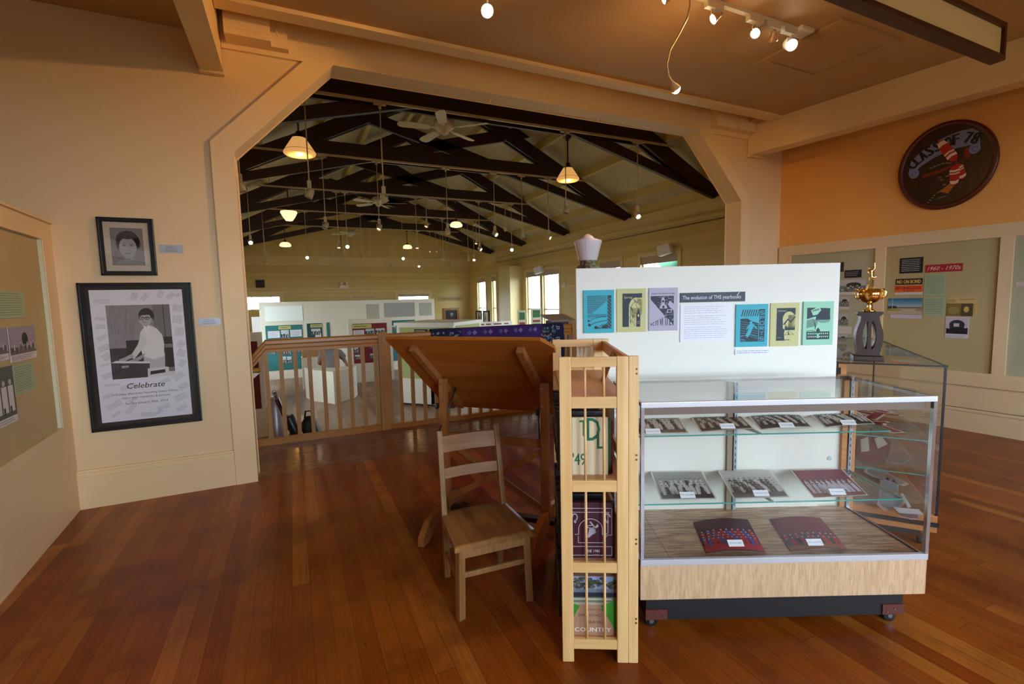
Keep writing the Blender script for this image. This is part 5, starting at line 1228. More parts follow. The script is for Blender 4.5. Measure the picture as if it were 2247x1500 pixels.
def arch(A, w, h):
    A.rect(w*.04, h*.17, w*.97, h*.97, K(190, 178, 186), 1); A.ell(w*.5, h*.62, w*.34, h*.24, K(50, 44, 54), 2, 20, 0, 180); A.rect(w*.18, h*.3, w*.82, h*.64, K(50, 44, 54), 2); A.rect(w*.36, h*.54, w*.60, h*.70, K(196, 186, 190), 3)
    A.poly([(w*.04, h*.2), (w*.97, h*.2), (w*.97, h*.5), (w*.8, h*.46), (w*.6, h*.52), (w*.4, h*.5), (w*.2, h*.42), (w*.04, h*.46)], K(22, 20, 26), 2.5); A.scrib(w*.05, h*.03, w*.9, h*.13, 2, K(140, 128, 140), h*.014)
rcard('photograph', (2076, 695, 2127, 741), 'black and white photograph of a stone arch ruin, lowest card on the olive panel', 'photograph', K(206, 198, 204), arch)
rcard('caption_strip', (2230, 618, 2250, 627), 'tiny pale caption strip on the panel cut by the right edge', 'caption', K(196, 180, 180))
def bwcrowd(A, w, h):
    A.rect(0, 0, w, h, K(120, 124, 116), 1); A.rect(0, h*.5, w, h, K(186, 182, 182), 1.2); A.ell(w*.55, h*.55, w*.28, h*.22, K(44, 54, 44), 2); rng = random.Random(3)
    for i in range(26): A.ell(w*rng.random(), h*rng.uniform(.08, .5), w*.03, h*.06, K(206, 204, 200) if i % 2 else K(70, 74, 70), 2.5)
for px, lab, kind in (((1846, 575, 1853, 596), 'corner of a dark photograph peeping out beside the white yearbook board', 'd'), ((1855, 592, 1892, 609), 'small black quotation card behind the trophy', 'k'), ((1843, 613, 1902, 640), 'wide old photograph of a crowd and trees behind the trophy figure', 'c'), ((1843, 640, 1880, 646), 'white caption strip under the wide crowd photograph', 'w'),
    ((1843, 651, 1865, 672), 'small black and white photograph beside the trophy cup', 'c'), ((1843, 673, 1865, 678), 'white caption strip under the photograph beside the trophy cup', 'w'), ((1842, 688, 1863, 713), 'small black and white photograph beside the trophy column', 'c'), ((1841, 716, 1870, 732), 'white caption card beside the trophy column', 'w'), ((1840, 733, 1861, 751), 'small faded photograph low beside the trophy column', 'c'), ((1838, 762, 1884, 800), 'faded landscape photograph low behind the trophy base', 'c')):
    if kind == 'k': rcard('text_card', px, lab, 'card', K(22, 22, 24), lambda A, w, h: A.scrib(w*.06, h*.2, w*.85, h*.85, 3, K(180, 180, 176), h*.05))
    elif kind == 'w': rcard('caption_strip', px, lab, 'caption', K(206, 198, 196))
    elif kind == 'd': rcard('photograph', px, lab, 'photograph', K(44, 40, 46))
    else: rcard('photograph', px, lab, 'photograph', K(150, 150, 144), bwcrowd)
# carved class plaque
c = RWP.uv(2073, 363, .03); a_ = (RWP.uv(2182, 363, .03)[0]-RWP.uv(1965, 363, .03)[0])/2; b_ = (RWP.uv(2073, 268, .03)[1]-RWP.uv(2073, 458, .03)[1])/2
t = thing('class_plaque', 'large oval dark wood class plaque with a painted scroll, hung high on the orange wall', 'plaque', RWP.pt(c[0], c[1]))
rim = []; N_ = 56
mb = MB()
def ov(s, off): return [RWP.pt(c[0]+a_*s*math.cos(i*2*math.pi/N_), c[1]+b_*s*math.sin(i*2*math.pi/N_), off) for i in range(N_)]
rings = [ov(1, .0), ov(1, .028), ov(.985, .036), ov(.90, .036), ov(.89, .028)]
for r0, r1 in zip(rings, rings[1:]): mb.add(r0+r1, [(i, (i+1) % N_, N_+(i+1) % N_, N_+i) for i in range(N_)], K(84, 30, 16, .35, name='mahogany_rim'), True)
mb.build('rim', parent=t)
mb = MB(); mb.add(ov(.9, .027), [tuple(range(N_))], wood('dark_plaque_wood', (30, 12, 8), (52, 24, 14), 2, .3)); mb.build('plaque_board', parent=t)
AO = RWP.pt(c[0], c[1], .029)
mb = MB(); A = Art(mb, AO, RWP.U, (0, 0, 1), .0015); SC = K(122, 128, 168, .5)
up = [(-.74+1.4*i/14, .30+.33*math.sin(math.pi*(.12+.62*i/14))-.02) for i in range(15)]
tilt = .16
q_ = lambda x, y: (a_*(x*math.cos(tilt*.0)), b_*y)
sc_top = [(-.72, .26), (-.5, .44), (-.25, .58), (0, .66), (.25, .71), (.5, .70), (.62, .60)]
sc_bot = [(.60, .28), (.45, .34), (.25, .34), (0, .30), (-.25, .22), (-.48, .10), (-.68, -.06)]
for i in range(6):
    A.poly([q_(*sc_top[i]), q_(*sc_top[i+1]), q_(*sc_bot[5-i]), q_(*sc_bot[6-i])], SC, 1)
A.poly([q_(-.72, .26), q_(-.68, .02), q_(-.70, -.12), q_(-.76, -.05)], SC, 1); A.ell(a_*-.63, b_*-.06, a_*.11, b_*.11, SC, 1.4, 18); A.arc(a_*-.63, b_*-.06, a_*.05, b_*.05, 0, 300, .004, K(60, 66, 100), 1.8)
A.poly([q_(.62, .60), q_(.66, .3), q_(.6, .22), q_(.57, .36)], SC, 1); A.ell(a_*.56, b_*.24, a_*.11, b_*.11, SC, 1.4, 18); A.arc(a_*.56, b_*.24, a_*.05, b_*.05, 0, 300, .004, K(60, 66, 100), 1.8)
A.poly([q_(.50, .34), q_(.40, .28), (a_*.36, b_*.16), (a_*.42, b_*.06), (a_*.5, b_*.08), (a_*.46, b_*.2)], K(140, 14, 10, .5), 1.2)
mb.build('painted_scroll', parent=t)
mb = MB(); A = Art(mb, AO, RWP.U, (0, 0, 1), .0015); txt = 'CLASS OF 78'
path = [(-.61, .19), (-.51, .28), (-.40, .35), (-.27, .42), (-.14, .475), (-.0, .50), (.07, .515), (.20, .535), (.30, .53), (.40, .515), (.52, .47)]
for i, ch in enumerate(txt):
    if ch == ' ': continue
    x, y = path[i]; nx, ny = path[min(i+1, 10)]; px_, py_ = path[max(i-1, 0)]
    an = math.atan2((ny-py_)*b_, (nx-px_)*a_)
    A.text(ch, a_*x, b_*(y-.11), b_*.24, K(12, 8, 10), w=a_*.115, al='c', l=2.5, rot=an, bold=.007)
mb.build('painted_letters', parent=t)
def feather(A, x0, y0, x1, y1, w, l):
    dx, dy = (x1-x0)*a_, (y1-y0)*b_; L = math.hypot(dx, dy); ux, uy = dx/L, dy/L; vx, vy = -uy, ux
    P2 = lambda s, k: (x0*a_+ux*s*L+vx*k*w, y0*b_+uy*s*L+vy*k*w)
    RD, WH = K(176, 20, 18, .4), K(226, 206, 186, .4)
    st = [0, .1, .2, .30, .36, .42, .48, .74, .9, 1.0]; wd = [.15, .7, 1, 1, 1, 1, 1, .95, .7, .25]
    cs = [RD, RD, WH, RD, WH, RD, RD, WH, RD]
    for i in range(9):
        A.poly([P2(st[i], -wd[i]), P2(st[i]+.04, 0), P2(st[i], wd[i]), P2(st[i+1], wd[i+1]), P2(min(1, st[i+1]+.04), 0), P2(st[i+1], -wd[i+1])], cs[i], l+.05*i)
mb = MB(); A = Art(mb, AO, RWP.U, (0, 0, 1), .002)
feather(A, .22, .05, -.14, .60, .044, 2.6); feather(A, .24, -.02, .38, -.38, .040, 2.6); feather(A, .20, -.04, .22, -.50, .040, 3.4)
for q in ((.30, .10), (.38, .02), (.33, -.06)): A.line([(a_*.21, b_*.0), (a_*q[0], b_*q[1])], .004, K(140, 84, 30), 4.5)
mb.build('painted_feathers', parent=t)
mb = MB(); A = Art(mb, AO, RWP.U, (0, 0, 1), .0015)
A.poly([q_(-.46, -.12), q_(-.1, -.08), q_(.2, .0), q_(.2, -.06), q_(-.1, -.16), q_(-.44, -.21)], K(120, 14, 18, .5), 2)
A.poly([q_(-.16, -.62), q_(.02, -.52), q_(.18, -.38), q_(.22, -.50), q_(.10, -.66), q_(-.04, -.60)], K(170, 96, 26, .5), 2)
for i, (x, y) in enumerate(((-.2, .02), (-.12, .04), (-.04, .05), (.04, .05), (.11, .03), (-.28, -.0), (-.08, -.26), (-.04, -.32), (.06, -.26), (.10, -.24), (.02, -.44))): A.ell(a_*x, b_*y, .016, .008, K(112, 112, 92, .3), 2.2, 8)  # pale spots put the sheen of the hair into the colour
for i in range(5): A.rect(a_*(-.19-.04*i), b_*(-.66-.05*i), a_*(-.16-.04*i), b_*(-.645-.05*i), K(190, 186, 180), 2.4)
A.ell(a_*-.38, b_*-.86, .012, .012, K(200, 110, 50), 2.4, 8); A.poly([q_(-.12, -.76), q_(.08, -.72), q_(.08, -.69), q_(-.12, -.73)], K(110, 90, 64), 2.4)
mb.build('painted_ornament', parent=t)
# ------------------------------------------------------------------ ceiling lights of the front room
YK = 2.655
t = thing('lighting_track', 'white ceiling track with box adapters near the attic hatch', 'lighting track', (2.9, YK, 3.6))
mb = MB(); mb.box(1.7, YK-.018, 3.575, 3.86, YK+.018, 3.6, M['white']); mb.build('track_rail', parent=t)
mb = MB(); mb.box(3.83, YK-.06, 3.57, 3.98, YK+.06, 3.6, M['white'], .006); mb.build('end_feed', parent=t)
def adp(x): 
    mb = MB(); mb.box(x-.08, YK-.02, 3.535, x+.08, YK+.02, 3.575, M['white'], .004); mb.build('box_adapter', parent=t)
def gimbal(px, py, lab, aim, lit=True, can=False, en=22, ang=78):
    p = PY(px, py, YK); x, z = p.x, p.z
    adp(x-.02)
    s = thing('track_spotlight', lab, 'spotlight', (x, YK, 3.535))
    mb = MB(); mb.cyl((x, YK, 3.535), (x, YK, z+.04), .006, M['white'], n=8)
    r = .048
    mb.tube([(x-r, YK, z), (x-r*.9, YK, z+r*.9), (x, YK, z+r*1.25), (x+r*.2, YK, z+r*1.2)], .004, M['white'], 6); mb.build('gimbal_arm', parent=s)
    d = Vector(aim).normalized()
    mb = MB()
    if can: mb.lathe([(.03, -.07), (.045, -.06), (.045, .03), (.042, .03), (.036, .01)], p, M['white'], 20, d)
    else: mb.lathe([(.014, -.05), (.018, -.03), (.028, .0), (.036, .018), (.038, .026), (.035, .026), (.026, .01)], p, ink(220, 190, 160, .2, .5), 20, d)
    mb.build('lamp_head', parent=s)
    mb = MB(); rr = .033 if can else .034; mb.lathe([(rr, .022), (rr*.8, .03), (.001, .036)], p, M['bulb'], 16, d); mb.build('bulb', parent=s)
    q = p+d*.06
    l = lamp('spot_beam', q, en, WARM2, .03, ang, d.to_track_quat('-Z', 'Y').to_euler())
gimbal(1571, 38, 'lit gimbal spotlight on the ceiling track, the one above the hanging cord lamp', (-.9, .45, -.62))
gimbal(1660, 71, 'lit gimbal spotlight pointing sideways, at the middle of the ceiling track', (-.85, -.2, -.6))
gimbal(1697, 81, 'lit gimbal spotlight next to the white can spotlight', (.7, .7, -.62))
gimbal(1735, 98, 'white cylindrical can spotlight at the end of the ceiling track', (-.55, -.75, -.6), can=True)
gimbal(1465, -6, 'lit gimbal spotlight cut by the top edge of the picture', (-.86, .45, -.25), en=110, ang=46)
# cord lamp
pts = [PY(a, b, YK) for a, b in ((1514, -20), (1514, 12), (1508, 40), (1490, 75), (1470, 110), (1463, 140), (1466, 165), (1477, 183))]
t = thing('cord_lamp', 'bare lit lamp dangling on a curved cream flexible arm from the ceiling', 'lamp', (pts[0].x, YK, 3.6))
mb = MB(); mb.tube([(pts[0].x, YK, 3.58)]+pts, .0065, ink(214, 190, 150, .4), 8); mb.build('flexible_arm', parent=t)
p = PY(1481, 192, YK); d = (p-pts[-2]).normalized()
mb = MB(); mb.lathe([(.008, -.05), (.016, -.03), (.03, .0), (.034, .02)], p, ink(230, 200, 160), 16, d); mb.build('socket', parent=t)
mb = MB(); mb.ball(p+d*.012, .031, M['bulb'], n=14); mb.build('bulb', parent=t)
lamp('cord_lamp_light', p+d*.09, 9, WARM2, .03)
# flood lamp
p = PY(1069, 24, 2.95)
t = thing('flood_lamp', 'round lit flood lamp under the ceiling above the arch beam', 'lamp', (p.x, 2.95, 3.6))
mb = MB(); mb.lathe([(.05, 3.6), (.05, 3.585), (.03, 3.57)], (p.x, 2.95, 0), M['white'], 16); mb.cyl((p.x, 2.95, 3.58), (p.x, 2.95, p.z+.03), .008, M['white'], n=8); mb.build('ceiling_mount', parent=t)
d = (CAM-p).normalized()
mb = MB(); mb.lathe([(.02, -.07), (.034, -.05), (.04, 0), (.042, .02), (.038, .02)], p, M['white'], 20, d); mb.build('lamp_head', parent=t)
mb = MB(); mb.lathe([(.038, .015), (.032, .026), (.001, .034)], p, M['bulb'], 18, d); mb.build('bulb', parent=t)
lamp('flood_beam', p+d*.08, 26, WARM2, .04, 110, d.to_track_quat('-Z', 'Y').to_euler())
# hanging sign
c0, c1 = PY(2205, 147, 1.62), PY(1935, 0, 1.62)
zb = (c0.z+c1.z)/2; zt = PY(2211, 57, 1.62).z+.02; xr = c0.x
t = thing('hanging_sign_board', 'long cream board in a dark brown frame hanging from the ceiling', 'sign', (xr-1.2, 1.65, zb))
mb = MB(); br = ink(72, 30, 18, .4)
xl = xr-2.6
for a, b, e_, f_ in ((xl, xr, zb, zb+.03), (xl, xr, zt-.03, zt), (xr-.03, xr, zb+.03, zt-.03), (xl, xl+.03, zb+.03, zt-.03)): mb.box(a, 1.62, e_, b, 1.70, f_, br)
mb.build('frame', parent=t)
mb = MB(); mb.box(xl+.03, 1.64, zb+.03, xr-.03, 1.66, zt-.03, K(244, 222, 168, .6, name='sign_cream')); mb.build('board', parent=t)
for x in (xr-.25, xl+.4):
    mb = MB(); mb.tube([(x, 1.66, zt), (x, 1.66, zt+.03), (x+.01, 1.66, zt+.05), (x, 1.66, 3.6)], .003, ink(190, 170, 140), 6); mb.build('hanging_wire', parent=t)
CZr = -YAW
# ------------------------------------------------------------------ glass showcase (axes turned with it)
X0, X1, Y0, Y1, ZT, ZB = .516, 1.716, 1.872, 2.385, 1.045, .350
t = thing('display_case', 'waist-high glass showcase with aluminium edges on a plywood base with casters', 'display case', (X0, Y0, 0), CZr)
mb = MB(); mb.box(X0, Y0, .193, X1, Y1, ZB, M['ply'], .003); mb.build('plywood_base', parent=t)
mb = MB(); mb.box(.563, 1.95, .048, 1.69, Y1-.03, .193, K(24, 23, 27, .5, name='scuffed_black_paint')); mb.build('kick_box', parent=t)
for x, xx, nm in ((.560, .61, 'corner_plate'), (1.60, 1.665, 'corner_plate')):
    mb = MB(); mb.box(x, 1.944, .052, x+.095, 1.95, .098, K(96, 48, 40, .5)); 
    for dx, dz in ((.045, .025), (.078, .018)) if x < 1 else ((.02, .015), (.052, .026)): mb.cyl((x+dx, 1.944, .052+dz), (x+dx, 1.941, .052+dz), .004, M['steel'], n=8)
    mb.build(nm, parent=t)
for x, yy in ((.592, 1.985), (1.655, 1.985), (.592, 2.32), (1.655, 2.32)):
    mb = MB(); mb.box(x-.018, yy-.02, .045, x+.018, yy+.02, .05, M['steel']); mb.prism([(x-.014, yy-.012, .048), (x+.006, yy-.012, .048), (x+.012, yy, .022), (x+.004, yy, .022)], (0, .024, 0), K(170, 160, 140, .4)); 
    c = mb.build('caster', parent=t)
    mb = MB(); mb.cyl((x+.002, yy-.013, .026), (x+.002, yy+.013, .026), .026, K(16, 17, 20, .35), n=20); mb.cyl((x+.002, yy-.015, .026), (x+.002, yy+.015, .026), .010, M['steel'], n=12); mb.build('wheel', parent=c)
mb = MB(); mb.box(X0+.01, Y0+.012, ZB-.004, X1-.01, Y1-.02, ZB+.008, M['deck']); mb.box(X1-.014, Y0+.012, ZB+.008, X1-.010, Y1-.02, ZB+.012, DK); mb.box(.65, Y0+.013, ZB+.008, .652, Y1-.03, ZB+.0085, K(80, 56, 40)); mb.build('deck', parent=t)
mb = MB(); al = M['chrome']; al2 = K(206, 206, 212, .38, .35, name='bright_aluminium_trim')
mb.box(X0, Y0-.004, ZB-.004, X1, Y0+.012, ZB+.022, al2, .002)
mb.box(X0, Y0-.004, ZT-.028, X1, Y0+.014, ZT-.006, al2, .002)
mb.box(X0, Y0-.004, ZB+.022, X0+.014, Y0+.012, ZT-.028, al); mb.box(X1-.014, Y0-.004, ZB+.022, X1, Y0+.012, ZT-.028, al)
mb.box(X1-.012, Y0+.012, ZT-.022, X1, Y1, ZT-.008, al); mb.box(X1-.012, Y0+.012, ZB, X1, Y1, ZB+.014, al); mb.box(X0, Y0+.012, ZT-.022, X0+.012, Y1, ZT-.008, al); mb.box(X0, Y0+.012, ZB, X0+.012, Y1, ZB+.014, al)
mb.box(X0, Y1-.014, ZT-.022, X1, Y1, ZT-.008, al)
for x in (X0, X1-.02): mb.box(x, Y1-.02, ZB, x+.02, Y1, ZT-.008, al)
mb.build('aluminium_frame', parent=t)
mb = MB(); mb.box(X0, Y0, ZT-.007, X1, Y1, ZT, M['glass']); mb.build('glass_top', parent=t)
mb = MB(); mb.box(X0+.014, Y0+.003, ZB+.02, X1-.014, Y0+.008, ZT-.03, M['glass']); mb.build('front_pane', parent=t)
mb = MB(); mb.box(X1-.007, Y0+.012, ZB+.012, X1-.002, Y1-.012, ZT-.02, M['glass']); mb.build('side_pane', parent=t)
mb = MB(); mb.box(X0+.002, Y0+.012, ZB+.012, X0+.007, Y1-.012, ZT-.02, M['glass']); mb.build('side_pane', parent=t)
sx1, sx2 = CY(1612, 1000, 2.345)[0], CY(1863, 1000, 2.345)[0]
bk = K(232, 228, 218, .5, name='off_white_sliding_door')
mb = MB(); mb.box(X0+.02, 2.362, ZB, sx2+.0, 2.372, ZT-.02, bk); mb.cyl((sx2-.09, 2.362, CY(1825, 1005, 2.36)[2]), (sx2-.09, 2.358, CY(1825, 1005, 2.36)[2]), .011, K(176, 190, 196, .3), n=16); mb.build('back_door', parent=t)
for x in (sx1, sx2):
    mb = MB(); mb.box(x-.038, 2.345, ZB+.008, x-.012, 2.36, ZT-.02, M['oakcase'] if x > 1.2 else K(150, 130, 110)); mb.build('back_post', parent=t)
    mb = MB(); mb.box(x-.008, 2.338, ZB+.008, x+.008, 2.36, ZT-.02, K(170, 186, 196, .3, .6))
    for k in range(20): mb.box(x-.0018, 2.3372, ZB+.03+k*.033, x+.0018, 2.338, ZB+.046+k*.033, DK)
    mb.build('slotted_standard', parent=t)
mb = MB(); mb.box(sx2+.012, 2.345, ZB+.008, sx2+.03, 2.36, ZT-.02, M['oakcase']); mb.build('back_post', parent=t)
mb = MB(); mb.box(X0+.02, Y0+.016, ZT-.062, X1-.03, Y0+.04, ZT-.03, K(126, 108, 100, .35, .5, name='lamp_valance')); mb.cyl((X0+.03, Y0+.045, ZT-.035), (X1-.04, Y0+.045, ZT-.035), .011, K(220, 220, 224, .2, .2), n=12); mb.build('lamp_valance', parent=t)
SH = [(.842, 2.065), (.565, 1.975)]
xm = [CY(1668, 955, 2.065)[0], CY(1700, 1100, 1.975)[0]]
for (zs_, yf), x in zip(SH, xm):
    mb = MB()
    for a, b in ((X0+.012, x-.002), (x+.002, X1-.03)):
        mb.box(a, yf+.001, zs_-.006, b, 2.335, zs_, M['tglass']); mb.box(a, yf, zs_-.006, b, yf+.0012, zs_, M['gedge']); 
        mb.box(b-.001, yf, zs_-.006, b, 2.335, zs_, M['gedge'])
    sh = mb.build('glass_shelf', parent=t)
    for xb in (sx1, sx2):
        mb = MB(); mb.prism([(xb-.003, 2.338, zs_-.008), (xb-.003, yf+.03, zs_-.008), (xb-.003, yf+.03, zs_-.014), (xb-.003, 2.338, zs_-.045)], (.006, 0, 0), K(150, 146, 120, .35, .6)); mb.build('shelf_bracket', parent=sh)
# class photographs lying on the shelves, each with its caption card
def lying(pts, z, lab, base, art, curl=.0, group='class photographs in the showcase', th=.0012):
    q = [CZ(*p, z) for p in pts]           # TL TR BR BL
    P_ = [Vector((a[0], a[1], z)) for a in q]
    mb = MB(); w = ((P_[1]-P_[0]).length+(P_[2]-P_[3]).length)/2; h = ((P_[3]-P_[0]).length+(P_[2]-P_[1]).length)/2
    n = 10
    def at(u, v, l):
        a = P_[3].lerp(P_[2], u/w); b = P_[0].lerp(P_[1], u/w); p = a.lerp(b, v/h); p.z = z+.001+curl*(2*u/w-1)**2*(-1)+curl+l*.0006; return p
    for i in range(n):
        a, b = w*i/n, w*(i+1)/n; mb.add([at(a, 0, 0), at(b, 0, 0), at(b, h, 0), at(a, h, 0)], [(0, 1, 2, 3)], base)
        mb.add([at(a, 0, -1.5), at(b, 0, -1.5), at(b, h, -1.5), at(a, h, -1.5)], [(0, 1, 2, 3)], base)
    mb.flat = True
    class A2(Art):
        def __init__(s): s.mb = mb; s.l = 1
        def P(s, u, v, l): return at(min(max(u, 0), w), min(max(v, 0), h), l)
        def rect(s, u0, v0, u1, v1, m, l=None):
            if u1-u0 > w*.3 and curl:
                k = 8
                for i in range(k): s.poly([(u0+(u1-u0)*i/k, v0), (u0+(u1-u0)*(i+1)/k, v0), (u0+(u1-u0)*(i+1)/k, v1), (u0+(u1-u0)*i/k, v1)], m, l)
                return s
            return Art.rect(s, u0, v0, u1, v1, m, l)
    art(A2(), w, h)
    o = mb.build('class_photograph', o=P_[3], rz=CZr); tag(o, lab, 'photograph', group)
    return P_, w, h
def classphoto(bgc, tones, floor, seed, rows=3, hat='bw', margin=.03, top=.25):
    def f(A, w, h):
        m = margin*w; A.rect(m, m, w-m, h-m, bgc, 1); A.rect(m, m, w-m, h*.2, floor, 1.3)
        crowd(A, m*2.2, h*.12, w-m*2.2, h*(1-top), rows, tones, random.Random(seed), hat)
    return f
BWW, BWD, BWM = K(222, 222, 218), K(44, 42, 44), K(112, 106, 98)
PAPER = K(236, 232, 222, .5)
cards = []
def cardpos(px, z): return CZ(px[0], px[1], z)
specs = [([(1392, 906), (1485, 906), (1511, 949), (1396, 951)], .842, 'black and white class photograph half hidden by the bookcase, on the upper shelf', PAPER, classphoto(K(170, 176, 160), [BWW, BWD, BWW], BWM, 1), .0, (1434, 955), 0),
    ([(1510, 906), (1618, 903), (1655, 940), (1537, 948)], .842, 'sepia class photograph with people in pale gowns, second on the upper shelf', PAPER, classphoto(K(120, 112, 100), [K(206, 198, 184), K(60, 54, 50)], K(70, 64, 60), 2), .002, (1598, 943), 0),
    ([(1634, 903), (1747, 901), (1783, 937), (1669, 943)], .842, 'black and white class photograph with a dark floor, third on the upper shelf', PAPER, classphoto(K(130, 134, 126), [BWW, BWD], K(60, 58, 58), 3, 4), .006, (1728, 941), 0),
    ([(1769, 901), (1875, 898), (1921, 930), (1811, 938)], .842, 'black and white class photograph with a white-gowned front row, last on the upper shelf', PAPER, classphoto(K(140, 142, 136), [BWD, BWW, BWW], K(70, 68, 66), 4), .004, (1864, 935), 0),
    ([(1427, 1035), (1541, 1034), (1573, 1094), (1450, 1096)], .565, 'photograph of graduates in alternating white and black gowns, first on the lower shelf', PAPER, classphoto(K(160, 160, 154), [BWW, BWD, BWW, BWW], K(50, 48, 48), 5), .0, (1510, 1095), 0),
    ([(1575, 1033), (1690, 1031), (1733, 1090), (1610, 1094)], .565, 'grey class photograph with white gowns front centre, second on the lower shelf', PAPER, classphoto(K(206, 206, 200), [K(84, 78, 68), K(100, 92, 80), BWW], K(118, 112, 100), 6, 4), .0, (1672, 1091), 0),
    ([(1735, 1032), (1847, 1029), (1905, 1086), (1786, 1092)], .565, 'class photograph with white gowns against a crimson curtain, on the lower shelf', PAPER, classphoto(K(126, 22, 52), [K(230, 226, 240), K(214, 206, 224)], K(140, 76, 58), 7, 2, None, .02, .38), .0, (1840, 1088), 0)]
for pts, z, lab, base, art, curl, cp, k in specs:
    lying(pts, z, lab, base, art, curl)
    cards.append((cp, z, lab.split(',')[0]))
lying([(1521, 1146), (1641, 1140), (1680, 1212), (1549, 1214)], ZB+.009, 'faded class photograph with blue and red gowns, lying left on the deck', K(60, 26, 40), classphoto(K(66, 26, 42), [K(176, 20, 46), K(84, 70, 160), K(176, 20, 46)], K(176, 22, 44), 8, 4, 'bw', .01, .3), .014)
lying([(1688, 1140), (1800, 1136), (1861, 1206), (1734, 1210)], ZB+.009, 'faded reddish class photograph with red gowns, lying right on the deck', K(110, 30, 24), classphoto(K(118, 26, 24), [K(176, 30, 34), K(54, 26, 24)], K(150, 84, 44), 9, 2, 'bw', .01, .52), .012)
cards += [((1616, 1205), ZB+.009, 'blue and red gown photograph'), ((1790, 1203), ZB+.009, 'reddish gown photograph')]
YEARS = ['1941', '1948', '1952', '1958', '1966', '1973', '1975', '1976', '1977']
CL9 = ['the half-hidden photograph on the upper shelf', 'the sepia photograph on the upper shelf', 'the dark-floored photograph on the upper shelf', 'the last photograph on the upper shelf', 'the graduates in alternating gowns', 'the middle photograph on the lower shelf', 'the crimson curtain photograph', 'the blue and red gown photograph', 'the reddish photograph on the deck']
for i, (cp, z, _) in enumerate(cards):
    p = CZ(*cp, z); p = Vector((p[0], p[1], z+.004+(.010 if i > 6 else .002)))
    w, h = .066, .03
    U = Vector((1, -.02, 0)); V = Vector((0, .8, .6))
    def ca(A, w=w, h=h, i=i): A.text('THS CLASS OF', w*.42, h*.42, h*.17, K(70, 80, 130), al='c'); A.text(YEARS[i], w*.82, h*.42, h*.17, K(70, 80, 130), al='c')
    O = p-U*w/2+Vector((0, -.004, .002))
    mb = MB(); V = V.normalized(); mb.prism([O, O+U*w, O+U*w+V*h, O+V*h], -U.cross(V)*.0008, K(240, 240, 246)); A = Art(mb, O, U, V, .0004); ca(A)
    tag(mb.build('caption_card', o=O, rz=CZr), 'small white caption card in front of ' + CL9[i], 'card', 'caption cards in the showcase')
    mb = MB(); Q = O+Vector((.004, .0005, -.001)); n_ = Vector((0, .8, .6))
    Q2 = Q+V.normalized()*.034
    mb.prism([Q+Vector((0, .004, 0)), Q+Vector((w*.9, .004, 0)), Q+Vector((w*.9, .004, 0))+V.normalized()*.036, Q+Vector((0, .004, 0))+V.normalized()*.036], Vector((0, .0018, -.0018)), M['acryl'])
    mb.box(Q.x, Q.y+.004, z+.0025, Q.x+w*.9, Q.y+.036, z+.005, M['acryl'])
    tag(mb.build('acrylic_holder', o=Q, rz=CZr), 'clear acrylic holder behind the caption card of ' + CL9[i], 'card holder', 'acrylic holders in the showcase')
for pts_, lab in (((1833, 1122), 'empty clear acrylic stand below the lower shelf, beside the right-hand deck photograph'), ((1430, 1118), 'empty clear acrylic stand at the left of the deck, by the pine bookcase')):
    p = CZ(*pts_, ZB+.012); x, y = p[0], p[1]+.1
    mb = MB(); mb.prism([(x-.04, y-.03, ZB+.01), (x+.05, y-.03, ZB+.01), (x+.05, y+.02, ZB+.09), (x-.04, y+.02, ZB+.09)], (0, .003, 0), M['acryl']); mb.prism([(x-.04, y+.05, ZB+.01), (x+.05, y+.05, ZB+.01), (x+.05, y+.02, ZB+.09), (x-.04, y+.02, ZB+.09)], (0, .003, 0), M['acryl'])
    tag(mb.build('acrylic_stand', o=(x, y, ZB+.01), rz=CZr), lab, 'card holder')
# ------------------------------------------------------------------ white yearbook board behind the showcase
YP = 2.6
BP = Pl((0, YP, 0), (1, 0, 0), CZr)
u0 = BP.uv(1264, 600)[0]; u1 = BP.uv(1843.5, 600)[0]; vt = (BP.uv(1264, 590)[1]+BP.uv(1843, 575)[1])/2
t = thing('exhibit_board', 'tall white exhibit board standing behind the showcase, carrying the yearbook covers', 'exhibit board', ((u0+u1)/2, YP, 0), CZr)
mb = MB(); mb.box(u0, YP, .04, u1, YP+.035, vt, M['panelwhite'], .002); mb.build('board', parent=t)
for x in (u0+.18, u1-.35):
    mb = MB(); mb.box(x, YP-.12, .0, x+.05, YP+.13, .04, M['panelwhite']); mb.build('board_foot', parent=t)
def bcard(name, px, lab, cat, base, art=None, th=.004, group=None):
    u0, v0, u1, v1 = BP.rect(*px)
    return card(name, BP, None, lab, cat, base, art, th=th, off=th+.0005, group=group, uv=(u0, v0, u1, v1), eps=.0003)
TQ, OLV, LILC, MINT = K(52, 176, 196, .55), K(206, 202, 140, .55), K(186, 180, 202, .55), K(154, 216, 184, .55)
def wavy(A, u0, v0, u1, v1, n, m, amp, w, seed):
    rng = random.Random(seed)
    for i in range(n):
        y = v0+(v1-v0)*(i+.5)/n; a = u0+(u1-u0)*rng.uniform(0, .25); b = u1-(u1-u0)*rng.uniform(0, .3)
        A.line([(a+(b-a)*k/6, y+amp*math.sin(k*1.3+i)) for k in range(7)], w, m, 1.3)
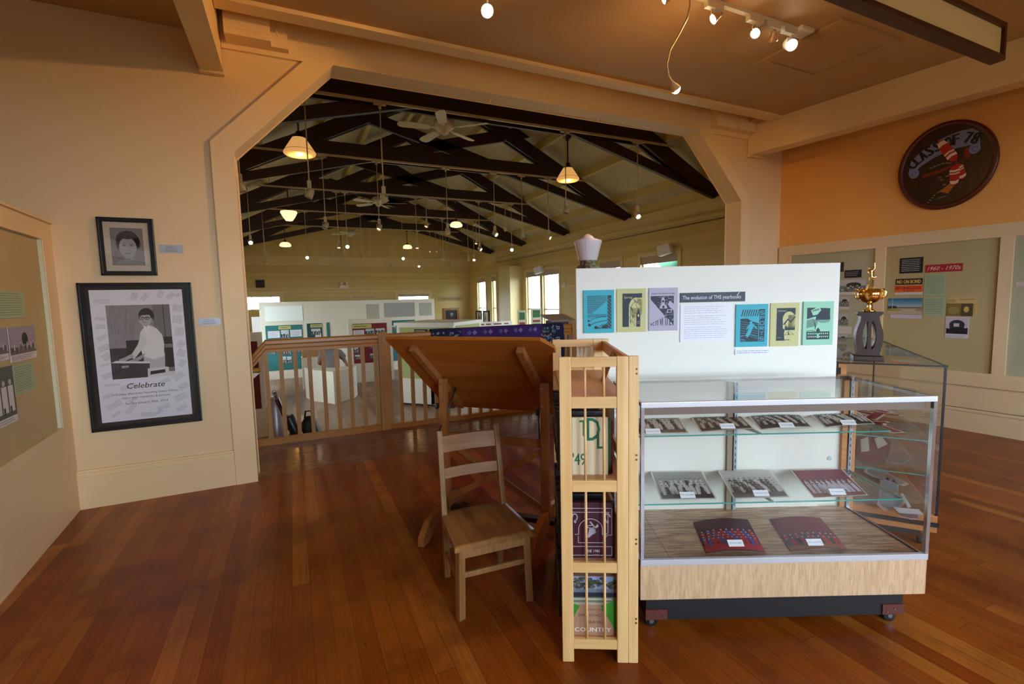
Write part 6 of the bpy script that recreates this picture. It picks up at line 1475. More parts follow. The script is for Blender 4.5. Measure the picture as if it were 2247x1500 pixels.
def cov_lib(A, w, h):
    A.rect(w*.78, h*.10, w*.91, h*.87, INKD, 1)
    for i, ch in enumerate('LIBERARY'[::1] if False else 'LITERATI'): pass
    for i in range(9):
        v = h*(.80-.083*i); A.line([(w*.80, v), (w*.80, v-h*.045), (w*.865, v-h*.045)], w*.014, TQ, 2); A.line([(w*.83, v+h*.004), (w*.89, v+h*.004), (w*.89, v-h*.03)], w*.012, TQ, 2)
    for i in range(26):
        v = h*(.86-.0162*i); e_ = w*(.76-max(0, (i-7))*.027)
        A.line([(w*.12, v), (w*.12+(e_-w*.12)*.5, v+h*.004), (e_, v)], h*.0065 if i % 3 else h*.010, INKD, 1)
    for i in range(5): A.line([(w*.12, h*(.43-.016*i)), (w*.76, h*(.435-.015*i))], h*.007, INKD, 1)
    for k, (cx, cy, sc) in enumerate(((.16, .29, .6), (.19, .19, .9), (.40, .13, 1.0))):
        A.ell(w*cx, h*cy, w*.055*sc, h*.038*sc, INKD, 1.5, 16)
        A.line([(w*(cx+.0), h*(cy-.03)), (w*(cx+.15), h*(cy+.04)), (w*(cx+.35), h*(cy+.075)), (w*.77, h*(cy+.10))], h*.016*sc, INKD, 1.5)
        for j in range(8): A.line([(w*(cx+.08+.055*j), h*(cy+.03+.008*j)), (w*(cx+.06+.055*j), h*(cy+.065+.007*j))], h*.005, INKD, 1.6)
    A.poly([(w*.33, h*.1), (w*.78, h*.1), (w*.78, h*.2), (w*.6, h*.16), (w*.5, h*.12), (w*.42, h*.15)], INKD, 1.2); A.text('36', w*.5, h*.115, h*.05, TQ, l=3)
def cov_spring(A, w, h):
    a, b, c, d = w*.19, h*.12, w*.86, h*.89
    A.rect(a, b, c, d, INKD, 1); A.text('Spring', w*.24, h*.78, h*.045, OLV, w=w*.28, shear=.3, l=2)
    A.ell(w*.66, h*.56, w*.25, h*.235, OLV, 1.5, 24); A.rect(w*.41, b, w*.86, h*.56, OLV, 1.5); A.poly([(w*.86, h*.5), (w*.86, h*.79), (w*.7, h*.79), (w*.66, h*.7)], OLV, 1.5)
    A.arc(w*.66, h*.56, w*.16, h*.13, 60, 300, w*.014, INKD, 2); A.arc(w*.86, h*.62, w*.19, h*.13, 90, 250, w*.014, INKD, 2)
    for k in range(4): A.line([(w*(.42+.02*k), h*(.60-.02*k)), (w*(.50+.02*k), h*(.56-.02*k))], w*.01, INKD, 2); A.line([(w*(.56+.025*k), h*(.77-.01*k)), (w*(.60+.025*k), h*(.70-.01*k))], w*.01, INKD, 2)
    A.poly([(w*.66, b), (w*.80, b), (w*.80, h*.42), (w*.735, h*.56), (w*.67, h*.42)], INKD, 2.5); A.ell(w*.735, h*.38, w*.03, h*.035, OLV, 3, 10); A.arc(w*.735, h*.22, w*.035, h*.03, 0, 360, w*.008, OLV, 3)
    rng = random.Random(1)
    for k in range(30): u, v = w*rng.uniform(.42, .65), h*rng.uniform(.13, .36); A.line([(u, v), (u+w*.03*rng.uniform(-1, 1), v+h*.05)], w*.010, INKD, 2)
def cov_act(A, w, h):
    A.rect(w*.05, h*.56, w*.86, h*.81, INKD, 1); A.poly([(w*.05, h*.735), (w*.52, h*.36), (w*.05, h*.22)], LILC, 2); A.rect(w*.03, h*.5, w*.06, h*.82, LILC, 2.2)
    A.poly([(w*.05, h*.72), (w*.6, h*.31), (w*.86, h*.14), (w*.86, h*.6), (w*.3, h*.6)], INKD, 1.1)
    A.poly([(w*.05, h*.74), (w*.52, h*.37), (w*.86, h*.15), (w*.86, h*.13), (w*.5, h*.30), (w*.05, h*.20)], LILC, 1.8)
    rng = random.Random(2)
    for k in range(46): u, v = w*rng.uniform(.15, .8), h*rng.uniform(.585, .80); A.line([(u, v), (u+w*.07, v+h*.004)], h*.004, LILC, 1.5)
    A.arc(w*.5, h*.84, w*.4, h*.03, 0, 180, w*.01, INKD, 2); A.line([(w*(.08+.05*k), h*(.86+.012*(k % 2))) for k in range(17)], h*.008, INKD, 2)
    A.poly([(w*.42, h*.56), (w*.55, h*.56), (w*.54, h*.74), (w*.48, h*.79), (w*.43, h*.74)], LILC, 2.5); A.rect(w*.45, h*.66, w*.52, h*.71, INKD, 3); A.poly([(w*.36, h*.52), (w*.64, h*.52), (w*.60, h*.60), (w*.40, h*.60)], LILC, 2.6); A.rect(w*.46, h*.53, w*.54, h*.58, INKD, 3)
    A.poly([(w*.66, h*.62), (w*.72, h*.70), (w*.86, h*.62), (w*.86, h*.46), (w*.70, h*.56)], LILC, 2.5); A.poly([(w*.62, h*.42), (w*.78, h*.42), (w*.80, h*.50), (w*.64, h*.50)], LILC, 2.5); A.rect(w*.66, h*.43, w*.76, h*.48, INKD, 3)
    for k in range(34): u, v = w*rng.uniform(.55, .84), h*rng.uniform(.2, .42); A.line([(u, v), (u+w*.03, v+h*.03)], w*.008, LILC, 1.5) if v < h*.85-u*h/w*.75 or True else None
    for i, ch in enumerate('ACTIVITIES'):
        hh = h*(.055+.026*i if i < 7 else .20-.03*(i-7)); A.text(ch, w*(.05+.083*i), h*.125, hh if ch not in 'S' else h*.07, INKD, w=w*(.06 if ch != 'I' else .014), l=3, bold=.0008)
def cov_sports(A, w, h):
    A.rect(w*.73, h*.12, w*.90, h*.88, INKD, 1)
    for i in range(6):
        v = h*(.76-.122*i); A.line([[(w*.87, v+h*.075), (w*.76, v+h*.075), (w*.76, v+h*.035), (w*.87, v+h*.035), (w*.87, v), (w*.76, v)], [(w*.76, v), (w*.76, v+h*.075), (w*.87, v+h*.075), (w*.87, v+h*.035), (w*.76, v+h*.035)], [(w*.76, v), (w*.87, v), (w*.87, v+h*.075), (w*.76, v+h*.075), (w*.76, v)], [(w*.76, v), (w*.76, v+h*.075), (w*.87, v+h*.075), (w*.87, v+h*.04), (w*.76, v+h*.04), (w*.87, v)], [(w*.76, v+h*.075), (w*.87, v+h*.075), (w*.815, v+h*.075), (w*.815, v)], [(w*.87, v+h*.075), (w*.76, v+h*.075), (w*.76, v+h*.035), (w*.87, v+h*.035), (w*.87, v), (w*.76, v)]][i], w*.022, TQ, 2)
    A.poly([(w*.14, h*.12), (w*.71, h*.12), (w*.71, h*.55), (w*.5, h*.60), (w*.35, h*.67), (w*.14, h*.66)], INKD, 1)
    for k in range(8): x = w*(.16+.07*k); A.poly([(x, h*.72-.01*h*(k % 3)), (x+w*.05, h*.87), (x+w*.085, h*.87), (x+w*.03, h*.72)], INKD, 1.2)
    for k in range(7): A.line([(w*.15, h*(.60-.055*k)), (w*.35, h*(.57-.05*k)), (w*.70, h*(.52-.055*k))], w*.008, TQ, 1.6)
    A.ell(w*.47, h*.57, w*.045, h*.032, TQ, 3, 12); A.poly([(w*.38, h*.52), (w*.47, h*.545), (w*.57, h*.53), (w*.53, h*.42), (w*.40, h*.42)], TQ, 3)
    A.poly([(w*.55, h*.53), (w*.68, h*.43), (w*.66, h*.415), (w*.53, h*.49)], TQ, 3); A.poly([(w*.39, h*.52), (w*.33, h*.43), (w*.345, h*.40), (w*.365, h*.42), (w*.42, h*.48)], TQ, 3)
    A.poly([(w*.40, h*.43), (w*.52, h*.43), (w*.42, h*.33), (w*.36, h*.25), (w*.31, h*.255), (w*.35, h*.34)], TQ, 3); A.poly([(w*.45, h*.42), (w*.52, h*.43), (w*.46, h*.31), (w*.37, h*.22), (w*.33, h*.22), (w*.40, h*.30)], TQ, 3.2)
    A.arc(w*.4, h*.2, w*.28, h*.08, 20, 200, w*.012, TQ, 2.5); A.arc(w*.2, h*.13, w*.1, h*.05, 0, 180, w*.01, TQ, 2.5); A.arc(w*.2, h*.13, w*.05, h*.025, 0, 180, w*.01, TQ, 2.5)
def cov_summer(A, w, h):
    a, b, c, d = w*.21, h*.13, w*.86, h*.88
    A.rect(a, b, c, d, INKD, 1); A.text('Summer', w*.24, h*.80, h*.04, OLV, w=w*.30, shear=.3, l=2); A.text('1936', w*.26, h*.19, h*.022, OLV, w=w*.12, l=2)
    A.ell(w*.64, h*.62, w*.22, h*.18, OLV, 1.5, 24); A.rect(w*.62, h*.45, w*.86, h*.72, OLV, 1.5); A.poly([(w*.43, b), (w*.86, b), (w*.86, h*.62), (w*.43, h*.60)], OLV, 1.4)
    A.poly([(w*.43, h*.50), (w*.60, h*.64), (w*.70, h*.58), (w*.86, h*.70), (w*.86, h*.66), (w*.70, h*.54), (w*.60, h*.60), (w*.50, h*.50)], INKD, 2)
    rng = random.Random(6)
    for k in range(16): x = w*(.50+.022*k); A.poly([(x, h*.40), (x+w*.025, h*.40), (x+w*.012, h*rng.uniform(.47, .55))], INKD, 2.2)
    A.rect(w*.50, h*.37, w*.85, h*.41, INKD, 2.1)
    for k in range(4): A.line([(w*.60, h*(.70-.02*k)), (w*.85, h*(.725-.02*k))], h*.005, INKD, 2)
    A.line([(w*.50, h*.26), (w*.64, h*.36), (w*.82, h*.27), (w*.50, h*.26)], w*.012, INKD, 2.5); A.poly([(w*.60, h*.265), (w*.64, h*.35), (w*.67, h*.27)], INKD, 2.6)
    A.poly([(w*.43, b), (w*.50, b), (w*.48, h*.3), (w*.5, h*.38), (w*.43, h*.42)], INKD, 2.4); A.text('MEMORY', w*.46, h*.135, h*.025, INKD, w=w*.24, l=3, bold=.0006)
def cov_lit(A, w, h):
    A.rect(w*.12, h*.58, w*.88, h*.86, INKD, 1); A.poly([(w*.20, h*.86), (w*.88, h*.90), (w*.88, h*.84), (w*.6, h*.85)], MINT, 1.6)
    A.poly([(w*.24, h*.80), (w*.52, h*.89), (w*.58, h*.80), (w*.46, h*.70), (w*.32, h*.68)], MINT, 2); A.text('LITERARY', w*.29, h*.765, h*.036, INKD, w=w*.25, l=3, rot=.25, bold=.0005)
    for k in range(15):
        A.arc(w*.42, h*.62, w*(.10+.026*k), h*(.045+.018*k), -70+4*k, 60-k, w*.010, INKD, 2.2)
    for k in range(11): A.line([(w*.12, h*(.56-.016*k)), (w*(.30+.01*k), h*(.60-.016*k)), (w*(.5-.01*k), h*(.56-.02*k))], w*.013, INKD, 2.1)
    A.poly([(w*.12, h*.60), (w*.42, h*.66), (w*.40, h*.54), (w*.12, h*.50)], MINT, 1.7)
    A.rect(w*.12, h*.13, w*.88, h*.31, INKD, 3); A.poly([(w*.44, h*.31), (w*.56, h*.31), (w*.56, h*.35), (w*.50, h*.40), (w*.44, h*.35)], INKD, 3)
    for r_ in range(2):
        for k in range(11):
            if k in (5,): continue
            A.rect(w*(.16+.064*k), h*(.175+.07*r_), w*(.195+.064*k), h*(.21+.07*r_), MINT, 3.5)
    A.rect(w*.47, h*.16, w*.53, h*.27, MINT, 3.5); A.line([(w*.12, h*.32), (w*.25, h*.34), (w*.40, h*.32)], h*.012, INKD, 3)
G_ = 'yearbook covers on the white board'
bcard('yearbook', (1280, 636, 1347, 730), 'turquoise yearbook cover with curling waves, first on the white board', 'booklet', TQ, cov_lib, .008, G_)
bcard('yearbook', (1353, 633, 1417, 728), 'olive yearbook cover titled Spring with a steeple in an arch', 'booklet', OLV, cov_spring, .006, G_)
bcard('yearbook', (1423, 631, 1486, 725), 'lilac yearbook cover titled Activities with a lighthouse', 'booklet', LILC, cov_act, .008, G_)
bcard('yearbook', (1613, 667, 1683, 760), 'turquoise yearbook cover titled Sports with a surfer', 'booklet', TQ, cov_sports, .008, G_)
bcard('yearbook', (1689, 664, 1752, 759), 'olive yearbook cover titled Summer with a tent and mountains', 'booklet', OLV, cov_summer, .006, G_)
bcard('yearbook', (1760, 661, 1826, 756), 'mint green yearbook cover with a school building below a breaking wave', 'booklet', MINT, cov_lit, .009, G_)
bcard('title_plate', (1492, 641, 1634, 662), 'dark slate title strip reading the evolution of THS yearbooks', 'title card', K(44, 54, 70, .5), lambda A, w, h: (A.text('The evolution of THS yearbooks', w*.035, h*.30, h*.40, K(232, 234, 240), w=w*.90), A.poly([(w*.865, h*.62), (w*.875, h*.62), (w*.92, h*.98), (w*.905, h*.98)], K(220, 222, 228), 2)), .006)
bcard('text_card', (1492, 666, 1606, 749), 'large white text card under the slate title strip', 'card', K(240, 240, 250, .5), lambda A, w, h: (A.scrib(w*.07, h*.74, w*.93, h*.95, 4, K(188, 188, 204), h*.011), A.scrib(w*.07, h*.44, w*.93, h*.71, 5, K(188, 188, 204), h*.011), A.scrib(w*.07, h*.08, w*.93, h*.41, 6, K(188, 188, 204), h*.011)), .005)
bcard('caption_strip', (1612, 765, 1693, 777), 'white caption strip below the turquoise Sports yearbook', 'caption', K(238, 240, 250, .5), lambda A, w, h: A.scrib(w*.04, h*.15, w*.97, h*.85, 2, K(120, 126, 170), h*.10, ragged=.3), .005)
# ------------------------------------------------------------------ white glass globe on a rusty fitting, behind the board
yl = 3.40
c = CY(1290, 545, yl); q = lambda px, py: CY(px, py, yl)
zt0, zt1, zt2, zs0, zb0, zn0, zn1 = q(1290, 513)[2], q(1290, 519)[2], q(1290, 522.5)[2], q(1290, 529)[2], q(1290, 571)[2], q(1290, 573)[2], q(1290, 588)[2]
x = c[0]; rr = (q(1321, 531)[0]-q(1260, 531)[0])/2
t = thing('lamp_post', 'faceted white glass street-lamp globe on a rusty iron neck, rising above the white board', 'lamp', (x, yl, 0), CZr)
mb = MB(); op = K(226, 216, 224, .25, name='unlit_opal_glass')
mb.lathe([(rr*.60, zb0-.003), (rr*.64, zb0), (rr*.97, zs0-.012), (rr, zs0-.004), (rr*.98, zs0+.002), (rr*.44, zt2-.001), (rr*.43, zt2+.004), (rr*.36, zt1+.002), (.010, zt0-.002), (.0005, zt0)], (x, yl, 0), op, 48)
gl = mb.build('glass_globe', parent=t)
mb = MB(); mb.tube([(x-rr*.33, yl-rr*.93, zs0-.002), (x-rr*.22, yl-rr*.57, zb0)], .0025, K(190, 180, 190), 6); mb.build('mould_seam', parent=gl)
ru = newmat('rusty_green_iron'); m_, N_n, L_l, P_p = ru
nn = N_n.new('ShaderNodeTexNoise'); nn.inputs['Scale'].default_value = 38; nn.inputs['Detail'].default_value = 5; L_l.new(coords(N_n, L_l), nn.inputs[0])
L_l.new(ramp(N_n, L_l, nn.outputs[0], [(0.35, (64, 34, 26)), (0.5, (112, 72, 52)), (0.56, (120, 150, 120)), (0.7, (90, 52, 40))]), P_p.inputs['Base Color']); P_p.inputs['Roughness'].default_value = .8
mb = MB(); mb.lathe([(rr*.54, zb0+.002), (rr*.60, zb0-.004), (rr*.56, zb0-.012), (rr*.56, zb0-.03), (rr*.74, zn1+.014), (rr*.82, zn1+.004), (rr*.82, zn1-.02), (rr*.6, zn1-.04)], (x, yl, 0), m_, 28); mb.build('iron_neck', parent=t)
mb = MB(); mb.lathe([(.14, 0), (.15, .01), (.12, .06), (.06, .12), (.045, .3), (.045, zn1-.04)], (x, yl, 0), m_, 20); mb.build('iron_post', parent=t)
# dark wooden strip sign seen edge-on beside the board
# ------------------------------------------------------------------ pine bookcase
bx0, bx1, byn, byf, bh = .177, .479, 1.78, 2.56, 1.243
zr = [CY(1300, v, byn)[2] for v in (783, 805, 870, 895, 1053, 1078, 1233, 1255, 1401, 1422)]
t = thing('bookcase', 'honey pine slatted folding bookcase standing end-on beside the showcase', 'bookcase', (bx0, byn, 0), CZr)
P1, P2 = M['pine'], M['pineh']
for y0, nm in ((byn, 'near'), (byf-.022, 'far')):
    y1 = y0+.022
    for a, b in ((bx0, bx0+.046), (.396, .440)):
        mb = MB(); mb.box(a, y0, 0, b, y1, bh, P1, .004); mb.build('stile', parent=t)
    mb = MB(); mb.box(.4405, y0, 0, bx1, y1, bh, P1, .004)
    if nm == 'near':
        for z_ in (CY(1393, 808, byn)[2], CY(1393, 818, byn)[2], CY(1393, 995, byn)[2], CY(1393, 1005, byn)[2], CY(1393, 1178, byn)[2], CY(1393, 1188, byn)[2], CY(1393, 1351, byn)[2], CY(1393, 1360, byn)[2]):
            mb.cyl((.470, y0, z_), (.470, y0-.0015, z_), .0042, K(150, 110, 80, .4, .6), n=12); mb.cyl((.470, y0-.0015, z_), (.470, y0-.002, z_), .0018, K(60, 40, 36), n=8)
    mb.build('back_stile', parent=t)
    for k in range(0, 10, 2):
        mb = MB(); mb.box(bx0+.046, y0+.002, zr[k+1], .396, y1-.002, zr[k], P2, .002); mb.build('rail', parent=t)
    for k in range(1, 9, 2):
        for xd in (.276, .348):
            mb = MB(); mb.cyl((xd, y0+.011, zr[k+1]), (xd, y0+.011, zr[k]), .0052, P1, n=12); mb.build('spindle', parent=t)
shz = [zr[2]-.012, zr[4]-.004, zr[6]-.004, zr[8]-.004]
for k, z_ in enumerate(shz):
    mb = MB(); mb.box(bx0+.012, byn+.022, z_-.016, .438, byf-.022, z_, M['pinesh'], .002); mb.build('shelf', parent=t)
mb = MB(); mb.box(.445, byn+.022, bh-.035-.03, .462, byf-.022, bh-.012, M['pinesh'], .002); mb.build('top_back_rail', parent=t)
for k in (1, 2, 3):
    mb = MB(); mb.box(.445, byn+.022, shz[k], .458, byf-.022, shz[k]+.05, M['pinesh'], .002); mb.build('back_rail', parent=t)
# things kept on it
def cover(name, lab, x0, x1, z0, z1, y, th, base, art, cat='book', rz=CZr):
    mb = MB(); mb.box(x0, y, z0, x1, y+th, z1, base, .001); A = Art(mb, (x0, y-.0002, z0), (1, 0, 0), (0, 0, 1), .0003); art(A, x1-x0, z1-z0)
    return tag(mb.build(name, o=(x0, y, z0), rz=rz), lab, cat)
GR = K(26, 110, 70, .6)
def c49(A, w, h):
    A.text('D', w*.42, h*.60, h*.40, GR, w=w*.36, l=1, bold=.001); A.text('T', w*.22, h*.68, h*.28, GR, w=w*.22, l=1.5, bold=.001); A.text('L', w*.70, h*.46, h*.32, GR, w=w*.22, l=1.6, bold=.001)
    A.text("'49", w*.02, h*.18, h*.20, GR, w=w*.36, l=1, bold=.0008); A.rect(0, 0, w, h*.015, K(190, 160, 120), 1)
cover('scrapbook', "cream book with green letters and '49 on its cover behind the bookcase slats", .228, .372, shz[1], shz[1]+.238, byn+.07, .012, K(222, 204, 168, .7, name='aged_cream_cover'), c49)
cover('binder', 'thin green booklet standing behind the cream 49 book on the bookcase', .300, .386, shz[1], shz[1]+.226, byn+.084, .006, K(72, 128, 92, .7), lambda A, w, h: None)
cover('binder', 'thin dark red booklet standing behind the green booklet on the bookcase', .310, .394, shz[1], shz[1]+.216, byn+.092, .006, K(140, 44, 48, .7), lambda A, w, h: None)
SIL = K(186, 176, 190, .35)
def cyear(A, w, h):
    g = .0028
    def rr_(a, b, c, d): A.line([(w*a, h*b), (w*c, h*b), (w*c, h*d), (w*a, h*d), (w*a, h*b)], g, SIL, 1)
    A.line([(0, h*.90), (w*.93, h*.90), (w*.93, h*.42), (w*.72, h*.42)], g, SIL, 1); A.line([(0, h*.83), (w*.88, h*.83)], g, SIL, 1); A.line([(w*.84, h*.83), (w*.84, h*.45), (w*.74, h*.45)], g, SIL, 1)
    A.arc(w*.43, h*.52, w*.28, h*.19, 0, 180, g, SIL, 1.2, 20); A.line([(w*.15, h*.52), (w*.15, h*.43), (w*.06, h*.43)], g, SIL, 1); A.line([(w*.71, h*.52), (w*.71, h*.42)], g, SIL, 1)
    A.line([(w*.14, h*.40), (w*.14, h*.28), (w*.74, h*.28), (w*.74, h*.36), (w*.82, h*.40)], g, SIL, 1)
    A.arc(w*.82, h*.74, w*.07, h*.06, 0, 250, w*.035, SIL, 1.5); A.arc(w*.06, h*.74, w*.06, h*.06, -60, 180, w*.03, SIL, 1.5); A.ell(w*.83, h*.66, w*.03, h*.028, SIL, 1.5); A.ell(w*.07, h*.66, w*.03, h*.028, SIL, 1.5)
    for k in range(2): A.line([(0, h*(.21-.16*k)), (w*.93, h*(.21-.16*k))], g, SIL, 1)
    A.line([(w*.93, h*.05), (w*.93, h*.21)], g, SIL, 1)
    A.arc(w*.44, h*.57, w*.09, h*.025, 0, 360, .003, SIL, 2); A.poly([(w*.36, h*.40), (w*.40, h*.53), (w*.53, h*.54), (w*.56, h*.46), (w*.46, h*.42), (w*.38, h*.36)], K(168, 158, 172, .4), 2); A.line([(w*.42, h*.66), (w*.52, h*.57)], .005, SIL, 2); A.poly([(w*.52, h*.56), (w*.60, h*.62), (w*.62, h*.57), (w*.55, h*.54)], SIL, 2)
    A.text('DE 1981', w*.36, h*.105, h*.05, SIL, w=w*.28, l=2, bold=.0006); A.scrib(w*.5, h*.06, w*.62, h*.08, 1, K(190, 150, 90), .0016, ragged=0)
cover('album', 'maroon album with silver art-deco lines behind the slats on the bookcase third level', .224, .394, shz[2], shz[2]+.232, byn+.045, .022, K(66, 24, 40, .45, name='maroon_leatherette'), cyear)
def croad(A, w, h):
    A.rect(0, h*.66, w, h, K(140, 156, 196), 1)
    rng = random.Random(8)
    for k in range(70): A.ell(w*rng.random(), h*rng.uniform(.80, .97), w*.05, h*.025, K(*[(52, 56, 46), (70, 74, 56), (92, 92, 76)][k % 3]), 1.2+.001*k, 8)
    A.rect(0, h*.72, w, h*.79, K(112, 118, 136), 2); A.rect(0, h*.64, w, h*.73, K(36, 40, 60), 2)
    for k in range(9): A.rect(w*.11*k, h*.64, w*(.11*k+.012), h*.73, K(24, 26, 40), 2.1)
    A.rect(0, h*.56, w, h*.65, K(112, 130, 96), 2.2); A.rect(0, h*.60, w*.9, h*.63, K(190, 186, 180), 2.3); A.rect(0, h*.52, w, h*.57, K(176, 170, 158), 2.2)
    A.poly([(0, 0), (w, 0), (w, h*.12), (w*.66, h*.50), (w*.14, h*.50), (0, h*.36)], K(176, 136, 108), 2.5); A.poly([(0, h*.28), (w*.16, h*.50), (w*.06, h*.53), (0, h*.53)], K(52, 140, 40), 2.6); A.poly([(w*.64, h*.50), (w, h*.06), (w, h*.60), (w*.8, h*.55)], K(60, 152, 44), 2.6)
    bc_ = K(86, 58, 44)
    A.text('DOWN THE', w*.5, h*.42, h*.035, bc_, w=w*.42, al='c', l=3); A.text('DIRT ROAD TO', w*.48, h*.32, h*.045, bc_, w=w*.70, al='c', l=3); A.text('GRAVES', w*.50, h*.20, h*.045, bc_, w=w*.42, al='c', l=3)
    A.text('COUNTRY', w*.46, h*.06, h*.07, K(236, 232, 230), w=w*.84, al='c', l=3, bold=.0005)
cover('album', 'book with a dirt road photograph titled country behind the lowest slats of the bookcase', .222, .398, shz[3], shz[3]+.252, byn+.035, .024, K(176, 136, 108, .5), croad)
for k, (z_, hh, yy, dd, lab) in enumerate(((shz[1], .25, 1.83, .5, 'row of black binders sticking out of the bookcase second level'), (shz[2], .23, 1.84, .4, 'black binders sticking out of the bookcase third level'), (shz[3], .245, 1.85, .45, 'black binders sticking out of the lowest bookcase level'))):
    n_ = 5
    for j in range(n_):
        a = yy+.02+dd*j/n_*1.2+.05
        mb = MB(); mb.box(.170, a, z_, .36, a+.03, z_+hh-.01*(j % 3), K(24, 23, 28, .4, name='black_vinyl'), .003)
        mb.box(.1695, a+.006, z_+hh*.4, .170, a+.024, z_+hh*.8, K(200, 196, 180))
        tag(mb.build('binder', o=(.16, a, z_), rz=CZr), 'black binder on the bookcase %s level, %s from the near end' % (['second', 'third', 'lowest'][k], ORDN[j]), 'binder', 'black binders on the bookcase')
# folded leaflet on top shelf
x_, y_ = CZ(1312, 818, shz[0])[0], 2.14
mb = MB(); za, zc_ = shz[0], shz[0]+.138
mb.prism([(x_-.050, y_-.03, za), (x_-.052, y_+.07, za), (x_-.002, y_+.06, zc_), (x_-.0, y_-.03, zc_)], (.002, 0, 0), K(166, 130, 106, .7, name='printed_kraft_card')); mb.prism([(x_+.042, y_-.03, za), (x_+.042, y_+.07, za), (x_+.002, y_+.06, zc_), (x_+.0, y_-.03, zc_)], (.002, 0, 0), K(126, 24, 28, .7))
tag(mb.build('tent_card', o=(x_, y_, za), rz=CZr), 'brown and red folded tent card standing on the bookcase top shelf', 'card')
# the bookcase stands a few degrees askew; everything on it turns with it
PV = Matrix.Rotation(CZr, 3, 'Z') @ Vector((.177, 1.78, 0))
for ob in bpy.data.objects:
    if ob.parent is None and ob.name.split('.')[0] in ('bookcase', 'binder', 'album', 'scrapbook', 'tent_card'):
        z_ = ob.location.z; q_ = PV + Matrix.Rotation(-R(3.2), 3, 'Z') @ (ob.location-PV); ob.location = (q_.x, q_.y, z_); ob.rotation_euler.z -= R(3.2)
# ------------------------------------------------------------------ second showcase with the trophy
A2 = CZr-R(27.8)
RA = Matrix.Rotation(-R(27.8), 3, 'Z').inverted()
cr = RA @ Vector((2.371, 2.539, 0)); cl = RA @ Vector((1.931, 2.759, 0))
ax1, ay0 = cr.x, (cr.y+cl.y)/2; ax0 = ax1-.50; ay1 = ay0+1.80; Z2 = 1.05
t = thing('display_case', 'long glass showcase with thin black edges holding maroon letters, behind the plywood-based one', 'display case', (ax0, ay0, 0), A2)
bl = K(22, 20, 24, .35)
mb = MB(); mb.box(ax0, ay0, .10, ax1, ay1, .20, M['oakcase'], .004); mb.build('oak_plinth', parent=t)
mb = MB(); mb.box(ax0-.004, ay0-.006, .135, ax1+.006, ay0, .16, bl); mb.box(ax1, ay0, .135, ax1+.006, ay1, .16, bl); mb.build('bumper_strip', parent=t)
mb = MB(); mb.box(ax0+.06, ay0+.05, .05, ax1-.06, ay1-.05, .10, bl); mb.build('kick_box', parent=t)
for x in (ax0+.06, ax1-.06):
    for y in (ay0+.06, ay1-.06):
        mb = MB(); mb.cyl((x-.012, y, .027), (x+.012, y, .027), .027, DK, n=16); mb.box(x-.015, y-.012, .03, x+.015, y+.012, .052, M['steel']); mb.build('caster', parent=t)
mb = MB()
for x in (ax0, ax1-.010):
    for y in (ay0, ay1-.010): mb.box(x, y, .20, x+.010, y+.010, Z2, bl)
for z in (Z2-.006,):
    mb.box(ax0, ay0-.003, z, ax1+.003, ay0+.008, z+.008, bl); mb.box(ax0, ay1-.008, z, ax1, ay1, z+.008, bl); mb.box(ax1-.004, ay0, z, ax1+.003, ay1, z+.008, bl); mb.box(ax0, ay0, z, ax0+.008, ay1, z+.008, bl)
mb.build('black_edging', parent=t)
mb = MB(); mb.box(ax0+.008, ay0+.008, Z2-.005, ax1-.008, ay1-.008, Z2, M['glass']); mb.build('glass_top', parent=t)
for nm, b in (('end_pane', (ax0+.01, ay0+.002, .20, ax1-.01, ay0+.007, Z2-.006)), ('front_pane', (ax1-.007, ay0+.01, .20, ax1-.002, ay1-.01, Z2-.006)), ('end_pane', (ax0+.01, ay1-.007, .20, ax1-.01, ay1-.002, Z2-.006))):
    mb = MB(); mb.box(*b, M['glass']); mb.build(nm, parent=t)
mb = MB(); mb.box(ax0+.0, ay0+.01, .20, ax0+.014, ay1-.01, Z2-.05, K(150, 128, 104, .6)); mb.box(ax0-.02, ay0+.0, Z2-.09, ax0+.05, ay0+.012, Z2-.01, M['oakcase']); mb.box(ax0+.0, ay0-.002, Z2-.07, ax0+.022, ay0, Z2-.03, bl); mb.build('back_panel', parent=t)
mb = MB(); mb.box(ax0+.014, ay0+.01, .20, ax1-.01, ay1-.01, .208, K(156, 110, 76, .5, name='brown_case_floor')); mb.build('case_floor', parent=t)
for z in (.62, .42):
    mb = MB(); mb.box(ax0+.03, ay0+.03, z-.006, ax1-.03, ay1-.03, z, M['tglass']); mb.box(ax0+.03, ay0+.029, z-.006, ax1-.03, ay0+.031, z, M['gedge']); mb.build('glass_shelf', parent=t)
MR, WHT = K(136, 24, 36, .9, name='maroon_felt'), K(232, 228, 226, .8)
R2 = Matrix.Rotation(A2, 3, 'Z').inverted()
def letter(ch, px, py, z, s, rot, lab):
    p = R2 @ PZ(px, py, z); x, y = p.x, p.y
    mb = MB(); ca, sa = math.cos(rot), math.sin(rot)
    A = Art(mb, (x, y, z+.002), (ca, sa, 0), (-sa, ca, 0), .0012)
    A.text(ch, 0, -s*.5, s*1.1, WHT, w=s*.95, al='c', l=0, bold=s*.09); A.text(ch, 0, -s*.46, s, MR, w=s*.8, al='c', l=1, bold=s*.05)
    tag(mb.build('felt_letter', o=(x, y, z), rz=A2), lab, 'felt letter', 'maroon felt letters in the second showcase')
letter('T', 1938, 938, .62, .24, .5, 'maroon felt letter T edged in white, nearest the glass end')
letter('T', 1920, 912, .62, .24, -.4, 'maroon felt letter T edged in white, behind the nearest T')
letter('H', 1900, 900, .62, .22, .7, 'maroon felt letter H edged in white, beside the upper T')
letter('S', 1895, 925, .62, .20, .3, 'maroon felt letter S edged in white, beside the nearest T')
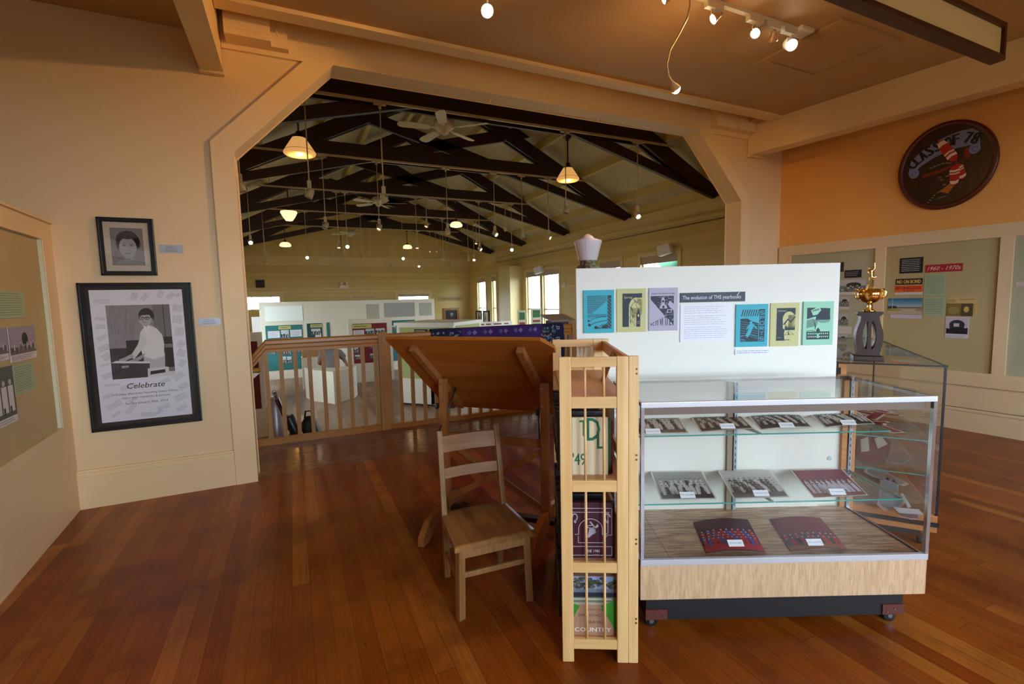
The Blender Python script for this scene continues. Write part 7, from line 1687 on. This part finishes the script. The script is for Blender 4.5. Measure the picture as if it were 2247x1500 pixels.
def patch(pxs, z, c1, c2, lab, name='felt_patch', k=.84, marks=MR):
    P_ = [R2 @ PZ(a, b, z) for a, b in pxs]; c = sum(P_, Vector())/len(P_)
    mb = MB(); A = Art(mb, (c.x, c.y, z+.003), (1, 0, 0), (0, 1, 0), .0012)
    q = [(p.x-c.x, p.y-c.y) for p in P_]; A.poly(q, c1, 0); A.poly([(a*k, b*k) for a, b in q], c2, 1)
    if marks: A.scrib(-.05, -.05, .05, .05, 4, marks, .006)
    return tag(mb.build(name, o=(c.x, c.y, z), rz=A2), lab, 'patch')
patch([(1872, 985), (1880, 960), (1905, 948), (1935, 952), (1955, 970), (1950, 1000), (1925, 1020), (1895, 1020), (1878, 1005)], .42, K(90, 70, 70), K(116, 40, 48), 'large round maroon felt disc on the lower shelf of the second showcase', k=.93, marks=None)
patch([(1888, 965), (1905, 958), (1908, 990), (1890, 992)], .425, K(230, 226, 214), K(226, 222, 208), 'small white paper lying on the maroon disc, the one on the left', 'paper_slip', marks=None)
patch([(1918, 962), (1935, 958), (1948, 975), (1926, 985)], .425, K(230, 226, 214), K(226, 222, 208), 'small white paper lying on the maroon disc, the one on the right', 'paper_slip', marks=None)
patch([(1932, 1050), (1948, 1042), (1952, 1058), (1963, 1046), (1972, 1066), (1970, 1092), (1990, 1100), (1975, 1118), (1940, 1122), (1924, 1108), (1930, 1080)], .23, K(196, 172, 172), K(140, 150, 162), 'blue grey cut-out badge with a notched top on the second showcase floor')
patch([(1898, 1024), (1930, 1028), (1962, 1046), (1996, 1062), (1985, 1068), (1950, 1056), (1915, 1046), (1896, 1036)], .23, K(206, 196, 190), K(160, 146, 142), 'long jagged paper cut-out on the second showcase floor', marks=K(90, 80, 80))
patch([(1965, 1118), (1990, 1120), (2018, 1128), (2020, 1138), (2000, 1141), (1978, 1134), (1966, 1126)], .22, K(206, 190, 186), K(176, 140, 138), 'oval sticker with red print on the second showcase floor')
patch([(1960, 1113), (2016, 1118), (2027, 1130), (1972, 1126)], .245, K(214, 216, 220), K(216, 218, 222), 'white caption strip beside the oval sticker', 'caption_strip', marks=None)
patch([(1975, 1083), (1982, 1083), (2000, 1113), (1992, 1115)], .245, K(214, 216, 220), K(216, 218, 222), 'narrow folded white strip above the oval sticker', 'paper_slip', marks=None)
patch([(1935, 995), (1960, 985), (1990, 990), (2004, 1008), (1975, 1020), (1945, 1016)], .24, K(176, 150, 138), K(140, 104, 88), 'pale outlined brown shape at the back of the second showcase floor', marks=None)
patch([(1870, 806), (1925, 806), (1945, 828), (1885, 830)], .9, K(206, 200, 190), K(160, 150, 140), 'printed page on the top inner ledge under the trophy', 'programme', marks=DK) if False else None
# trophy
T0 = Matrix.Rotation(A2, 3, 'Z').inverted() @ PZ(1905, 792, Z2)
tx, ty = T0.x, T0.y+.04
dist = ((Matrix.Rotation(A2, 3, 'Z') @ Vector((tx, ty, Z2)))-CAM).dot(CM @ Vector((0, 0, -1)))
def hz(py): return CAMH-((py-650)*1.0)/F*dist*1.0+(-.02)
def zat(py, px=1905):
    w_ = Matrix.Rotation(A2, 3, 'Z') @ Vector((tx, ty, 0)); d = ray(px, py); return CAMH+d.z*math.hypot(w_.x, w_.y)/math.hypot(d.x, d.y)
zc0, zc1 = zat(778), zat(684)
t = thing('trophy', 'gold cup trophy with a small figure on a dark carved wooden column', 'trophy', (tx, ty, Z2), A2)
wn = M['walnut']
mb = MB(); mb.box(tx-.075, ty-.06, Z2+.001, tx+.075, ty+.06, zc0-.004, wn, .006); mb.build('wooden_base', parent=t)
mb = MB(); hh = zc1-zc0
pr = [(.052, 0), (.053, .06), (.058, .15), (.063, .25), (.066, .36), (.0665, .45), (.064, .55), (.058, .65), (.051, .74), (.046, .82), (.045, .90), (.051, .94), (.060, .965), (.062, 1.0)]
sl = [(.018, .16), (.030, .30), (.034, .45), (.030, .62), (.018, .78)]
L_ = [(tx-r_, zc0+hh*v) for r_, v in pr]; R_ = [(tx+r_, zc0+hh*v) for r_, v in pr]
for s_ in (-1, 1):
    o_ = [(tx+s_*r_, zc0+hh*v) for r_, v in pr if .14 < v < .8]
    o_ = [(tx+s_*.059, zc0+hh*.15)]+o_+[(tx+s_*.047, zc0+hh*.79)]
    i_ = [(tx+s_*a, zc0+hh*v) for a, v in ((.018, .15), (.027, .22), (.032, .32), (.034, .45), (.031, .58), (.025, .70), (.016, .79))]
    mb.prism([(a, ty-.045, b) for a, b in o_+i_[::-1]], (0, .09, 0), wn)
    i2 = [(tx+s_*a, zc0+hh*v) for a, v in ((.0, .15), (.010, .15), (.008, .45), (.009, .79), (.0, .79))]
    mb.prism([(a, ty-.045, b) for a, b in i2], (0, .09, 0), wn)
mb.prism([(tx-.052, ty-.045, zc0), (tx+.052, ty-.045, zc0), (tx+.059, ty-.045, zc0+hh*.15), (tx-.059, ty-.045, zc0+hh*.15)], (0, .09, 0), wn)
mb.prism([(tx-.047, ty-.045, zc0+hh*.79), (tx+.047, ty-.045, zc0+hh*.79), (tx+.044, ty-.045, zc0+hh*.9), (tx+.062, ty-.045, zc0+hh*.96), (tx+.062, ty-.045, zc1), (tx-.062, ty-.045, zc1), (tx-.062, ty-.045, zc0+hh*.96), (tx-.044, ty-.045, zc0+hh*.9)], (0, .09, 0), wn)
mb.build('wooden_column', parent=t)
G = M['gold']; zcb, zct = zc1, zat(634)
k_ = zct-zcb; rc = .062
mb = MB(); mb.lathe([(.030, 0), (.031, .06*k_), (.015, .12*k_), (.009, .18*k_), (.012, .24*k_), (.008, .30*k_), (.014, .38*k_), (.035, .42*k_), (rc*.9, .58*k_), (rc, .76*k_), (rc*.97, .88*k_), (rc*.80, .98*k_), (rc*.72, 1.0*k_), (.02, 1.01*k_)], (tx, ty, zcb+.001), G, 36); mb.build('gold_cup', parent=t)
for s_ in (-1, 1):
    mb = MB(); mb.tube([(tx+s_*rc*.8, ty, zcb+.93*k_), (tx+s_*rc*1.05, ty, zcb+1.0*k_), (tx+s_*rc*1.25, ty, zcb+.86*k_), (tx+s_*rc*1.15, ty, zcb+.66*k_), (tx+s_*rc*.85, ty, zcb+.56*k_)], .005, G, 8); mb.build('cup_handle', parent=t)
mb = MB(); mb.box(tx-.016, ty-.016, zct, tx+.016, ty+.016, zct+.018, G, .002); mb.build('figure_plinth', parent=t)
zf = zct+.018; H_ = zat(576)-zf
fv = [(0, 0, .38), (.004, 0, .50), (-.002, 0, .62), (-.012, 0, .74), (-.014, 0, .80), (.018, 0, .70), (.020, 0, .86), (.016, 0, 1.0), (-.022, 0, .62), (-.010, 0, .52), (-.004, 0, .2), (-.016, 0, 0), (-.006, 0, 0), (.022, 0, .34), (.032, 0, .40), (.016, 0, .22)]
fe = [(0, 1), (1, 2), (2, 3), (3, 4), (2, 5), (5, 6), (6, 7), (2, 8), (8, 9), (0, 10), (10, 11), (11, 12), (0, 13), (13, 14), (13, 15)]
skin_body('athlete_figure', [(tx+a*.8*1.1, ty+b, zf+.002+c_*H_) for a, b, c_ in fv], fe, [.007, .0065, .007, .005, .007, .004, .0033, .003, .004, .003, .005, .003, .003, .006, .004, .003], G, t, 1)
# ------------------------------------------------------------------ tilting drafting table
A3 = CZr-R(20)
R3 = Matrix.Rotation(-R(20), 3, 'Z').inverted(); O3 = R3 @ Vector((-.133, 2.91, 0))
ox, oy = O3.x, O3.y
t = thing('drafting_table', 'old reddish wooden drafting table with its top tipped steeply, seen from underneath', 'drafting table', (ox, oy, 0), A3)
hN, hF = (-.31, 1.264), (.419, .697)
def bp(x, s, d=0.0):     # s 0 near/high edge .. 1 far/low edge, d below the board
    y = hN[0]+(hF[0]-hN[0])*s; z = hN[1]+(hF[1]-hN[1])*s; L = math.hypot(hF[0]-hN[0], hF[1]-hN[1])
    return Vector((ox+x, oy+y-d*(hN[1]-hF[1])/L, z-d*(hF[0]-hN[0])/L))
xa, xb = -.545, .475
mb = MB(); nrm = bp(0, .5, .0)-bp(0, .5, .022)
mb.prism([bp(xa, 0, .022), bp(xb-.06, 0, .022), bp(xb, .08, .022), bp(xb, 1, .022), bp(xa, 1, .022)], nrm, M['draft']); mb.build('board', parent=t)
mb = MB(); mb.bar(bp(xa, .985, -.012), bp(xb, .985, -.012), .03, .02, M['draft'], up=nrm); mb.build('pencil_ledge', parent=t)
for x in (-.385, .29):
    mb = MB(); mb.bar(bp(x, .07, .042), bp(x, .93, .042), .045, .04, M['draftleg'], up=nrm, c=.006)
    for s_ in (.2, .45, .7): mb.cyl(bp(x-.022, s_, .035), bp(x-.028, s_, .035), .005, M['steel'], n=8)
    mb.build('board_batten', parent=t)
for x in (-.342, .342):
    mb = MB(); mb.box(ox+x-.025, oy-.02, .10, ox+x+.025, oy+.02, .965, M['draftleg'], .005); 
    for z_ in (.93, .82, .58): mb.cyl((ox+x-.01, oy-.02, z_), (ox+x-.01, oy-.024, z_), .007, M['steel'], n=10)
    mb.build('post', parent=t)
    mb = MB(); mb.box(ox+x-.04, oy+.022, .06, ox+x+.01, oy+.045, .62, M['draftleg'], .004); mb.build('outer_post', parent=t)
    mb = MB()
    arc = [(oy-.35, .0), (oy-.345, .05), (oy-.27, .12), (oy-.08, .17), (oy+.08, .17), (oy+.27, .12), (oy+.345, .05), (oy+.35, .0), (oy+.29, .0), (oy+.18, .06), (oy-.18, .06), (oy-.29, .0)]
    mb.prism([(ox+x-.02, a, b) for a, b in arc], (.04, 0, 0), M['draftleg']); mb.build('curved_foot', parent=t)
    mb = MB(); mb.tube([bp(x+(.03 if x < 0 else -.03), .62, .04), Vector((ox+x+.04*(1 if x < 0 else -1), oy+.0, .78)), Vector((ox+x-.03, oy-.02, .62))], .006, K(90, 92, 94, .4, .8), 8); mb.cyl((ox+x-.04, oy-.01, .78), (ox+x-.05, oy-.01, .78), .02, K(90, 92, 94, .4, .8), n=14); mb.build('adjusting_arm', parent=t)
mb = MB(); mb.bar((ox-.342, oy+.01, .58), (ox+.342, oy+.01, .58), .02, .05, M['draftleg']); mb.build('upper_stretcher', parent=t)
mb = MB(); mb.bar((ox-.37, oy+.03, .085), (ox+.42, oy+.03, .085), .05, .03, K(52, 26, 14, .5)); mb.build('lower_stretcher', parent=t)
mb = MB(); mb.bar((ox-.36, oy-.0, .14), (ox+.36, oy-.0, .56), .035, .012, M['draftleg'], up=(0, 1, 0)); mb.build('diagonal_brace', parent=t)
mb = MB(); mb.bar((ox-.36, oy+.016, .56), (ox+.36, oy+.016, .14), .035, .012, M['draftleg'], up=(0, 1, 0)); mb.build('diagonal_brace', parent=t)
# ------------------------------------------------------------------ school chair
A4 = R(-3.5)
R4 = Matrix.Rotation(-A4, 3, 'Z')
fl, fr_, bl_ = R4 @ Vector((.612, 1.955, 0)), R4 @ Vector((.972, 1.94, 0)), R4 @ Vector((.656, 2.313, 0))
lx0, lx1, ly0, ly1 = fl.x, fr_.x+.01, (fl.y+fr_.y)/2, bl_.y+.02
t = thing('school_chair', 'small worn oak school chair in front of the drafting table', 'chair', ((lx0+lx1)/2, (ly0+ly1)/2, 0), A4)
cw = M['chairwood']; SHt = .352
for x, s_ in ((lx0, 1), (lx1-.032, -1)):
    mb = MB(); mb.bar((x+.016-.006*s_, ly0+.016, 0), (x+.016+.004*s_, ly0+.020, SHt-.02), .034, .034, cw, c=.003); mb.build('leg', parent=t)
bk0 = .024
for x, s_ in ((lx0+.018, 1), (lx1-.05, -1)):
    mb = MB(); mb.bar((x+.016, ly1, 0), (x+.016, ly1-.02, SHt), .03, .036, cw, c=.003); mb.build('leg', parent=t)
    mb = MB(); mb.bar((x+.016-.012*s_, ly1-.045, SHt-.01), (x+.016-.006*s_, ly1+.035, .785), .028, .030, cw, c=.006); mb.build('back_post', parent=t)
def sp(u, v):       # saddle seat surface, u across, v front to back
    z = SHt+.012-.016*math.exp(-((u-.5)**2/.05+(v-.45)**2/.10))+.010*math.exp(-((u-.5)**2/.006))*max(0, 1-v*1.8)
    return z
mb = MB(); nn_ = 18; vs = []
def sx(u, v): return (lx0-.014)+(lx1-lx0+.028)*u+(.022*(v)*(1-2*u))
def sy(u, v): return (ly0-.018)+(ly1-ly0-.01)*v+.03*math.sin(math.pi*u)*max(0, v-.8)*5*.6
for j in range(nn_+1):
    for i in range(nn_+1): u, v = i/nn_, j/nn_; vs.append((sx(u, v), sy(u, v), sp(u, v)))
n0 = len(vs); vs += [(a, b, SHt-.014) for a, b, c_ in vs]
fs = [(j*(nn_+1)+i, j*(nn_+1)+i+1, (j+1)*(nn_+1)+i+1, (j+1)*(nn_+1)+i) for j in range(nn_) for i in range(nn_)]
mb.add(vs, fs, M['chairseat'], True); mb.add(vs, [tuple(n0+k for k in f[::-1]) for f in fs], M['chairseat'])
bd = [i for i in range(nn_)]
side = [(i, i+1) for i in range(nn_)]+[(nn_+(nn_+1)*j, nn_+(nn_+1)*(j+1)) for j in range(nn_)]+[(nn_*(nn_+1)+i+1, nn_*(nn_+1)+i) for i in range(nn_)]+[((nn_+1)*(j+1), (nn_+1)*j) for j in range(nn_)]
mb.add(vs, [(a, a+n0, b+n0, b) for a, b in side], M['chairseat']); st = mb.build('seat', parent=t)
for a in ((lx0+.02, ly0+.006, lx1-.02, ly0+.024, 'x'), (lx0+.02, ly1-.03, lx1-.05, ly1-.012, 'x')): 
    mb = MB(); mb.box(a[0], a[1], SHt-.062, a[2], a[3], SHt-.014, cw, .002); mb.build('seat_apron', parent=t)
for x in (lx0+.006, lx1-.024): mb = MB(); mb.box(x+.004, ly0+.03, SHt-.055, x+.018, ly1-.03, SHt-.014, cw); mb.build('seat_apron', parent=t)
mb = MB(); mb.bar((lx0+.02, ly0+.02, .205), (lx1-.02, ly0+.02, .205), .014, .026, cw, c=.003); mb.build('stretcher', parent=t)
for x in (lx0+.02, lx1-.02): mb = MB(); mb.bar((x, ly0+.02, .14), (x+(.012 if x < .8 else -.012), ly1-.01, .14), .013, .024, cw, c=.003); mb.build('stretcher', parent=t)
mb = MB(); mb.bar((lx0+.03, ly1-.01, .17), (lx1-.03, ly1-.01, .17), .013, .024, cw, c=.003); mb.build('stretcher', parent=t)
def slat(z0, z1, nm):
    mb = MB(); k = 14; vs = []
    xa_, xb_ = lx0+.040, lx1-.040
    for i in range(k+1):
        u = i/k; x = xa_+(xb_-xa_)*u; bow = .012*math.sin(math.pi*u)
        for z, dy in ((z0, 0), (z1, 0), (z1, .014), (z0, .014)):
            yb_ = ly1-.045+(z-SHt)*.185+bow-.006; vs.append((x, yb_+dy, z))
    fs = []
    for i in range(k):
        for a, b in ((0, 1), (1, 2), (2, 3), (3, 0)): fs.append((i*4+a, (i+1)*4+a, (i+1)*4+b, i*4+b))
    mb.add(vs, fs, wood_h, False); mb.add(vs, [(0, 1, 2, 3), (k*4+3, k*4+2, k*4+1, k*4)], wood_h); mb.build(nm, parent=t)
wood_h = wood('worn_oak_slat', (120, 78, 40), (168, 116, 66), 0, 0.5)
slat(.672, .755, 'back_slat'); slat(.540, .592, 'back_slat')
